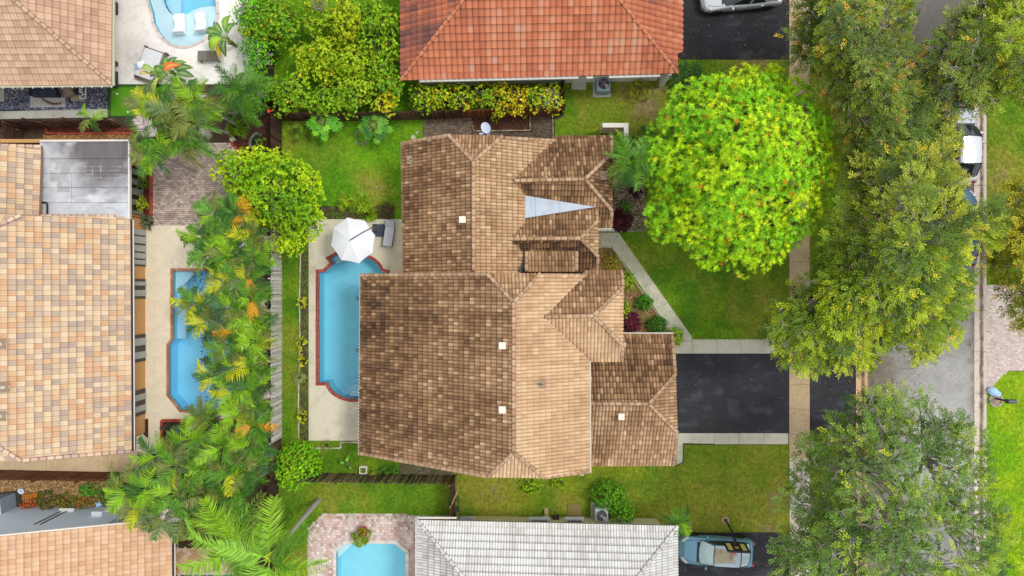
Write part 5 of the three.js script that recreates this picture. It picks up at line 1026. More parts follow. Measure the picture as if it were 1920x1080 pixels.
{
  const o = thing('air_conditioner', 'tall grey air conditioner beside the pale blue wall', 'air conditioner', P(22, 937)); o.rotation.y = 0.1; const m = mat([140, 154, 166], { roughness: 0.5 });
  mesh('pad', new THREE.BoxGeometry(1.3, 0.08, 1.1).translate(0, 0.04, 0), mat([60, 58, 56]), o); mesh('cabinet', new RoundedBoxGeometry(0.9, 1.25, 0.9, 3, 0.05).translate(-0.1, 0.7, 0), m, o); mesh('lid', new RoundedBoxGeometry(0.94, 0.06, 0.94, 2, 0.02).translate(-0.1, 1.34, 0), mat([196, 206, 214]), o);
  mesh('fan_well', new THREE.CylinderGeometry(0.36, 0.36, 0.04, 28).translate(-0.1, 1.37, 0), mat([46, 50, 58]), o); for (let k = 0; k < 4; k++) { const g = new THREE.BoxGeometry(0.32, 0.012, 0.14).rotateX(0.3).translate(0.17, 0, 0).rotateY(k * Math.PI / 2).translate(-0.1, 1.4, 0); mesh('fan_blade', g, mat([190, 194, 198]), o); }
}
{   // satellite dish on the roof edge
  const o = thing('satellite_dish', 'pale grey satellite dish on the edge of the brown roof', 'satellite dish', P(916, 254, 3.3)), at = (x, y, h) => P(x, y, h).sub(o.position), m = mat([176, 192, 216], { roughness: 0.4 });
  const pts = []; for (let k = 0; k <= 10; k++) pts.push(new THREE.Vector2(k / 10 * 0.36, Math.pow(k / 10, 2) * 0.07)); const dish = new THREE.LatheGeometry(pts, 32); dish.scale(0.72, 1, 1); const d = mesh('dish', dish, mat([190, 204, 226], { side: THREE.DoubleSide, roughness: 0.4 }), o); d.position.copy(at(911.5, 240.5, 3.9)); d.rotation.set(-0.25, 0.5, 0.25);
  mesh('arm', new GB().tube([at(914.5, 246, 3.85), at(903, 250.5, 4.0)], [0.03], 8).geo(), m, o); mesh('receiver', new RoundedBoxGeometry(0.2, 0.1, 0.12, 2, 0.03).translate(0, 0, 0), m, o).position.copy(at(902, 251, 4.0));
  mesh('mast', new GB().tube([at(914, 247, 3.85), at(917.5, 254, 3.35)], [0.03], 8).geo(), m, o); mesh('foot', new THREE.BoxGeometry(0.16, 0.03, 0.16), m, o);
}

// ---------------------------------------------------------------- pool deck furniture
{
  const c = P(656, 449.5, 2.5), o = thing('cantilever_umbrella', 'large white cantilever umbrella shading the upper end of the pool', 'umbrella', P(712, 434, 0.03)), at = (x, y, h) => P(x, y, h).sub(o.position);
  const cv = new THREE.MeshPhysicalMaterial({ color: new THREE.Color(0.79, 0.80, 0.83), roughness: 0.9, side: THREE.DoubleSide });
  const outline = [[651, 407.5], [684, 413.5], [703.5, 441], [699, 474], [673, 494], [639.5, 487.5], [620.5, 459.5], [624.5, 427]].map(([x, y]) => at(x, y, 2.28)), top = at(657, 450, 2.82);
  outline.forEach((a, i) => { const b2 = outline[(i + 1) % 8], g = new GB(), rows = 5, cols = 6, idx = []; for (let r = 0; r <= rows; r++) { const row = []; for (let q = 0; q <= cols; q++) { const t = r / rows, s = q / cols, e = a.clone().lerp(b2, s), sagIn = 0.05 * 4 * s * (1 - s) * t; const p = top.clone().lerp(e, t).lerp(top, sagIn * 0.55); p.y += 0.12 * Math.sin(Math.PI * t) * 0.35 - 0.04 * 4 * s * (1 - s) * t * 0.5; row.push(g.v(p.x, p.y, p.z, [1, 1, 1])); } idx.push(row); } for (let r = 0; r < rows; r++) for (let q = 0; q < cols; q++) g.quad(idx[r][q], idx[r + 1][q], idx[r + 1][q + 1], idx[r][q + 1]); mesh('canopy_panel', g.geo(), cv, o); });
  const rm = mat([92, 96, 108], { roughness: 0.4, metalness: 0.4 });
  outline.forEach((a) => mesh('rib', new GB().tube([top.clone().add(V3(0, -0.06, 0)), a.clone().add(V3(0, -0.03, 0))], [0.014], 6).geo(), rm, o));
  mesh('arm', new GB().tube([at(656, 450.5, 2.98), at(676, 438, 3.0), at(700, 425, 2.7)], [0.035], 8).geo(), rm, o);
  mesh('mast', new GB().tube([at(709, 432, 0.05), at(701, 426, 2.75)], [0.05], 10).geo(), rm, o);
  const ub = thing('umbrella_base', 'square black umbrella base plate beside the grey lounge chair', 'umbrella base', P(709.5, 432, 0.03)), bm = mat([62, 66, 82], { roughness: 0.6 });
  for (const [sx, sz] of [[-1, -1], [1, -1], [-1, 1], [1, 1]]) mesh('weight_block', new RoundedBoxGeometry(0.36, 0.09, 0.38, 2, 0.03).translate(sx * 0.19, 0.05, sz * 0.2), bm, ub); mesh('cross_bar', mergeGeometries([new THREE.BoxGeometry(0.06, 0.04, 0.7).translate(0, 0.1, 0), new THREE.BoxGeometry(0.7, 0.04, 0.06).translate(0, 0.1, 0)]), mat([84, 88, 104]), ub); mesh('socket', new THREE.CylinderGeometry(0.08, 0.08, 0.1, 16).translate(0, 0.12, 0), mat([120, 124, 136]), ub);
  ub.rotation.y = -0.04;
}
{
  const o = thing('lounge_chair', 'grey sling lounge chair beside the black umbrella base', 'lounge chair', P(731.5, 438, 0.03)); o.rotation.y = -0.16; const m = mat([196, 198, 206], { roughness: 0.8 }), fm = mat([62, 64, 70], { roughness: 0.4, metalness: 0.4 });
  mesh('seat', new RoundedBoxGeometry(0.56, 0.03, 1.16, 2, 0.012).translate(0, 0.36, 0.24), m, o);
  const back = new THREE.Group(); back.name = 'backrest'; back.position.set(0, 0.36, -0.34); back.rotation.x = 0.75; o.add(back); mesh('sling', new RoundedBoxGeometry(0.56, 0.03, 0.58, 2, 0.012).translate(0, 0, -0.29), m, back); mesh('back_frame', new GB().tube([V3(-0.3, 0, 0), V3(-0.3, 0, -0.62), V3(0.3, 0, -0.62), V3(0.3, 0, 0)], [0.018], 7).geo(), fm, back);
  mesh('side_rail', new GB().tube([V3(-0.31, 0.35, 0.84), V3(-0.31, 0.35, -0.4)], [0.02], 7).tube([V3(0.31, 0.35, 0.84), V3(0.31, 0.35, -0.4)], [0.02], 7).tube([V3(-0.31, 0.35, 0.83), V3(0.31, 0.35, 0.83)], [0.02], 7).geo(), fm, o);
  for (const [x, z] of [[-0.3, 0.7], [0.3, 0.7], [-0.3, -0.3], [0.3, -0.3]]) mesh('leg', new GB().tube([V3(x, 0.35, z), V3(x * 1.08, 0, z * 1.05)], [0.018], 7).geo(), fm, o);
}
function inPoolLounger(label, px, py, rot) {
  const o = thing('pool_lounger', label, 'pool lounger', P(px, py, -0.2)); o.rotation.y = rot; const m = mat([248, 248, 250], { roughness: 0.4 }), s = new THREE.Shape();
  const pr = [[-0.62, 0.52], [-0.42, 0.30], [-0.2, 0.16], [0.0, 0.17], [0.25, 0.27], [0.45, 0.22], [0.66, 0.06]]; s.moveTo(-0.64, 0.0); s.lineTo(-0.66, 0.56); s.splineThru(pr.map((q) => new THREE.Vector2(...q))); s.lineTo(0.68, 0); s.closePath();
  const g = new THREE.ExtrudeGeometry(s, { depth: 0.58, bevelEnabled: true, bevelSize: 0.02, bevelThickness: 0.02, bevelSegments: 2, curveSegments: 24 }); g.translate(0, 0, -0.29); g.rotateY(Math.PI / 2); mesh('shell', g, m, o);
  mesh('headrest', new RoundedBoxGeometry(0.56, 0.05, 0.16, 2, 0.02).rotateX(-0.8).translate(0, 0.56, 0.62), m, o);
}
inPoolLounger('white moulded lounger standing in the shallow pool shelf, farther from the banana plant', 339, 46, 0.06);
inPoolLounger('white moulded lounger standing in the shallow pool shelf, nearer to the banana plant', 379, 43, 0.10);
{
  const o = thing('daybed', 'white cushioned daybed with blue pillows on the pale pool deck', 'daybed', P(288, 124, 0.03)); o.rotation.y = -0.33; const wood = mat([126, 106, 92], { map: tWood }), cu = mat([236, 238, 242], { map: tGrain });
  mesh('mattress', new RoundedBoxGeometry(1.16, 0.2, 1.15, 3, 0.06).translate(0, 0.42, -0.28), cu, o); mesh('seat_cushion', new RoundedBoxGeometry(1.2, 0.2, 0.56, 3, 0.06).rotateX(0.05).translate(-0.08, 0.42, 0.68), cu, o);
  mesh('frame', mergeGeometries([new THREE.BoxGeometry(0.1, 0.16, 2.1).translate(0.68, 0.3, 0.05), new THREE.BoxGeometry(0.1, 0.16, 2.1).translate(-0.66, 0.22, 0.05), new THREE.BoxGeometry(1.36, 0.14, 0.08).translate(0, 0.22, 1.06), new THREE.BoxGeometry(1.36, 0.12, 0.08).translate(0, 0.25, -0.9)]), wood, o);
  for (const [x, z] of [[0.68, 1.0], [-0.66, 1.0], [0.68, -0.95], [-0.66, -0.95]]) mesh('leg', new THREE.BoxGeometry(0.1, 0.4, 0.1).translate(x, 0.2, z), wood, o);
  for (const [label, rgb, x, z, r, y] of [['soft blue pillow on the white daybed, under the white one', [168, 198, 232], -0.52, 0.34, 0.5, 0.57], ['white pillow leaning on the blue one on the daybed', [246, 248, 252], -0.34, 0.26, 0.35, 0.66]]) { const p = thing('pillow', label, 'pillow', o.localToWorld(V3(x, y, z))); o.updateMatrixWorld(); p.position.copy(V3(x, y, z).applyAxisAngle(V3(0, 1, 0), -0.33).add(o.position)); p.rotation.y = r; mesh('cushion', new RoundedBoxGeometry(0.46, 0.16, 0.4, 4, 0.08).rotateX(0.3), mat(rgb), p); }
}
{
  const o = thing('slatted_table', 'grey slatted low table by the banana plant on the pale pool deck', 'table', P(395.5, 109, 0.03)); o.rotation.y = 0.02; const m = mat([142, 132, 118], { map: tWood });
  for (let k = 0; k < 4; k++) mesh('slat', new THREE.BoxGeometry(0.3 - 0.015, 0.035, 0.6).translate(-0.46 + k * 0.307, 0.44, 0), m, o); mesh('apron', mergeGeometries([new THREE.BoxGeometry(1.18, 0.1, 0.04).translate(0, 0.37, 0.29), new THREE.BoxGeometry(1.18, 0.1, 0.04).translate(0, 0.37, -0.29)]), m, o); for (const [x, z] of [[-0.56, -0.27], [0.56, -0.27], [-0.56, 0.27], [0.56, 0.27]]) mesh('leg', new THREE.BoxGeometry(0.07, 0.42, 0.07).translate(x, 0.21, z), m, o);
}
{   // patio by the gravel
  const rug = thing('outdoor_rug', 'pale grey outdoor rug under the dark sofa on the slate gravel', 'rug', P(90, 187)); mesh('rug', new RoundedBoxGeometry(2.2, 0.02, 0.95, 1, 0.008).translate(0, 0.025, 0), mat([212, 208, 198], { map: tGrain }), rug); rug.rotation.y = 0.01;
  const o = thing('outdoor_sofa', 'dark blue-grey outdoor sofa under the tan roof edge', 'sofa', P(91, 173)), m = mat([60, 64, 82], { map: tGrain });
  mesh('base', new RoundedBoxGeometry(1.66, 0.28, 0.72, 2, 0.05).translate(0, 0.16, 0), m, o); for (const k of [-1, 0, 1]) mesh('seat_cushion', new RoundedBoxGeometry(0.54, 0.16, 0.6, 3, 0.05).translate(k * 0.55, 0.38, 0.06), m, o); mesh('backrest', new RoundedBoxGeometry(1.66, 0.42, 0.18, 3, 0.06).translate(0, 0.55, -0.28), m, o); for (const s of [-1, 1]) mesh('armrest', new RoundedBoxGeometry(0.14, 0.3, 0.7, 3, 0.04).translate(s * 0.8, 0.45, 0), m, o); for (const k of [-0.42, 0.08]) mesh('button', new THREE.SphereGeometry(0.06, 10, 8).scale(1.4, 0.5, 0.8).translate(k, 0.47, 0.26), mat([38, 44, 70]), o);
  const fr = thing('fallen_frond', 'dry brown palm frond lying on the pale rug', 'palm frond', P(96, 190, 0.05)), fb = new GB(), fc = [[96, 64, 60], [122, 84, 72], [78, 52, 52]]; for (let k = 0; k < 46; k++) { const t = k / 45, x = -0.62 + t * 1.25, z = -0.22 + 0.34 * Math.sin(t * 2.2), a = 1.1 + rr(-0.3, 0.3), l = 0.28 * (1 - 0.5 * Math.abs(t - 0.5)), s = 1; fb.face([V3(x - 0.012, 0.02, z), V3(x + 0.012, 0.02, z), V3(x + Math.cos(a) * l * 0.5 + 0.04, 0.06, z + Math.sin(a) * l * s)], lin(...pick(fc))); } mesh('leaflets', fb.geo(), mat(null, { vertexColors: true, side: THREE.DoubleSide }), fr); mesh('midrib', new GB().tube([...Array(8)].map((_, k) => V3(-0.62 + k / 7 * 1.25, 0.025, -0.22 + 0.34 * Math.sin(k / 7 * 2.2))), [0.018], 6).geo(), mat([110, 78, 66]), fr);
  const sg = thing('letter_sign', 'white letter cut-out frame with the letter E lying by the beige chair', 'sign', P(152, 177)), wm = mat([248, 248, 246], { roughness: 0.5 }), fx = (x, y) => P(x, y, 0.1).sub(sg.position);
  const bar = (x0, y0, x1, y1) => { const a = fx(x0, y0), b = fx(x1, y1); return new THREE.BoxGeometry(Math.abs(b.x - a.x) + 0.001, 0.06, Math.abs(b.z - a.z) + 0.001).translate((a.x + b.x) / 2, 0.2, (a.z + b.z) / 2); };
  mesh('frame', mergeGeometries([bar(162, 162.5, 163.6, 186.5), bar(152, 185, 163.6, 186.4), bar(151.5, 180, 153, 186)]), wm, sg); mesh('letter_e', mergeGeometries([bar(150.6, 164, 152.8, 175), bar(150.6, 164, 157.5, 166), bar(150.6, 168.7, 156.8, 170.4), bar(150.6, 173, 157.5, 175)]), wm, sg); mesh('letter_stroke', mergeGeometries([bar(144.5, 163.2, 150.6, 165), bar(155, 177, 160, 178.8)]), wm, sg); { const s = mesh('letter_stroke', new THREE.BoxGeometry(0.07, 0.06, 0.26).rotateY(-0.5), wm, sg); s.position.copy(fx(128, 165)).setY(0.22); const s2 = mesh('letter_stroke', new THREE.BoxGeometry(0.16, 0.06, 0.06), wm, sg); s2.position.copy(fx(132.5, 161.6)).setY(0.22); }
  const ch = thing('patio_chair', 'beige cushioned patio chair on the slate gravel beside the letter sign', 'chair', P(136, 175)), cm = mat([168, 146, 124], { map: tGrain }); ch.rotation.y = 0.5; mesh('seat', new RoundedBoxGeometry(0.6, 0.16, 0.6, 3, 0.05).translate(0, 0.36, 0), cm, ch); mesh('backrest', new RoundedBoxGeometry(0.6, 0.5, 0.14, 3, 0.05).rotateX(-0.25).translate(0, 0.62, -0.32), cm, ch); for (const s of [-1, 1]) mesh('armrest', new RoundedBoxGeometry(0.09, 0.08, 0.6, 2, 0.03).translate(s * 0.34, 0.56, 0), mat([110, 90, 74]), ch); for (const [x, z] of [[-0.28, -0.28], [0.28, -0.28], [-0.28, 0.28], [0.28, 0.28]]) mesh('leg', new THREE.CylinderGeometry(0.025, 0.02, 0.32, 8).translate(x, 0.16, z), mat([70, 58, 50]), ch);
  const mt = thing('door_mat', 'small beige mat under the letter sign and patio chair', 'mat', P(146, 184)); mesh('mat', new RoundedBoxGeometry(0.86, 0.02, 0.36, 1, 0.008).translate(0, 0.022, 0), mat([196, 180, 148], { map: tGrain }), mt);
  const st = thing('stepping_stone', 'round grey stone slab on the slate gravel at the picture edge', 'stone slab', P(0, 178)); mesh('slab', new RoundedBoxGeometry(0.6, 0.06, 0.85, 3, 0.025).translate(0, 0.03, 0), M.grey, st);
  const hose = thing('garden_hose', 'white hose and fittings lying by the dark gravel under the tan roof', 'hose', P(33, 167)); mesh('hose', new GB().tube([V3(-0.35, 0.05, -0.05), V3(-0.1, 0.05, 0.08), V3(0.1, 0.05, 0.0), V3(0.3, 0.05, 0.06)], [0.022], 7).geo(), mat([226, 214, 190]), hose); mesh('fitting', new THREE.CylinderGeometry(0.06, 0.07, 0.1, 12).translate(0.34, 0.06, 0.02), mat([230, 226, 216]), hose);
  for (const [x, y, l] of [[220, 176, 'white golf cup with a little flag pole on the putting green, near the roof corner'], [240, 210, 'white golf cup on the putting green, beside the palm fronds']]) { const g = thing('golf_cup', l, 'golf cup', P(x, y, 0.02)); mesh('cup', new THREE.CylinderGeometry(0.055, 0.055, 0.03, 16).translate(0, 0.012, 0), mat([250, 250, 250]), g); if (x < 230) mesh('flag_pole', new GB().tube([V3(0, 0.02, 0), V3(-0.3, 0.06, -0.14)], [0.012], 6).geo(), mat([210, 220, 200]), g); }
}
// bins and pails in the side yard
const bin = (label, px, py, r, h, rgb, rim, opts = {}) => { const o = thing(opts.name ?? 'rubbish_bin', label, opts.cat ?? 'bin', P(px, py)); mesh('body', new THREE.LatheGeometry([[0, 0], [r * 0.8, 0], [r, h], [r * 0.93, h], [r * 0.75, 0.06], [0, 0.05]].map((q) => new THREE.Vector2(...q)), 26), mat(rgb, { side: THREE.DoubleSide, roughness: 0.6 }), o); mesh('rim', new THREE.TorusGeometry(r, r * 0.09, 8, 28).rotateX(Math.PI / 2).translate(0, h, 0), mat(rim), o); return o; };
{ const o = bin('grey round bin beside the blue pail by the dark fence', 8, 246, 0.3, 0.85, [112, 124, 134], [128, 140, 150]); mesh('lid', new THREE.CylinderGeometry(0.28, 0.3, 0.05, 26).translate(0, 0.84, 0), mat([122, 136, 148]), o); }
bin('small blue pail beside the grey bin', 22, 243, 0.13, 0.35, [46, 84, 190], [56, 96, 200], { name: 'pail', cat: 'pail' }); bin('small cream bucket between the blue pail and the white coil', 27, 243, 0.13, 0.32, [236, 226, 196], [240, 232, 210], { name: 'bucket', cat: 'bucket' });
{ const o = thing('cable_coil', 'coil of white hose beside the cream bucket', 'hose coil', P(36, 241)); for (let k = 0; k < 4; k++) mesh('coil_loop', new THREE.TorusGeometry(0.13 - k * 0.01, 0.018, 8, 26).rotateX(Math.PI / 2 - 0.15).translate(0, 0.05 + k * 0.03, 0), mat([232, 232, 232]), o); }
{ const o = bin('round blue-grey lidded bin at the end of the brown fence', 252, 886, 0.28, 0.7, [104, 116, 150], [126, 138, 172], { name: 'lidded_bin' }); mesh('lid', new THREE.LatheGeometry([[0, 0.12], [0.1, 0.1], [0.12, 0.04], [0.27, 0.0]].map((q) => new THREE.Vector2(...q)), 26).translate(0, 0.7, 0), mat([88, 98, 136]), o); mesh('knob', new THREE.CylinderGeometry(0.05, 0.06, 0.07, 14).translate(0, 0.84, 0), mat([150, 160, 190]), o); }
// planters and garden pieces
{ const o = thing('planter', 'square white planter with a small yellow-green plant by the mossy fence', 'planter', P(682.5, 879.5)); const g = []; for (const [x, z, w, d] of [[0, -0.2, 0.46, 0.07], [0, 0.2, 0.46, 0.07], [-0.2, 0, 0.07, 0.34], [0.2, 0, 0.07, 0.34]]) g.push(new RoundedBoxGeometry(w, 0.32, d, 2, 0.03).translate(x, 0.16, z)); mesh('pot', mergeGeometries(g), mat([240, 240, 236]), o); mesh('soil', new THREE.BoxGeometry(0.36, 0.2, 0.36).translate(0, 0.1, 0), M.soil, o); }
{ const o = thing('flower_pot', 'red clay pot holding the leafy bush by the pale aqua pool', 'flower pot', P(683, 992)); mesh('pot', new THREE.LatheGeometry([[0, 0], [0.2, 0], [0.28, 0.4], [0.31, 0.4], [0.31, 0.48], [0.26, 0.48], [0.24, 0.36], [0, 0.34]].map((q) => new THREE.Vector2(...q)), 26), mat([186, 92, 62], { map: tGrain, side: THREE.DoubleSide }), o); }
seed(331);
for (const [x, y, l] of [[51.5, 930, 'first of three orange pots from the air conditioner'], [60, 928.5, 'middle of the three orange pots beside the red flowers'], [70.5, 926.5, 'orange pot nearest to the green flowering shrubs']]) { const o = thing('flower_pot', l, 'flower pot', P(x, y), 'orange pots beside the red flowers'); mesh('pot', mergeGeometries([[0, -0.1, 0.25, 0.04], [0, 0.1, 0.25, 0.04], [-0.105, 0, 0.04, 0.17], [0.105, 0, 0.04, 0.17]].map(([a, b, w, d]) => new RoundedBoxGeometry(w, 0.24, d, 1, 0.01).translate(a, 0.12, b))), mat([222, 142, 40], { map: tGrain }), o); mesh('soil', new THREE.BoxGeometry(0.19, 0.16, 0.19).translate(0, 0.08, 0), mat([196, 120, 44], { map: tDirt }), o); }
{ const o = thing('dial', 'round white dial on the gravel beside the grey air conditioner', 'clock', P(42, 920)); mesh('dial', new THREE.CylinderGeometry(0.19, 0.19, 0.04, 24).rotateX(0.25).translate(0, 0.12, 0), mat([222, 230, 236]), o); mesh('hand', mergeGeometries([new THREE.BoxGeometry(0.02, 0.012, 0.14).translate(0, 0, -0.05), new THREE.BoxGeometry(0.1, 0.012, 0.02).translate(0.04, 0, 0)]).rotateX(0.25).translate(0, 0.15, 0), mat([96, 104, 120]), o); }
{ const o = thing('garden_ornament', 'pale blue star-shaped garden ornament beside the white helmet', 'ornament', P(193, 943)), s = new THREE.Shape(); for (let k = 0; k < 10; k++) { const a = k / 10 * 6.283, r = k % 2 ? 0.1 : 0.24; s[k ? 'lineTo' : 'moveTo'](Math.cos(a) * r, Math.sin(a) * r); } s.closePath(); mesh('star', new THREE.ExtrudeGeometry(s, { depth: 0.08, bevelSize: 0.02, bevelThickness: 0.02, bevelSegments: 2 }).rotateX(-Math.PI / 2).translate(0, 0.35, 0), mat([164, 200, 236]), o); mesh('stake', new THREE.CylinderGeometry(0.02, 0.02, 0.36, 8).translate(0, 0.18, 0), steel, o); }
{ const o = thing('helmet', 'white rounded helmet-like bowl on the ground beside the blue ornament', 'helmet', P(207, 945)); const s = new THREE.SphereGeometry(0.2, 22, 14, 0, 6.284, 0, 1.7).scale(1.15, 0.9, 0.9); s.rotateY(0.4); mesh('shell', s.translate(0, 0.06, 0), mat([236, 232, 224], { side: THREE.DoubleSide }), o); mesh('vent', new THREE.BoxGeometry(0.06, 0.03, 0.08).translate(0.02, 0.235, 0.02), mat([96, 84, 72]), o); }
{ const o = thing('garden_bench', 'white curved garden bench frame under the drooping palms by the blue wall', 'bench', P(240, 945)); const m = mat([238, 234, 228]); mesh('seat', new RoundedBoxGeometry(0.9, 0.05, 0.32, 2, 0.02).translate(0, 0.42, 0), m, o); mesh('backrest', new GB().tube([V3(-0.45, 0.42, -0.16), V3(-0.42, 0.8, -0.22), V3(0, 0.9, -0.24), V3(0.42, 0.8, -0.22), V3(0.45, 0.42, -0.16)], [0.025], 8).geo(), m, o); for (const [x, z] of [[-0.4, -0.12], [0.4, -0.12], [-0.4, 0.12], [0.4, 0.12]]) mesh('leg', new THREE.CylinderGeometry(0.022, 0.022, 0.42, 8).translate(x, 0.21, z), m, o); }
{ const o = thing('metal_tub', 'oval grey metal tub on the dark bed beside the wooden fence corner', 'tub', P(481, 264)); o.rotation.y = -0.5; mesh('tub', new THREE.LatheGeometry([[0, 0.02], [0.3, 0.02], [0.42, 0.34], [0.45, 0.36], [0.42, 0.36], [0.3, 0.06], [0, 0.05]].map((q) => new THREE.Vector2(...q)), 28).scale(0.62, 1, 1.15), mat([150, 156, 148], { side: THREE.DoubleSide, roughness: 0.5, metalness: 0.3 }), o); mesh('water', new THREE.CylinderGeometry(0.34, 0.34, 0.02, 26).scale(0.62, 1, 1.15).translate(0, 0.18, 0), mat([46, 54, 40], { roughness: 0.1 }), o); }
{ const o = thing('stone_block', 'square pale stone block on the dark bed beside the palm trunk base', 'stone', P(438, 262)); o.rotation.y = 0.6; mesh('block', new RoundedBoxGeometry(0.34, 0.2, 0.28, 2, 0.03).translate(0, 0.1, 0), mat([196, 190, 164], { map: tGrain }), o); mesh('cap', new RoundedBoxGeometry(0.2, 0.05, 0.16, 1, 0.02).translate(0, 0.21, 0), mat([222, 216, 190], { map: tGrain }), o); }
{ const o = thing('orange_flag', 'bright orange tag on the fence corner by the leafy hedge', 'flag', P(508, 209, 1.7)); const s = new THREE.Shape([new THREE.Vector2(-0.16, -0.12), new THREE.Vector2(0.2, 0), new THREE.Vector2(-0.16, 0.12)]); mesh('cloth', new THREE.ExtrudeGeometry(s, { depth: 0.015, bevelEnabled: false }).rotateX(-Math.PI / 2).translate(0, 0.12, 0), mat([232, 84, 28]), o); mesh('stick', new THREE.CylinderGeometry(0.012, 0.012, 0.5, 6).translate(-0.15, -0.1, 0), trimMat, o); }
{ const o = thing('stepping_stone', 'round pale stone disc on the grass by the side patio', 'stone slab', P(775, 258)); mesh('slab', new THREE.CylinderGeometry(0.16, 0.17, 0.06, 20).translate(0, 0.03, 0), mat([206, 196, 168], { map: tGrain }), o); const b = thing('loose_brick', 'pale loose brick on the grass beside the round stone disc', 'brick', P(782, 249)); b.rotation.y = 0.9; mesh('block', new RoundedBoxGeometry(0.24, 0.07, 0.1, 1, 0.01).translate(0, 0.035, 0), mat([214, 196, 172], { map: tGrain }), b); }
{ // handrail into the angular pool and its cleaning pole
  const o = thing('pool_handrail', 'thin white handrail leading down into the angular blue pool', 'handrail', P(322, 500)); const q = (x, y, h) => P(x, y, h).sub(o.position); for (const [dx, dy] of [[0, 0], [10, -2]]) mesh('rail', new GB().tube([q(313 + dx, 491 + dy, 0.03), q(311 + dx, 489 + dy, 0.75), q(318 + dx, 494 + dy, 0.85), q(330 + dx * 0.9, 504 + dy, 0.5), q(338 + dx * 0.6, 512 + dy, -0.3)], [0.022], 8).geo(), mat([236, 236, 236], { roughness: 0.25 }), o);
  const c = thing('cleaning_pole', 'dark cleaning pole floating across the angular blue pool', 'pole', P(405, 528, 0)); const k = (x, y, h) => P(x, y, h).sub(c.position); mesh('shaft', new GB().tube([k(392, 536, -0.02), k(424, 515, 0.08)], [0.025], 7).geo(), mat([84, 88, 110]), c); mesh('brush', new THREE.BoxGeometry(0.34, 0.06, 0.08).rotateY(0.2), mat([60, 56, 90]), c).position.copy(k(356, 546, -0.04));
}
{ const o = thing('pool_pump_lid', 'pale square equipment lid among the palms below the angular pool', 'equipment lid', P(394, 776, 0.03)); mesh('lid', new RoundedBoxGeometry(0.62, 0.05, 0.46, 2, 0.015).translate(0, 0.05, 0), mat([226, 212, 190], { map: tGrain }), o); mesh('handle', new THREE.TorusGeometry(0.05, 0.012, 6, 16).rotateX(Math.PI / 2).translate(0, 0.085, 0), steel, o); }
{ const o = thing('garden_lamp', 'small orange garden lamp by the tan tiled patio', 'garden lamp', P(332, 1066)); mesh('shade', new THREE.ConeGeometry(0.14, 0.34, 18).rotateZ(1.0).translate(0, 0.4, 0), mat([216, 142, 40]), o); mesh('stand', new THREE.CylinderGeometry(0.025, 0.05, 0.4, 10).translate(0, 0.2, 0), mat([120, 84, 40]), o); }
{ // bits against the pale yellow wall
  const b = thing('wooden_plank', 'pale wooden plank leaning on the pale yellow wall', 'plank', P(1024, 957)); mesh('plank', new RoundedBoxGeometry(0.24, 0.9, 0.05, 1, 0.01).rotateX(0.55).translate(0, 0.38, 0.1), mat([216, 200, 150], { map: tWood }), b); mesh('cleat', new THREE.BoxGeometry(0.2, 0.06, 0.06).translate(0, 0.5, 0.1), mat([150, 130, 96]), b);
  const w = thing('wire_rack', 'small dark rack standing against the pale yellow wall', 'rack', P(1041, 968)); const m = mat([56, 50, 46]); for (const [x, z] of [[-0.18, -0.12], [0.18, -0.12], [-0.18, 0.12], [0.18, 0.12]]) mesh('leg', new THREE.BoxGeometry(0.04, 0.5, 0.04).translate(x, 0.25, z), m, w); for (const y of [0.2, 0.48]) mesh('shelf', new THREE.BoxGeometry(0.4, 0.03, 0.28).translate(0, y, 0), m, w);
  const p = thing('paving_slab', 'mossy square paving slab in front of the door of the white-roofed house', 'paving slab', P(1077, 956)); mesh('slab', new RoundedBoxGeometry(0.86, 0.06, 0.8, 1, 0.02).translate(0, 0.03, 0), mat([156, 142, 84], { map: scaled(tDirt, 1) }), p);
  const g = thing('tool_stand', 'dark metal tools leaning at the side gate by the white tile roof', 'garden tools', P(860, 945)); mesh('tool', new GB().tube([V3(0, 0, -0.5), V3(0.03, 1.1, 0)], [0.025], 7).geo(), mat([40, 52, 56]), g); mesh('tool', new GB().tube([V3(-0.05, 0, 0.1), V3(0.0, 1.0, 0.6)], [0.02], 7).geo(), mat([190, 190, 170]), g); mesh('blade', new RoundedBoxGeometry(0.2, 0.05, 0.34, 1, 0.01).translate(0.04, 1.1, -0.05), mat([36, 56, 56]), g);
  const d = thing('leaning_pole', 'thin wooden pole leaning across the side gate', 'pole', P(855, 918)); mesh('pole', new GB().tube([V3(-0.25, 1.7, 0.65), V3(0.2, 1.5, -0.3), V3(0.1, 0.0, -1.0)], [0.035], 7).geo(), mat([196, 180, 140], { map: tWood }), d);
}

// ---------------------------------------------------------------- plants
const leafMat = new THREE.MeshPhysicalMaterial({ vertexColors: true, side: THREE.DoubleSide, roughness: 0.6 });
const bark = mat([150, 138, 120], { map: tBark, bumpMap: tBark, bumpScale: 0.01 }), paleBark = mat([196, 190, 178], { map: tBark }), darkBark = mat([104, 88, 72], { map: tBark });
const UP = V3(0, 1, 0);
const tmpA = V3(), tmpB = V3();
const unit = () => { const y = rr(-1, 1), a = rnd() * 6.28319, r = Math.sqrt(1 - y * y); return V3(Math.cos(a) * r, y, Math.sin(a) * r); };
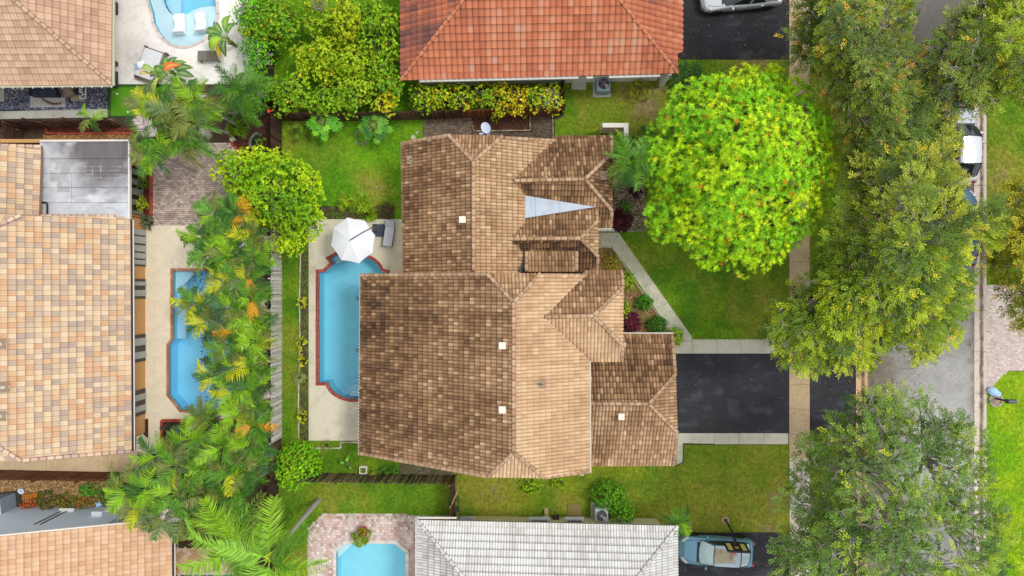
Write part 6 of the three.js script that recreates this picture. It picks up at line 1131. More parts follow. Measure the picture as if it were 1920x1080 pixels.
// a single leaf: pointed at both ends, folded along the midrib
function leaf(b, p, d, nrm, len, wid, c, fold = 0.25) {
  tmpA.crossVectors(d, nrm).normalize(); const mx = p.x + d.x * len * 0.45, my = p.y + d.y * len * 0.45, mz = p.z + d.z * len * 0.45, h = wid * fold;
  const i0 = b.v(p.x, p.y, p.z, c), i1 = b.v(mx + tmpA.x * wid / 2 + nrm.x * h, my + tmpA.y * wid / 2 + nrm.y * h, mz + tmpA.z * wid / 2 + nrm.z * h, c), i2 = b.v(p.x + d.x * len, p.y + d.y * len - len * 0.1, p.z + d.z * len, c), i3 = b.v(mx - tmpA.x * wid / 2 + nrm.x * h, my - tmpA.y * wid / 2 + nrm.y * h, mz - tmpA.z * wid / 2 + nrm.z * h, c);
  b.tri(i0, i1, i2); b.tri(i0, i2, i3);
}
function rosette(b, p, axis, n, len, wid, c, spreadMin = 0.5, spreadMax = 1.3) {
  const x = V3(axis.z, 0.3, -axis.x).cross(axis).normalize(), y = axis.clone().cross(x), a0 = rnd() * 6.28;
  for (let k = 0; k < n; k++) {
    const a = a0 + k * 2.39996, t = rr(spreadMin, spreadMax), st = Math.sin(t), d = axis.clone().multiplyScalar(Math.cos(t)).addScaledVector(x, Math.cos(a) * st).addScaledVector(y, Math.sin(a) * st);
    const nn = axis.clone().addScaledVector(d, -axis.dot(d)).normalize();
    leaf(b, p, d, nn, len * rr(0.7, 1.15), wid * rr(0.8, 1.2), mulc(c, rr(0.78, 1.22)));
  }
}
function spray(b, p, dir, len, n, ll, lw, c) {        // a twig with alternate leaves
  const side = V3(0, 1, 0).cross(dir).normalize(), up = dir.clone().cross(side).normalize();
  if (up.y < 0) up.negate();
  for (let k = 0; k < n; k++) {
    const t = (k + 0.5) / n, s = k % 2 ? 1 : -1, q = p.clone().addScaledVector(dir, t * len); q.y -= t * t * len * 0.18;
    const d = dir.clone().multiplyScalar(rr(0.35, 0.9)).addScaledVector(side, s * rr(0.5, 1)).addScaledVector(up, rr(-0.3, 0.4)).normalize();
    leaf(b, q, d, up, ll * rr(0.7, 1.25), lw * rr(0.8, 1.2), mulc(c, rr(0.75, 1.25)));
  }
}
function limb(b, from, to, r0, r1, wob = 0.15) {
  const pts = [], n = 5; for (let k = 0; k <= n; k++) { const t = k / n, p = from.clone().lerp(to, t); p.y += Math.sin(Math.PI * t) * 0.25; if (k && k < n) { p.x += rr(-wob, wob); p.z += rr(-wob, wob); } pts.push(p); }
  b.tube(pts, pts.map((_, k) => lerp(r0, r1, k / n)), 6, [1, 1, 1], false); return pts;
}
// broad tree filled clump by clump inside an outline read from the plan
function broadTree(name, label, o) {
  const { trunkPx, outline, hTop, hEdge, clumps, clumpR, cols, kind, group } = o;
  seed(o.seed);
  const base = P(...trunkPx), g = thing(name, label, 'tree', base, group), cx = outline.reduce((s, q) => s + q[0], 0) / outline.length, cy = outline.reduce((s, q) => s + q[1], 0) / outline.length;
  const xs = outline.map((q) => q[0]), ys = outline.map((q) => q[1]), centers = [];
  const edgeDist = (x, y) => { let m = 1e9; for (let i = 0, j = outline.length - 1; i < outline.length; j = i++) { const [ax, ay] = outline[j], [bx, by] = outline[i], t = clamp(((x - ax) * (bx - ax) + (y - ay) * (by - ay)) / ((bx - ax) ** 2 + (by - ay) ** 2), 0, 1); m = Math.min(m, Math.hypot(x - ax - t * (bx - ax), y - ay - t * (by - ay))); } return m; };
  const rIn = o.inR ?? 140;
  for (let k = 0; k < clumps * 30 && centers.length < clumps; k++) {
    const x = rr(Math.min(...xs), Math.max(...xs)), y = rr(Math.min(...ys), Math.max(...ys)); if (!inside(x, y, outline) || (o.holes ?? []).some(([hx, hy, hr]) => Math.hypot(x - hx, y - hy) < hr)) continue;
    const e = edgeDist(x, y), h = lerp(hEdge, hTop, Math.pow(smooth(0, rIn, e), 0.8)) + rr(-1, 1) * (o.hJit ?? 0.7), p = P(x, y, h), r = clumpR * rr(0.62, 1.32) * lerp(0.75, 1, smooth(0, 40, e));
    if (e * 0.03 < r * (o.over ?? 0.55)) continue;
    if (centers.some((c) => c.p.distanceTo(p) < (c.r + r) * (o.pack ?? 0.5))) continue;
    centers.push({ p, r, e });
  }
  const wood = new GB(), fork = base.clone().add(V3(rr(-0.3, 0.3), (o.fork ?? 2.2), rr(-0.3, 0.3))), L0 = (q) => q.clone().sub(base);
  const trunk = new GB().tube([V3(0, -0.1, 0), V3(0, 0.25, 0), L0(base.clone().lerp(fork, 0.6)), L0(fork)], [o.tr * 1.5, o.tr * 1.1, o.tr, o.tr * 0.9], 10, [1, 1, 1]);
  mesh('trunk', trunk.geo(), o.bark ?? bark, g);
  const mains = [];
  for (let k = 0; k < (o.mains ?? 7); k++) { const c = centers[Math.floor((k + 0.5) / (o.mains ?? 7) * centers.length)]; if (!c) continue; const to = c.p.clone().lerp(fork, 0.35); to.y -= 0.3; const gb = new GB(); limb(gb, L0(fork), L0(to), o.tr * 0.55, o.tr * 0.28, 0.35); mesh('limb', gb.geo(), o.bark ?? bark, g); mains.push(to); }
  for (const c of centers) { let best = fork, bd = 1e9; for (const m of mains) { const d = m.distanceTo(c.p); if (d < bd) { bd = d; best = m; } } const e = c.p.clone(); e.y -= c.r * 0.2; const pts = limb(wood, L0(best), L0(e), 0.055, 0.03, 0.2); for (let q = 0; q < (o.twigs ?? 3); q++) { const d = unit(); d.y = Math.abs(d.y) * 0.5; wood.tube([L0(e), L0(e).addScaledVector(d, c.r * 0.6), L0(e).addScaledVector(d, c.r * 1.0).add(V3(rr(-0.15, 0.15), 0.05, rr(-0.15, 0.15)))], [0.026, 0.016, 0.007], 4, [1, 1, 1], false); } }
  mesh('branches', wood.geo(), o.branchMat ?? paleBark, g);
  const b = new GB();
  for (const c of centers) {
    const t = rnd(), [sx, sy] = toPx(c.p), col0 = cols(t, sx, sy, c);
    const n = Math.round(o.per * c.r * c.r * rr(0.75, 1.2));
    for (let k = 0; k < n; k++) {
      const d = unit(); if (d.y < -0.25) d.y *= -0.6; d.normalize();
      const rad = c.r * (kind === 'oak' ? Math.cbrt(rr(0.08, 1)) : rr(0.82, 1.06)), p = c.p.clone().add(V3(d.x * rad, d.y * rad * (o.flat ?? 0.8), d.z * rad)).sub(base);
      const col = mulc(o.leafCols && rnd() < (o.accent ?? 0.03) ? pick(o.leafCols) : col0, rr(0.8, 1.2));
      if (kind === 'rosette') { const ax = d.clone().multiplyScalar(0.75).add(V3(0, 0.65, 0)).normalize(); rosette(b, p, ax, o.n ?? 11, o.ll, o.lw, col, 0.45, 1.45); }
      else if (kind === 'oak') { const out = d.clone().multiplyScalar(0.6).add(c.p.clone().sub(fork).setY(0).normalize().multiplyScalar(0.6)).add(V3(rr(-0.4, 0.4), rr(-0.15, 0.45), rr(-0.4, 0.4))).normalize(); spray(b, p, out, o.sl, o.n, o.ll, o.lw, col); }
      else { const ax = d.clone().multiplyScalar(0.8).add(V3(0, 0.5, 0)).normalize(); rosette(b, p, ax, o.n ?? 5, o.ll, o.lw, col, 0.3, 1.2); }
    }
  }
  mesh('crown', b.geo(), o.leafMat ?? leafMat, g);
  return g;
}
const pal = (a) => { const c = a.map((q) => lin(...q)); return (t) => { const x = clamp(t, 0, 0.999) * (c.length - 1), i = Math.floor(x); return mixc(c[i], c[i + 1], x - i); }; };
const circlePx = (cx, cy, rx, ry, n = 20, wob = 0.06, s = 0) => [...Array(n)].map((_, k) => { const a = k / n * 6.28319, r = 1 + wob * (2 * hash2(k, s, 5) - 1); return [cx + Math.cos(a) * rx * r, cy + Math.sin(a) * ry * r]; });

// the round mango tree
{
  const c = pal([[124, 198, 20], [148, 216, 16], [178, 230, 12], [206, 240, 10], [230, 244, 20]]);
  broadTree('mango_tree', 'big round bright green mango tree on the front lawn beside the brown roof', { seed: 401, trunkPx: [1335, 330], outline: [[1260, 185], [1300, 150], [1370, 135], [1425, 118], [1470, 150], [1525, 165], [1550, 220], [1568, 280], [1560, 345], [1540, 400], [1500, 440], [1460, 490], [1400, 505], [1330, 498], [1270, 465], [1212, 420], [1220, 385], [1236, 360], [1214, 340], [1200, 310], [1204, 268], [1228, 245], [1250, 212]],
    hTop: 8.4, hEdge: 4.2, inR: 170, clumps: 330, clumpR: 0.7, pack: 0.34, over: 0.25, hJit: 0.75, per: 54, kind: 'rosette', n: 12, ll: 0.23, lw: 0.038, flat: 0.75, tr: 0.28, fork: 1.6, bark: darkBark, branchMat: darkBark, mains: 9, twigs: 1,
    cols: (t, x, y) => c(0.15 + 0.75 * t + 0.12 * smooth(1250, 1480, x) - 0.1), leafCols: [lin(236, 236, 20), lin(232, 226, 24), lin(228, 236, 24), lin(236, 150, 30), lin(104, 172, 24), lin(92, 156, 22)], accent: 0.07 });
}
// street oaks
const oakN = pal([[66, 92, 28], [94, 122, 34], [124, 148, 38], [152, 168, 42], [178, 180, 46]]), oakM = pal([[74, 104, 18], [104, 136, 20], [140, 168, 18], [170, 192, 16], [192, 200, 24]]), oakS = pal([[66, 100, 34], [88, 124, 42], [112, 148, 48], [136, 168, 50], [156, 180, 32]]), oakY = pal([[120, 132, 20], [150, 156, 18], [178, 176, 16], [196, 186, 20]]);
const oak = { kind: 'oak', sl: 0.5, n: 10, ll: 0.15, lw: 0.072, flat: 0.55, tr: 0.3, fork: 2.6, pack: 0.5, twigs: 4, over: 0.15 };
broadTree('street_tree', 'dark olive street tree between the silver sedan and the shaded road', { ...oak, seed: 411, trunkPx: [1562, 120], outline: [[1484, -60], [1700, -60], [1708, 20], [1690, 70], [1716, 130], [1740, 200], [1735, 280], [1680, 330], [1620, 330], [1606, 290], [1588, 235], [1546, 160], [1476, 90], [1500, 40]], hTop: 9, hEdge: 6, clumps: 190, clumpR: 0.6, per: 78, cols: (t) => oakN(t * 0.85), leafCols: [lin(210, 180, 40), lin(200, 150, 50)], accent: 0.04 });
broadTree('street_tree', 'largest olive-green street tree spreading over the verge and the parked cars', { ...oak, seed: 412, trunkPx: [1565, 470], outline: [[1590, 300], [1650, 250], [1760, 235], [1812, 262], [1806, 320], [1852, 345], [1880, 400], [1850, 470], [1820, 520], [1805, 565], [1770, 640], [1730, 670], [1690, 640], [1650, 640], [1620, 690], [1560, 680], [1530, 702], [1480, 680], [1425, 610], [1470, 570], [1505, 525], [1550, 470], [1590, 380]], hTop: 9.5, hEdge: 6, inR: 170, clumps: 330, clumpR: 0.62, per: 76, cols: (t, x, y) => mixc(oakN(t), oakM(t), smooth(330, 520, y + 60 * (t - 0.5))), leafCols: [lin(220, 200, 30), lin(196, 196, 50)], accent: 0.03, holes: [[1745, 425, 26], [1690, 410, 22], [1826, 285, 46], [1820, 368, 40], [1826, 488, 40], [1795, 305, 30], [1640, 500, 22]] });
broadTree('street_tree', 'olive street tree across the road overhanging the white car', { ...oak, seed: 413, trunkPx: [1880, 130], outline: [[1735, 90], [1770, 40], [1830, 10], [1870, -60], [1990, -60], [1990, 160], [1940, 190], [1880, 175], [1862, 195], [1800, 205], [1796, 235], [1740, 240], [1725, 180]], hTop: 8.5, hEdge: 6, clumps: 180, clumpR: 0.6, per: 76, cols: (t, x) => mixc(oakN(t), oakM(t), smooth(1780, 1900, x) * 0.8), leafCols: [lin(220, 200, 30), lin(210, 160, 40)], accent: 0.04 });
broadTree('street_tree', 'thin-leaved grey-green street tree below the dark apron with pale road showing through', { ...oak, seed: 414, trunkPx: [1600, 935], outline: [[1556, 800], [1610, 745], [1680, 735], [1740, 745], [1800, 790], [1830, 815], [1835, 870], [1862, 930], [1880, 1000], [1870, 1070], [1830, 1150], [1450, 1150], [1448, 1070], [1480, 1000], [1475, 930], [1500, 880], [1480, 850]], hTop: 9.0, hEdge: 6.5, clumps: 250, clumpR: 0.64, per: 52, hJit: 1.2, pack: 0.48, cols: (t) => oakS(t), leafCols: [lin(190, 200, 40)], accent: 0.02, holes: [[1730, 880, 24], [1760, 1010, 22], [1500, 960, 14], [1800, 930, 22]] });
broadTree('street_tree', 'yellow-green tree at the far edge above the pale paved drive', { ...oak, seed: 415, trunkPx: [1945, 470], outline: [[1870, 400], [1905, 350], [1950, 320], [2030, 340], [2040, 620], [1950, 640], [1905, 590], [1872, 545], [1862, 500], [1866, 440]], hTop: 8, hEdge: 5, clumps: 70, clumpR: 0.95, per: 70, cols: (t) => oakY(t), leafCols: [lin(210, 190, 30)], accent: 0.04 });
broadTree('street_tree', 'yellow-green branch mass at the bottom corner beyond the bright lawn', { ...oak, seed: 416, trunkPx: [1990, 1130], outline: [[1905, 1040], [1950, 1010], [2030, 1010], [2030, 1180], [1890, 1180]], hTop: 6.5, hEdge: 5, clumps: 26, clumpR: 0.8, per: 40, cols: (t) => oakM(t) });
// rounded garden trees
{
  const c = pal([[84, 142, 10], [112, 170, 10], [150, 196, 8], [196, 222, 10], [214, 230, 30]]);
  broadTree('shade_tree', 'dense lime-green tree over the grey fence beside the white umbrella', { seed: 421, trunkPx: [505, 385], outline: [[392, 300], [425, 292], [470, 284], [530, 285], [575, 305], [596, 330], [606, 370], [604, 420], [580, 455], [545, 478], [520, 470], [520, 430], [480, 425], [440, 390], [430, 345], [400, 330]], hTop: 5.6, hEdge: 3.2, inR: 80, clumps: 150, clumpR: 0.52, per: 120, kind: 'broad', n: 6, ll: 0.19, lw: 0.095, tr: 0.14, pack: 0.42, over: 0.4, twigs: 1, bark: darkBark, branchMat: darkBark, cols: (t, x, y, k) => c(0.1 + 0.55 * t + 0.35 * smooth(50, 0, k.e)) });
}
const fruit = pal([[112, 164, 16], [140, 186, 16], [172, 200, 16], [200, 204, 20], [226, 202, 24]]);
[[[512, 40, 62, 55], 0.30, 'lime-green fruit tree beside the bare wicker basket of twigs'], [[596, 32, 34, 38], 0.55, 'small yellow-green fruit tree at the top picture edge'], [[652, 40, 34, 44], 0.78, 'golden-leaved fruit tree near the red roof'], [[712, 60, 46, 66], 0.38, 'green fruit tree touching the orange-red roof edge'],
  [[600, 115, 52, 46], 0.68, 'yellowish thin fruit tree in the middle of the small orchard'], [[672, 125, 52, 40], 0.58, 'olive-green fruit tree in front of the red roof, middle of the orchard'], [[722, 132, 34, 40], 0.34, 'bright green fruit tree between the orchard and the roof corner'], [[540, 172, 46, 36], 0.40, 'green fruit tree in the orchard corner beside the dark fence'], [[606, 186, 48, 28], 0.36, 'low green fruit tree over the top fence above the papaya'], [[664, 176, 46, 32], 0.46, 'bushy fruit tree over the top fence, between two others'], [[728, 158, 30, 30], 0.2, 'small bright tree at the yellow hedge end'], [[722, 190, 24, 24], 0.95, 'small golden yellow fruit bush at the top fence']].forEach(([[x, y, rx, ry], t, l], k) => broadTree('fruit_tree', l, { seed: 430 + k, trunkPx: [x, y + 6], outline: circlePx(x, y, rx * 0.87, ry * 0.87, 16, 0.24, k), hTop: 3.4, hEdge: 1.8, inR: 60, clumps: Math.round(rx * ry / 46), clumpR: 0.44, per: 150, kind: 'broad', n: 5, ll: 0.17, lw: 0.095, tr: 0.07, fork: 0.8, mains: 4, pack: 0.42, over: 0.1, twigs: 0, branchMat: darkBark, cols: (q) => fruit(clamp(t * 0.85 - 0.08 + 0.35 * (q - 0.5), 0, 1)), leafCols: [lin(220, 190, 30)], accent: 0.03 }));
{ const o = thing('twig_basket', 'round basket of bare grey twigs among the fruit trees at the top', 'basket', P(600, 9, 3.4)); for (let k = 0; k < 3; k++) mesh('hoop', new THREE.TorusGeometry(0.36, 0.02, 7, 28).rotateX(Math.PI / 2 + rr(-0.1, 0.1)).translate(0, k * 0.14, 0), bark, o); const b = new GB(); for (let k = 0; k < 30; k++) { const a = rnd() * 6.28; b.tube([V3(rr(-0.1, 0.1), -0.1, rr(-0.1, 0.1)), V3(Math.cos(a) * 0.34, 0.3, Math.sin(a) * 0.34)], [0.01, 0.006], 4, [1, 1, 1]); } mesh('twigs', b.geo(), bark, o); }
// leafy hedge bank left of the dark fence
{
  const c = pal([[78, 154, 14], [100, 182, 14], [132, 204, 14], [168, 214, 20]]);
  [[[478, 26, 40, 40], 'bright hedge shrub at the top edge beside the pool terrace', 0.5], [[484, 98, 34, 42], 'bright green hedge shrub against the dark fence, above the palm fan', 0.45], [[480, 170, 34, 40], 'bright green hedge shrub against the dark fence, beside the palm fan', 0.35], [[452, 205, 34, 22], 'low green hedge shrub at the dark bed beside the palm trunks', 0.2]].forEach(([[x, y, rx, ry], l, t], k) => broadTree('hedge_shrub', l, { seed: 450 + k, trunkPx: [x, y], outline: circlePx(x, y, rx, ry, 16, 0.1, 20 + k), hTop: 2.8, hEdge: 1.5, inR: 40, clumps: Math.round(rx * ry / 30), clumpR: 0.36, per: 150, kind: 'broad', n: 5, ll: 0.11, lw: 0.07, tr: 0.06, fork: 0.6, mains: 3, pack: 0.42, over: 0.2, twigs: 0, cols: (q) => c(clamp(t + 0.5 * (q - 0.5), 0, 1)) }));
}
// the yellow hedge
[[795, 182, 0.35, 'first yellow hedge shrub from the orchard end'], [832, 183, 0.62, 'golden hedge shrub, next to the orchard-end one'], [868, 186, 0.45, 'sparse yellow-green hedge shrub, before the tallest'], [905, 178, 0.3, 'tallest green-yellow hedge shrub in the middle of the row'], [942, 184, 0.7, 'deep yellow hedge shrub beside the tallest green one'], [972, 190, 0.9, 'golden orange hedge shrub above the reddish fence'], [1004, 186, 0.5, 'yellow hedge shrub next to the row end'], [1032, 186, 0.66, 'twiggy hedge shrub at the thin dark fence end']].forEach(([x, y, t, l], k) => broadTree('hedge_shrub', l, { seed: 460 + k, trunkPx: [x, y + 4], outline: circlePx(x, y, 25, 25, 14, 0.22, 40 + k), hTop: 2.3, hEdge: 1.2, inR: 30, clumps: 34, clumpR: 0.28, per: 200, kind: 'broad', n: 4, ll: 0.15, lw: 0.095, tr: 0.035, fork: 0.5, mains: 4, pack: 0.44, over: 0.05, twigs: k === 7 ? 2 : 0, branchMat: k === 7 ? paleBark : darkBark, cols: (q) => fruit(clamp(t + 0.5 * (q - 0.5), 0, 1)), leafCols: [lin(236, 206, 30), lin(150, 180, 30)], accent: 0.2 }));

// low shrubs
function shrub(name, label, px, py, rx, h, cols, o = {}) {
  seed(o.seed ?? Math.round(px * 7 + py * 13));
  const base = P(px, py), g = thing(name, label, o.cat ?? 'shrub', base, o.group), b = new GB(), R = rx / 30, c = pal(cols), ry = (o.ry ?? rx) / 30, n = Math.round((o.dens ?? 190) * R * ry);
  const stems = new GB(); for (let k = 0; k < 6; k++) { const a = k * 1.05, q = V3(Math.cos(a) * R * 0.6, h * 0.7, Math.sin(a) * ry * 0.6); stems.tube([V3(0, 0, 0), q.clone().multiplyScalar(0.5).add(V3(0, 0.08, 0)), q], [0.025, 0.018, 0.008], 5, [1, 1, 1]); } mesh('stem', stems.geo(), darkBark, g);
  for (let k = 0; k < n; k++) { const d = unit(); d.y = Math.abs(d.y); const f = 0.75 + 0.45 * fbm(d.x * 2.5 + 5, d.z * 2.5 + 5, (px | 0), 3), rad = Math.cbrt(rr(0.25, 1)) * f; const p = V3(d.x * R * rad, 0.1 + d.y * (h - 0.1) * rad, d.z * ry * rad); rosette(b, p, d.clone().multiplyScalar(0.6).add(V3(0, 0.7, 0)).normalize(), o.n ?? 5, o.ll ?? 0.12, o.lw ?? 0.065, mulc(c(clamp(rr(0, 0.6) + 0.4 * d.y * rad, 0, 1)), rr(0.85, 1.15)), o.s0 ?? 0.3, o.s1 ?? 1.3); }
  mesh('foliage', b.geo(), leafMat, g); return g;
}
shrub('lime_shrub', 'large loose bright lime shrub over the mossy fence corner', 566, 866, 44, 2.4, [[84, 150, 12], [120, 188, 12], [156, 214, 14], [186, 226, 20]], { ry: 46, dens: 330, ll: 0.13, lw: 0.055, n: 7 });
shrub('round_shrub', 'round glossy green shrub above the silver-grey air conditioner', 1139, 924, 36, 1.6, [[64, 124, 8], [92, 158, 8], [126, 188, 10]], { dens: 380, ry: 30 });
shrub('round_shrub', 'smaller glossy green shrub leaning against the pale yellow wall', 1164, 957, 26, 1.5, [[64, 124, 8], [92, 158, 8], [126, 188, 10]], { dens: 380, ry: 28 });
shrub('ground_shrub', 'low lime ground plant under the clipped gable of the brown roof', 996, 911, 24, 0.5, [[110, 160, 10], [142, 188, 12], [170, 206, 16]], { dens: 260, ry: 14 });
shrub('ground_shrub', 'small low lime plant beside the larger one under the brown gable', 1049, 903, 15, 0.5, [[110, 160, 10], [142, 188, 12], [170, 206, 16]], { dens: 260, ry: 10 });
shrub('golden_shrub', 'round golden-green shrub in the chip-mulch bed by the walkway', 1146, 492, 18, 0.8, [[120, 124, 14], [160, 152, 16], [196, 180, 20]], { dens: 520, ll: 0.08, lw: 0.04 });
shrub('lime_shrub', 'bright lime shrub squeezed between the street gable and the walkway', 1177, 526, 13, 0.8, [[100, 150, 10], [140, 184, 12], [170, 206, 16]], { dens: 420, ry: 18 });
shrub('fern_plant', 'spiky green plant by the bend of the walkway', 1206, 566, 14, 0.7, [[52, 116, 14], [76, 144, 18], [104, 170, 24]], { dens: 320, ll: 0.22, lw: 0.05, n: 8 });
shrub('purple_plant', 'purple leaved plant under the street gable beside green tufts', 1182, 604, 16, 0.7, [[76, 24, 40], [112, 36, 62], [150, 60, 90]], { dens: 300, ll: 0.24, lw: 0.06, n: 8, ry: 19 });
shrub('round_shrub', 'dark green rounded shrub above the garage gutter', 1229, 608, 21, 0.8, [[36, 92, 8], [54, 124, 14], [80, 152, 24]], { dens: 460, ry: 17, ll: 0.11, lw: 0.075 });
shrub('lime_shrub', 'small bright lime shrub at the garage corner by the walkway', 1265, 630, 14, 0.6, [[120, 164, 10], [150, 190, 12], [176, 208, 14]], { dens: 460, ry: 18 });
shrub('lime_shrub', 'thin yellow-green plant against the street gable wall above the purple plant', 1172, 583, 7, 0.8, [[120, 160, 14], [150, 184, 16], [180, 204, 20]], { dens: 500, ry: 17 });
shrub('purple_plant', 'dark maroon spiky shrub beside the doorstep of the brown house', 1164, 413, 20, 0.8, [[46, 14, 22], [78, 22, 36], [112, 38, 56]], { dens: 320, ll: 0.26, lw: 0.06, n: 8, ry: 20 });
shrub('purple_plant', 'small maroon plant under the palm fronds beside the pale mulch', 1191, 362, 11, 0.7, [[46, 14, 22], [70, 22, 34], [96, 32, 48]], { dens: 300, ll: 0.2, lw: 0.05, n: 7 });
shrub('fern_plant', 'bright green tuft above the maroon spiky shrub', 1172, 392, 10, 0.9, [[60, 110, 20], [90, 140, 26], [120, 166, 30]], { dens: 360, ll: 0.2, lw: 0.05, ry: 14 });
shrub('dark_shrub', 'sprawling dark green shrub between the red roof corner and the mango tree', 1284, 156, 38, 1.4, [[40, 76, 40], [58, 98, 50], [84, 124, 60]], { dens: 190, ll: 0.14, lw: 0.06, ry: 36 });
shrub('dark_shrub', 'dark green shrub against the trunk side of the mango tree near the white wall', 1206, 258, 22, 1.0, [[44, 92, 18], [62, 120, 22], [92, 150, 26]], { dens: 260, ry: 20 });
shrub('yellow_shrub', 'spidery yellow-green shrub beside the blue-grey air conditioner', 1197, 174, 25, 0.9, [[110, 130, 14], [150, 160, 16], [190, 186, 20]], { dens: 150, ll: 0.22, lw: 0.035, n: 6, ry: 22 });
shrub('potted_bush', 'leafy yellow-green bush growing from the red clay pot', 680, 1003, 17, 1.3, [[104, 136, 16], [136, 164, 18], [164, 186, 24]], { dens: 500, ll: 0.11, lw: 0.075 });
shrub('small_plant', 'yellow-green seedling filling the square white planter', 682.5, 879.5, 6, 0.55, [[120, 150, 20], [160, 180, 30], [196, 200, 40]], { dens: 600, ll: 0.1, lw: 0.05 });
shrub('small_plant', 'yellow-green tuft beside the square white planter', 698, 884, 9, 0.4, [[120, 150, 20], [150, 170, 30], [180, 190, 40]], { dens: 300, ll: 0.16, lw: 0.03 });
shrub('small_plant', 'dark green weed clump at the mossy fence below the brown gable', 728, 880, 20, 0.5, [[40, 96, 14], [60, 124, 16], [84, 150, 20]], { dens: 190, ry: 9 });
shrub('small_plant', 'pale tuft in the small bed at the foot of the pool deck', 614, 834, 9, 0.4, [[110, 140, 40], [140, 160, 60], [170, 180, 80]], { dens: 320, ll: 0.16, lw: 0.03 });
[[568, 566, 'upper yellow-leaved plant'], [567, 643, 'middle yellow-leaved plant'], [570, 676, 'third yellow-leaved plant from the umbrella'], [569, 780, 'lowest yellow-leaved plant']].forEach(([x, y, l]) => shrub('yellow_plant', l + ' in the narrow bed along the pool deck', x, y, 8, 0.5, [[150, 164, 14], [190, 196, 18], [216, 214, 24]], { dens: 170, ll: 0.19, lw: 0.1, n: 3, ry: 12 }));
shrub('small_plant', 'pale spiky tuft between yellow plants in the bed along the pool deck', 563, 707, 11, 0.5, [[130, 150, 70], [160, 176, 96], [184, 196, 120]], { dens: 260, ll: 0.26, lw: 0.025, n: 8 });
[[654, 380, 'spiky lime plant in the bed above the umbrella, closest to the lime tree', 13], [678, 384, 'largest spiky lime plant in the bed above the umbrella', 15], [692, 400, 'spiky lime plant above the umbrella ribs beside dark mulch', 12], [708, 401, 'smallest spiky plant in the bed above the umbrella base', 8]].forEach(([x, y, l, r]) => shrub('spiky_plant', l, x, y, r, 0.5, [[110, 150, 14], [150, 186, 20], [186, 212, 40]], { dens: 60, n: 18, ll: r / 30, lw: 0.05, s0: 0.5, s1: 1.5 }));
shrub('small_plant', 'dull reddish weeds beside the spiky lime plants and the lawn', 724, 392, 18, 0.4, [[84, 78, 40], [96, 96, 30], [110, 70, 60]], { dens: 220, ry: 14 });
shrub('bush_plant', 'yellow-green bush at the foot of the stained flat roof planting strip', 270, 385, 12, 0.8, [[140, 160, 10], [170, 190, 12], [200, 206, 20]], { dens: 420, ry: 16 });
shrub('bush_plant', 'green ferny plant in the narrow strip beside the red brick border', 271, 346, 9, 0.8, [[80, 110, 24], [110, 140, 30], [140, 160, 36]], { dens: 360, ry: 18, ll: 0.18, lw: 0.04 });
shrub('bush_plant', 'grey-green bushy plant at the end of the red brick border by the cream deck', 280, 417, 14, 0.7, [[74, 96, 64], [96, 116, 80], [120, 136, 96]], { dens: 340, ll: 0.16, lw: 0.05, ry: 14 });
shrub('spiky_plant', 'round bright green spiky plant on the dark bed beside the metal tub', 450, 243, 16, 0.7, [[92, 132, 14], [130, 164, 20], [164, 190, 30]], { dens: 110, n: 12, ll: 0.42, lw: 0.05 });
shrub('bush_plant', 'small green plant between the metal tub and the fence', 492, 272, 9, 0.7, [[92, 132, 24], [120, 156, 30], [150, 180, 36]], { dens: 320, ry: 16 });
shrub('bush_plant', 'yellowish small bush below the metal tub', 466, 285, 15, 0.7, [[130, 146, 14], [160, 172, 16], [190, 190, 20]], { dens: 320, ry: 10 });
shrub('flower_shrub', 'red flowering plant cluster under the three orange pots', 62, 943, 16, 0.6, [[150, 40, 20], [196, 70, 24], [214, 130, 30]], { dens: 360, ry: 11 });
shrub('flower_shrub', 'green and rust flowering shrub next to the red flower cluster', 95, 936, 24, 0.8, [[64, 84, 26], [92, 110, 30], [150, 90, 40]], { dens: 260, ry: 22 });
shrub('flower_shrub', 'middle green shrub with orange flowers along the pale blue wall', 130, 938, 24, 0.8, [[72, 96, 24], [104, 126, 28], [160, 120, 30]], { dens: 260, ry: 18 });
shrub('flower_shrub', 'shrub with orange tips beside the blue star ornament', 166, 939, 18, 0.8, [[80, 104, 26], [120, 120, 30], [210, 110, 30]], { dens: 260, ry: 16 });
shrub('bush_plant', 'fresh green bush between the brown fence and the orange-tipped shrub', 174, 914, 22, 0.8, [[60, 130, 14], [84, 156, 16], [110, 178, 20]], { dens: 320, ry: 13 });
shrub('bush_plant', 'dark green bush beside the white helmet and drooping palm', 203, 928, 13, 0.7, [[60, 104, 20], [84, 128, 26], [104, 150, 30]], { dens: 320 });
shrub('small_plant', 'small yellow flowering plant in the mulch behind the satellite dish', 929, 222, 8, 0.6, [[110, 150, 30], [170, 180, 40], [220, 210, 60]], { dens: 420 });
shrub('small_plant', 'smaller yellow flowering plant nearer the side patio end', 983, 217, 6, 0.6, [[110, 150, 30], [170, 180, 40], [220, 210, 60]], { dens: 420 });
shrub('small_plant', 'grassy clump at the foot of the reddish fence by the side patio', 898, 221, 13, 0.5, [[60, 84, 14], [84, 104, 18], [104, 120, 24]], { dens: 200, ry: 7, ll: 0.2, lw: 0.03 });
shrub('spiky_plant', 'thin spiky dracaena on the lawn near the dark fence corner', 567, 252, 14, 0.9, [[80, 120, 20], [110, 150, 26], [140, 176, 40]], { dens: 60, n: 16, ll: 0.45, lw: 0.035 });
shrub('bush_plant', 'low green shrubs in the palm bed under the coconut crown', 404, 985, 54, 1.4, [[104, 138, 12], [140, 168, 14], [172, 190, 20]], { dens: 170, ry: 38 });
shrub('bush_plant', 'yellow-green shrub at the corner of the plain tan roof', 352, 985, 26, 1.6, [[104, 138, 12], [140, 168, 14], [176, 190, 20]], { dens: 260, ry: 26 });
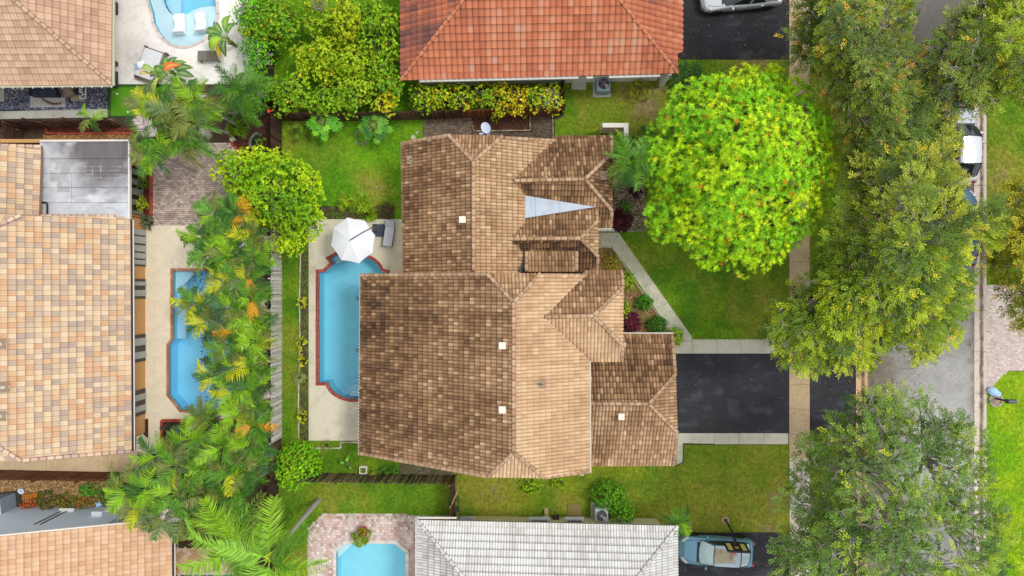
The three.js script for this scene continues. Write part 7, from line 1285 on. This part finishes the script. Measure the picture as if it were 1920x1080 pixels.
shrub('bush_plant', 'small banana-leaved sprout on the lawn beside the coconut trunk', 541, 1005, 12, 0.8, [[90, 160, 14], [120, 184, 16], [150, 204, 20]], { dens: 180, ll: 0.28, lw: 0.07 });
shrub('bush_plant', 'dark shrub in the red brick planter below the angular pool', 322, 800, 16, 0.7, [[66, 72, 50], [90, 96, 70], [110, 116, 84]], { dens: 260, ry: 9 });

// papayas: stalked lobed leaves round a stem
function papaya(label, px, py, n, R, cols, leafW) {
  const o = thing('papaya_plant', label, 'plant', P(px, py)); mesh('stem', new GB().tube([V3(0, 0, 0), V3(0.03, 1.4, 0.02)], [0.06, 0.05], 8).geo(), mat([170, 160, 130], { map: tBark }), o);
  for (let k = 0; k < n; k++) {
    const a = k * 2.399 + rr(-0.2, 0.2), rad = R * (0.35 + 0.65 * ((k + 1) / n)), tip = V3(Math.cos(a) * rad, 1.55 - 0.35 * (k / n) + rr(-0.05, 0.05), Math.sin(a) * rad), b = new GB(), c = lin(...pick(cols)); b.tube([V3(0.03, 1.35, 0.02), tip.clone().multiplyScalar(0.6).setY(1.55), tip], [0.014, 0.012, 0.01], 5, lin(150, 180, 80));
    for (let q = -3; q <= 3; q++) { const an = a + q * 0.62, d = V3(Math.cos(an), -0.12, Math.sin(an)).normalize(); leaf(b, tip, d, UP, leafW * (1 - 0.1 * Math.abs(q)), leafW * 0.42, mulc(c, rr(0.9, 1.15)), 0.15); } mesh('leaf', b.geo(), leafMat, o);
  }
}
seed(501);
papaya('bright green papaya plant in front of the top fence on the lawn', 617, 238, 22, 0.9, [[110, 186, 24], [136, 206, 30], [90, 166, 24]], 0.38);
papaya('dark green broad-leaved plant in the stone-outlined planting square', 710, 246, 22, 0.85, [[48, 110, 26], [66, 134, 30], [104, 166, 36]], 0.36);
// broad paddle leaves: bananas and bird-of-paradise
function paddle(label, px, py, list, name = 'banana_plant') {
  const o = thing(name, label, 'plant', P(px, py)); const st = new GB(); for (let k = 0; k < 3; k++) st.tube([V3(rr(-0.1, 0.1), 0, rr(-0.1, 0.1)), V3(rr(-0.12, 0.12), 0.9, rr(-0.12, 0.12))], [0.09, 0.06], 8, [1, 1, 1]); mesh('stem', st.geo(), mat([120, 140, 70]), o);
  for (const [ang, r0, len, wid, rgb, h = 1.6] of list) {
    const b = new GB(), a = ang * Math.PI / 180, d = V3(Math.cos(a), 0, Math.sin(a)), s = V3(-d.z, 0, d.x), c = lin(...rgb), N = 9, rows = [];
    for (let k = 0; k <= N; k++) { const t = k / N, w = wid * Math.pow(Math.sin(Math.PI * clamp(t * 0.94 + 0.05, 0, 1)), 0.6) / 2, mid = d.clone().multiplyScalar(r0 + len * t).setY(h + 0.28 * Math.sin(t * 2.4) - 0.5 * t * t), row = []; for (const f of [-1, -0.5, -0.04, 0.04, 0.5, 1]) { const p = mid.clone().addScaledVector(s, f * w); p.y += Math.abs(f) * w * 0.35 + (Math.abs(f) < 0.1 ? 0.0 : 0) + 0.015 * Math.sin(k * 3 + f * 4); row.push(b.v(p.x, p.y, p.z, Math.abs(f) < 0.1 ? mixc(c, [0.5, 0.6, 0.2], 0.5) : mulc(c, 0.86 + 0.25 * hash2(k, Math.round(f * 4 + 8), 7)))); } rows.push(row); }
    for (let k = 0; k < N; k++) for (let j = 0; j < 5; j++) b.quad(rows[k][j], rows[k + 1][j], rows[k + 1][j + 1], rows[k][j + 1]);
    b.tube([V3(0, 0.85, 0), d.clone().multiplyScalar(r0 * 0.6).setY(h - 0.05), d.clone().multiplyScalar(r0 + 0.05).setY(h)], [0.035, 0.025, 0.02], 6, lin(150, 180, 70)); mesh('leaf', b.geo(), leafMat, o);
  }
}
seed(511);
const gA = [92, 140, 52], gB = [116, 164, 40], gC = [70, 116, 56], gD = [150, 190, 20], gO = [236, 196, 40];
paddle('banana plant with broad leaves beside the grey slatted table', 444, 88, [[200, 0.25, 1.15, 0.5, gA], [178, 0.2, 1.0, 0.42, gC], [232, 0.3, 0.9, 0.4, gA], [150, 0.2, 1.05, 0.6, gB], [132, 0.25, 0.95, 0.5, gD, 1.9], [118, 0.35, 0.9, 0.4, gO, 1.4], [275, 0.3, 1.1, 0.42, gB], [300, 0.25, 0.8, 0.36, gA], [95, 0.2, 0.9, 0.4, gC]]);
paddle('broad-leaved bird-of-paradise clump at the foot of the white daybed', 345, 150, [[188, 0.25, 0.95, 0.45, gA], [215, 0.2, 0.7, 0.4, gC], [250, 0.2, 0.85, 0.36, gA], [285, 0.2, 0.8, 0.42, gC], [320, 0.25, 0.8, 0.4, gA], [345, 0.3, 0.95, 0.42, gC], [10, 0.4, 0.9, 0.46, [84, 124, 70]], [170, 0.5, 0.9, 0.4, gC], [140, 0.2, 0.8, 0.4, gA], [60, 0.3, 0.7, 0.35, gA], [265, 0.05, 0.5, 0.24, gD, 1.9]]);
paddle('bird-of-paradise with an orange dying leaf among the feathery palms', 358, 172, [[200, 0.3, 0.9, 0.36, [150, 176, 90], 3.6], [330, 0.25, 0.9, 0.42, [226, 104, 24], 3.5], [110, 0.3, 1.0, 0.3, [170, 186, 40], 3.5], [180, 0.6, 0.8, 0.26, [214, 180, 110], 3.4]]);
paddle('small banana sprout with three leaves on the lower lawn', 655, 865, [[200, 0.1, 0.5, 0.2, [92, 176, 40], 0.5], [280, 0.1, 0.4, 0.18, [110, 190, 40], 0.6], [50, 0.15, 0.45, 0.15, [84, 160, 40], 0.4]], 'banana_sprout');

// feather palms: every frond a part
const makeFronds = (n, W, LL, th) => [0, 1, 2, 3, 4, 5].map((k) => {
  seed(600 + k); const b = new GB(), droop = [0.5, 0.7, 0.95, 0.4, 1.2, 0.75][k], curl = [0, 0.16, -0.22, 0.26, 0.08, -0.12][k];
  const mid = (t) => V3(t * (1 - 0.16 * droop * t), 0.34 * Math.sin(t * 2.0) - droop * t * t * 0.75, curl * t * t);
  b.tube([0, 0.2, 0.4, 0.6, 0.8, 1].map((t) => mid(t)), [0.024 * th, 0.018 * th, 0.014 * th, 0.010 * th, 0.006 * th, 0.003 * th], 5, [1.25, 1.3, 1.0]);
  for (let q = 1; q <= n; q++) for (const s of [-1, 1]) {
    if (rnd() < 0.08) continue;
    const t = 0.16 + 0.84 * q / n, p = mid(t), l = LL * Math.pow(Math.sin(Math.PI * clamp(0.16 + t * 0.78, 0, 1)), 0.7) * rr(0.7, 1.15), lift = rr(-0.1, 0.55) * (q % 2 ? 1 : 0.2), c = rr(0.5, 1.4);
    const d1 = V3(0.55 + 0.45 * t + rr(-0.15, 0.15), lift, s * 1.0).normalize(), sag = -rr(0.5, 1.1), side = V3(-d1.z, 0, d1.x).normalize(), w = W, m = p.clone().addScaledVector(d1, l * 0.5), e = p.clone().addScaledVector(d1, l * 0.92); e.y += sag * l * 0.42; m.y += 0.02;
    const A = b.v(p.x - side.x * w, p.y, p.z - side.z * w, [c, c, c]), B = b.v(p.x + side.x * w, p.y, p.z + side.z * w, [c, c, c]), C = b.v(m.x + side.x * w, m.y, m.z + side.z * w, [c, c, c]), D = b.v(m.x - side.x * w, m.y, m.z - side.z * w, [c, c, c]), E = b.v(e.x, e.y, e.z, [c * 1.1, c, c * 0.9]);
    b.quad(A, B, C, D); b.tri(D, C, E);
  }
  return b.geo();
});
const fronds = makeFronds(27, 0.0135, 0.42, 0.9), longFronds = makeFronds(46, 0.0065, 0.34, 0.55);
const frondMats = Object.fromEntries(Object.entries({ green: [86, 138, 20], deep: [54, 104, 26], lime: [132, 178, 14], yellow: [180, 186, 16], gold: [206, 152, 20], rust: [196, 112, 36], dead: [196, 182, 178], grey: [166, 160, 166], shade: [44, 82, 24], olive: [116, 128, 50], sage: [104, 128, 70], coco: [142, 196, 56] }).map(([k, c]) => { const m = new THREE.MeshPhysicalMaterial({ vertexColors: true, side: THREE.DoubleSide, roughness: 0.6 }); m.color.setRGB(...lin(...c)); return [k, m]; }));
const mixes = {
  row: ['green', 'lime', 'lime', 'olive', 'olive', 'green', 'deep', 'green'], yel: ['yellow', 'lime', 'lime', 'lime', 'olive', 'green', 'green'], grn: ['green', 'deep', 'green', 'olive', 'lime'], old: ['olive', 'dead', 'green', 'yellow', 'olive'], gold: ['gold', 'yellow', 'lime', 'green', 'green', 'olive', 'green', 'deep'], deep: ['deep', 'green', 'deep', 'green'], dusk: ['olive', 'olive', 'yellow', 'sage', 'green'], sage: ['sage', 'green', 'olive', 'lime'], coco: ['coco', 'coco', 'lime', 'green'],
};
const thatch = mat([186, 176, 164], { map: tBark });
function palm(label, px, py, h, R, nF, mix, o = {}) {
  seed(o.seed ?? Math.round(px * 31 + py * 17));
  const top = P(px, py, h), base = o.base ? P(...o.base) : V3(Math.min(top.x + rr(-0.25, 0.25), o.maxX ?? 99), 0, top.z + rr(-0.25, 0.25)), g = thing(o.name ?? 'feather_palm', label, 'palm', base, o.group), T = top.clone().sub(base), list = mixes[mix];
  const pts = [V3(0, -0.05, 0), T.clone().multiplyScalar(0.3).setY(h * 0.36), T.clone().multiplyScalar(0.75).setY(h * 0.75), T]; mesh('trunk', new GB().tube(pts, o.tr ?? [0.09, 0.07, 0.065, 0.06], 9).geo(), o.trunkMat ?? paleBark, g);
  mesh('crown_shaft', new GB().tube([T.clone().add(V3(0, -0.35, 0)), T.clone().add(V3(0, 0.08, 0))], [0.085, 0.05], 8).geo(), mat([150, 176, 60]), g);
  const a0 = rnd() * 6.28, dead = o.dead ?? (rnd() < 0.5 ? 3 : 4);
  for (let k = 0; k < nF + dead; k++) {
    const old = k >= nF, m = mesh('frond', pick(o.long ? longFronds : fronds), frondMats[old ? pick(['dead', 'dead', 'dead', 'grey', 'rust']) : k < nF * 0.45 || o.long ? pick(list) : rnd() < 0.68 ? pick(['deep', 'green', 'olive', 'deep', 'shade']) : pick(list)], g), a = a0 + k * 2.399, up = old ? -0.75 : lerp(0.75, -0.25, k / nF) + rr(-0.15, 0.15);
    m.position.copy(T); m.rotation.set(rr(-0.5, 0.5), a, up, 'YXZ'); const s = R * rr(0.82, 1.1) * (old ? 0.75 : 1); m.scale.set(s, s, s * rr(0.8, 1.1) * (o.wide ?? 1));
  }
  return g;
}
const G1 = 'feather palms in the row along the weathered grey fence', G2 = 'feather palms crowded at the lower corner by the pale blue wall', G3 = 'wispy palms above the paver patio';
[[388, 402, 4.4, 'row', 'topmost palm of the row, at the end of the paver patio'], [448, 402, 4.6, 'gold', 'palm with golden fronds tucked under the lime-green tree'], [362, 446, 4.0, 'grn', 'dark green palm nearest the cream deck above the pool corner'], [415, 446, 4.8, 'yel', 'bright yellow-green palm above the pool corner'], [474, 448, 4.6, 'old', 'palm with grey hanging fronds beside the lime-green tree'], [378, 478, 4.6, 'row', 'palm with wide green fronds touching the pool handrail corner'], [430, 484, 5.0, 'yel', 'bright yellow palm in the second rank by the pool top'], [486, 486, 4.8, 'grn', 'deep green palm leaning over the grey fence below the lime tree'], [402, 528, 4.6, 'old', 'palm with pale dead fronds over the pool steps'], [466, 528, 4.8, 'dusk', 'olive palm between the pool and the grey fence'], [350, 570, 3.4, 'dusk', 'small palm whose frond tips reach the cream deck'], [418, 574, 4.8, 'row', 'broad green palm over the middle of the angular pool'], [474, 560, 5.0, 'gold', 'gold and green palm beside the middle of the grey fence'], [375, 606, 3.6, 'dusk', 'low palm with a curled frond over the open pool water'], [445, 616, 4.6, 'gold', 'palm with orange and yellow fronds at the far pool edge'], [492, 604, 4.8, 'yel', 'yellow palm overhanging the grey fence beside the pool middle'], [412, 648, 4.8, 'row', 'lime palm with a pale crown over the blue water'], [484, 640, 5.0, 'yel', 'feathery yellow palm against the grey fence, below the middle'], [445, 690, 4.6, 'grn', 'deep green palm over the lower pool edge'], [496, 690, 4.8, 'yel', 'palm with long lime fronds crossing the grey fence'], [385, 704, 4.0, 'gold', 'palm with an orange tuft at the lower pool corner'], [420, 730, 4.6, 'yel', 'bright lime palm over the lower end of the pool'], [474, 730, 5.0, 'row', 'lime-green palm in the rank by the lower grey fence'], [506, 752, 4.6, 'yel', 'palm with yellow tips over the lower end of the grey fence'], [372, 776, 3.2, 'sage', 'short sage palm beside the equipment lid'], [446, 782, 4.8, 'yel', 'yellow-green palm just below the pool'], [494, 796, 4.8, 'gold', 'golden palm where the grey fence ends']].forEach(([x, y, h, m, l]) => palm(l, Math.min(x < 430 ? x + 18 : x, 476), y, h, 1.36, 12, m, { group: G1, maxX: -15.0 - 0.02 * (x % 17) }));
[[356, 822, 4.4, 'yel', 'yellow-green palm between the red brick planter and small square pavers'], [418, 836, 4.6, 'yel', 'lime palm beside the small square pavers'], [470, 836, 4.8, 'gold', 'palm with orange fronds below the end of the grey fence'], [300, 852, 4.2, 'sage', 'sage green palm over the sand path end'], [334, 872, 4.6, 'dusk', 'olive palm right of the lidded bin'], [386, 872, 4.6, 'grn', 'green palm with dead tips, above the drooping ones'], [436, 878, 4.8, 'gold', 'palm with rusty fronds in the middle of the lower thicket'], [492, 872, 4.8, 'deep', 'deep green palm beside the large lime shrub'], [242, 912, 4.2, 'yel', 'drooping lime palm over the white bench by the blue wall'], [278, 916, 4.6, 'grn', 'green arching palm below the lidded bin'], [330, 924, 4.8, 'row', 'palm with curled grey frond in the lower thicket'], [386, 926, 4.8, 'old', 'palm with black and white dead fronds'], [440, 926, 4.8, 'deep', 'broad deep green palm near the coconut fronds'], [262, 950, 4.0, 'dusk', 'olive palm over the corner of the pale blue wall'], [312, 962, 4.6, 'sage', 'palm hanging over the plain tan roof edge'], [352, 970, 4.4, 'old', 'palm with grey dead fronds at the roof corner'], [400, 968, 4.6, 'dusk', 'olive palm above the low yellow-green shrubs']].forEach(([x, y, h, m, l]) => palm(l, Math.min(x, 470), y, h, 1.5, 12, m, { group: G2, maxX: -15.1 }));
[[288, 204, 4.6, 'dusk', 'wispy palm with an orange frond on the putting green side'], [322, 202, 5.0, 'dusk', 'wispy olive palm under the bird-of-paradise'], [284, 232, 5.0, 'yel', 'bright yellow palm over the red mulch bed'], [332, 214, 5.2, 'dusk', 'tall wispy palm in the middle of the upper cluster'], [372, 196, 5.2, 'yel', 'yellow palm in the upper cluster by the palm fan'], [368, 234, 5.4, 'dusk', 'wispy palm with a long bare leaning trunk'], [300, 262, 4.8, 'old', 'palm with grey seed stalks over the patio edge'], [354, 264, 4.6, 'dusk', 'wispy palm drooping over the paver patio'], [292, 288, 4.4, 'green', 'green palm beside the stained flat roof']].forEach(([x, y, h, m, l], k) => palm(l, x, y, h, 1.55, 10, m === 'green' ? 'yel' : m, { group: G3, base: k === 5 ? [434, 252] : k === 2 ? [372, 240] : undefined }));
palm('small yellow palm with a bent trunk over the grey side path', 172, 222, 3.4, 0.95, 6, 'yel', { dead: 1, base: [210, 226] });
palm('large deep green palm fan beside the bright hedge', 456, 176, 3.4, 2.0, 14, 'deep', { dead: 0, long: 1, name: 'fan_palm' });
palm('deep green palm overlapping the brown roof beside the mango tree', 1184, 306, 4.4, 1.75, 12, 'grn', { dead: 0, wide: 1.2 });
palm('small palm at the white garden wall beside the brown roof', 1160, 268, 2.6, 0.95, 9, 'grn', { dead: 0 });
palm('palm with arching green fronds above the nose of the blue sedan', 1272, 978, 2.4, 1.1, 10, 'grn', { dead: 0, wide: 1.1, base: [1256, 1003], trunkMat: mat([128, 150, 60]) });
{ const cp = palm('coconut palm with a long leaning grey trunk beside the paved pool terrace', 506, 1046, 6.6, 3.3, 13, 'coco', { dead: 0, long: 1, name: 'coconut_palm', base: [597, 938], tr: [0.17, 0.13, 0.11, 0.10], trunkMat: mat([196, 190, 184], { map: tBark }), seed: 5 }); const T = P(506, 1046, 6.6).sub(cp.position), yc = mat([232, 206, 36]); for (let k = 0; k < 9; k++) mesh('coconut', new THREE.SphereGeometry(0.11, 12, 8).scale(1, 1.25, 1).translate(T.x + rr(-0.22, 0.22), T.y - 0.05 + rr(-0.1, 0.16), T.z + rr(-0.22, 0.22)), yc, cp); }
palm('large queen palm with long soft fronds beside the low yellow-green shrubs', 445, 1012, 5.6, 3.0, 14, 'coco', { dead: 0, long: 1, name: 'queen_palm', maxX: -15.2 });


renderer.render(scene, camera);
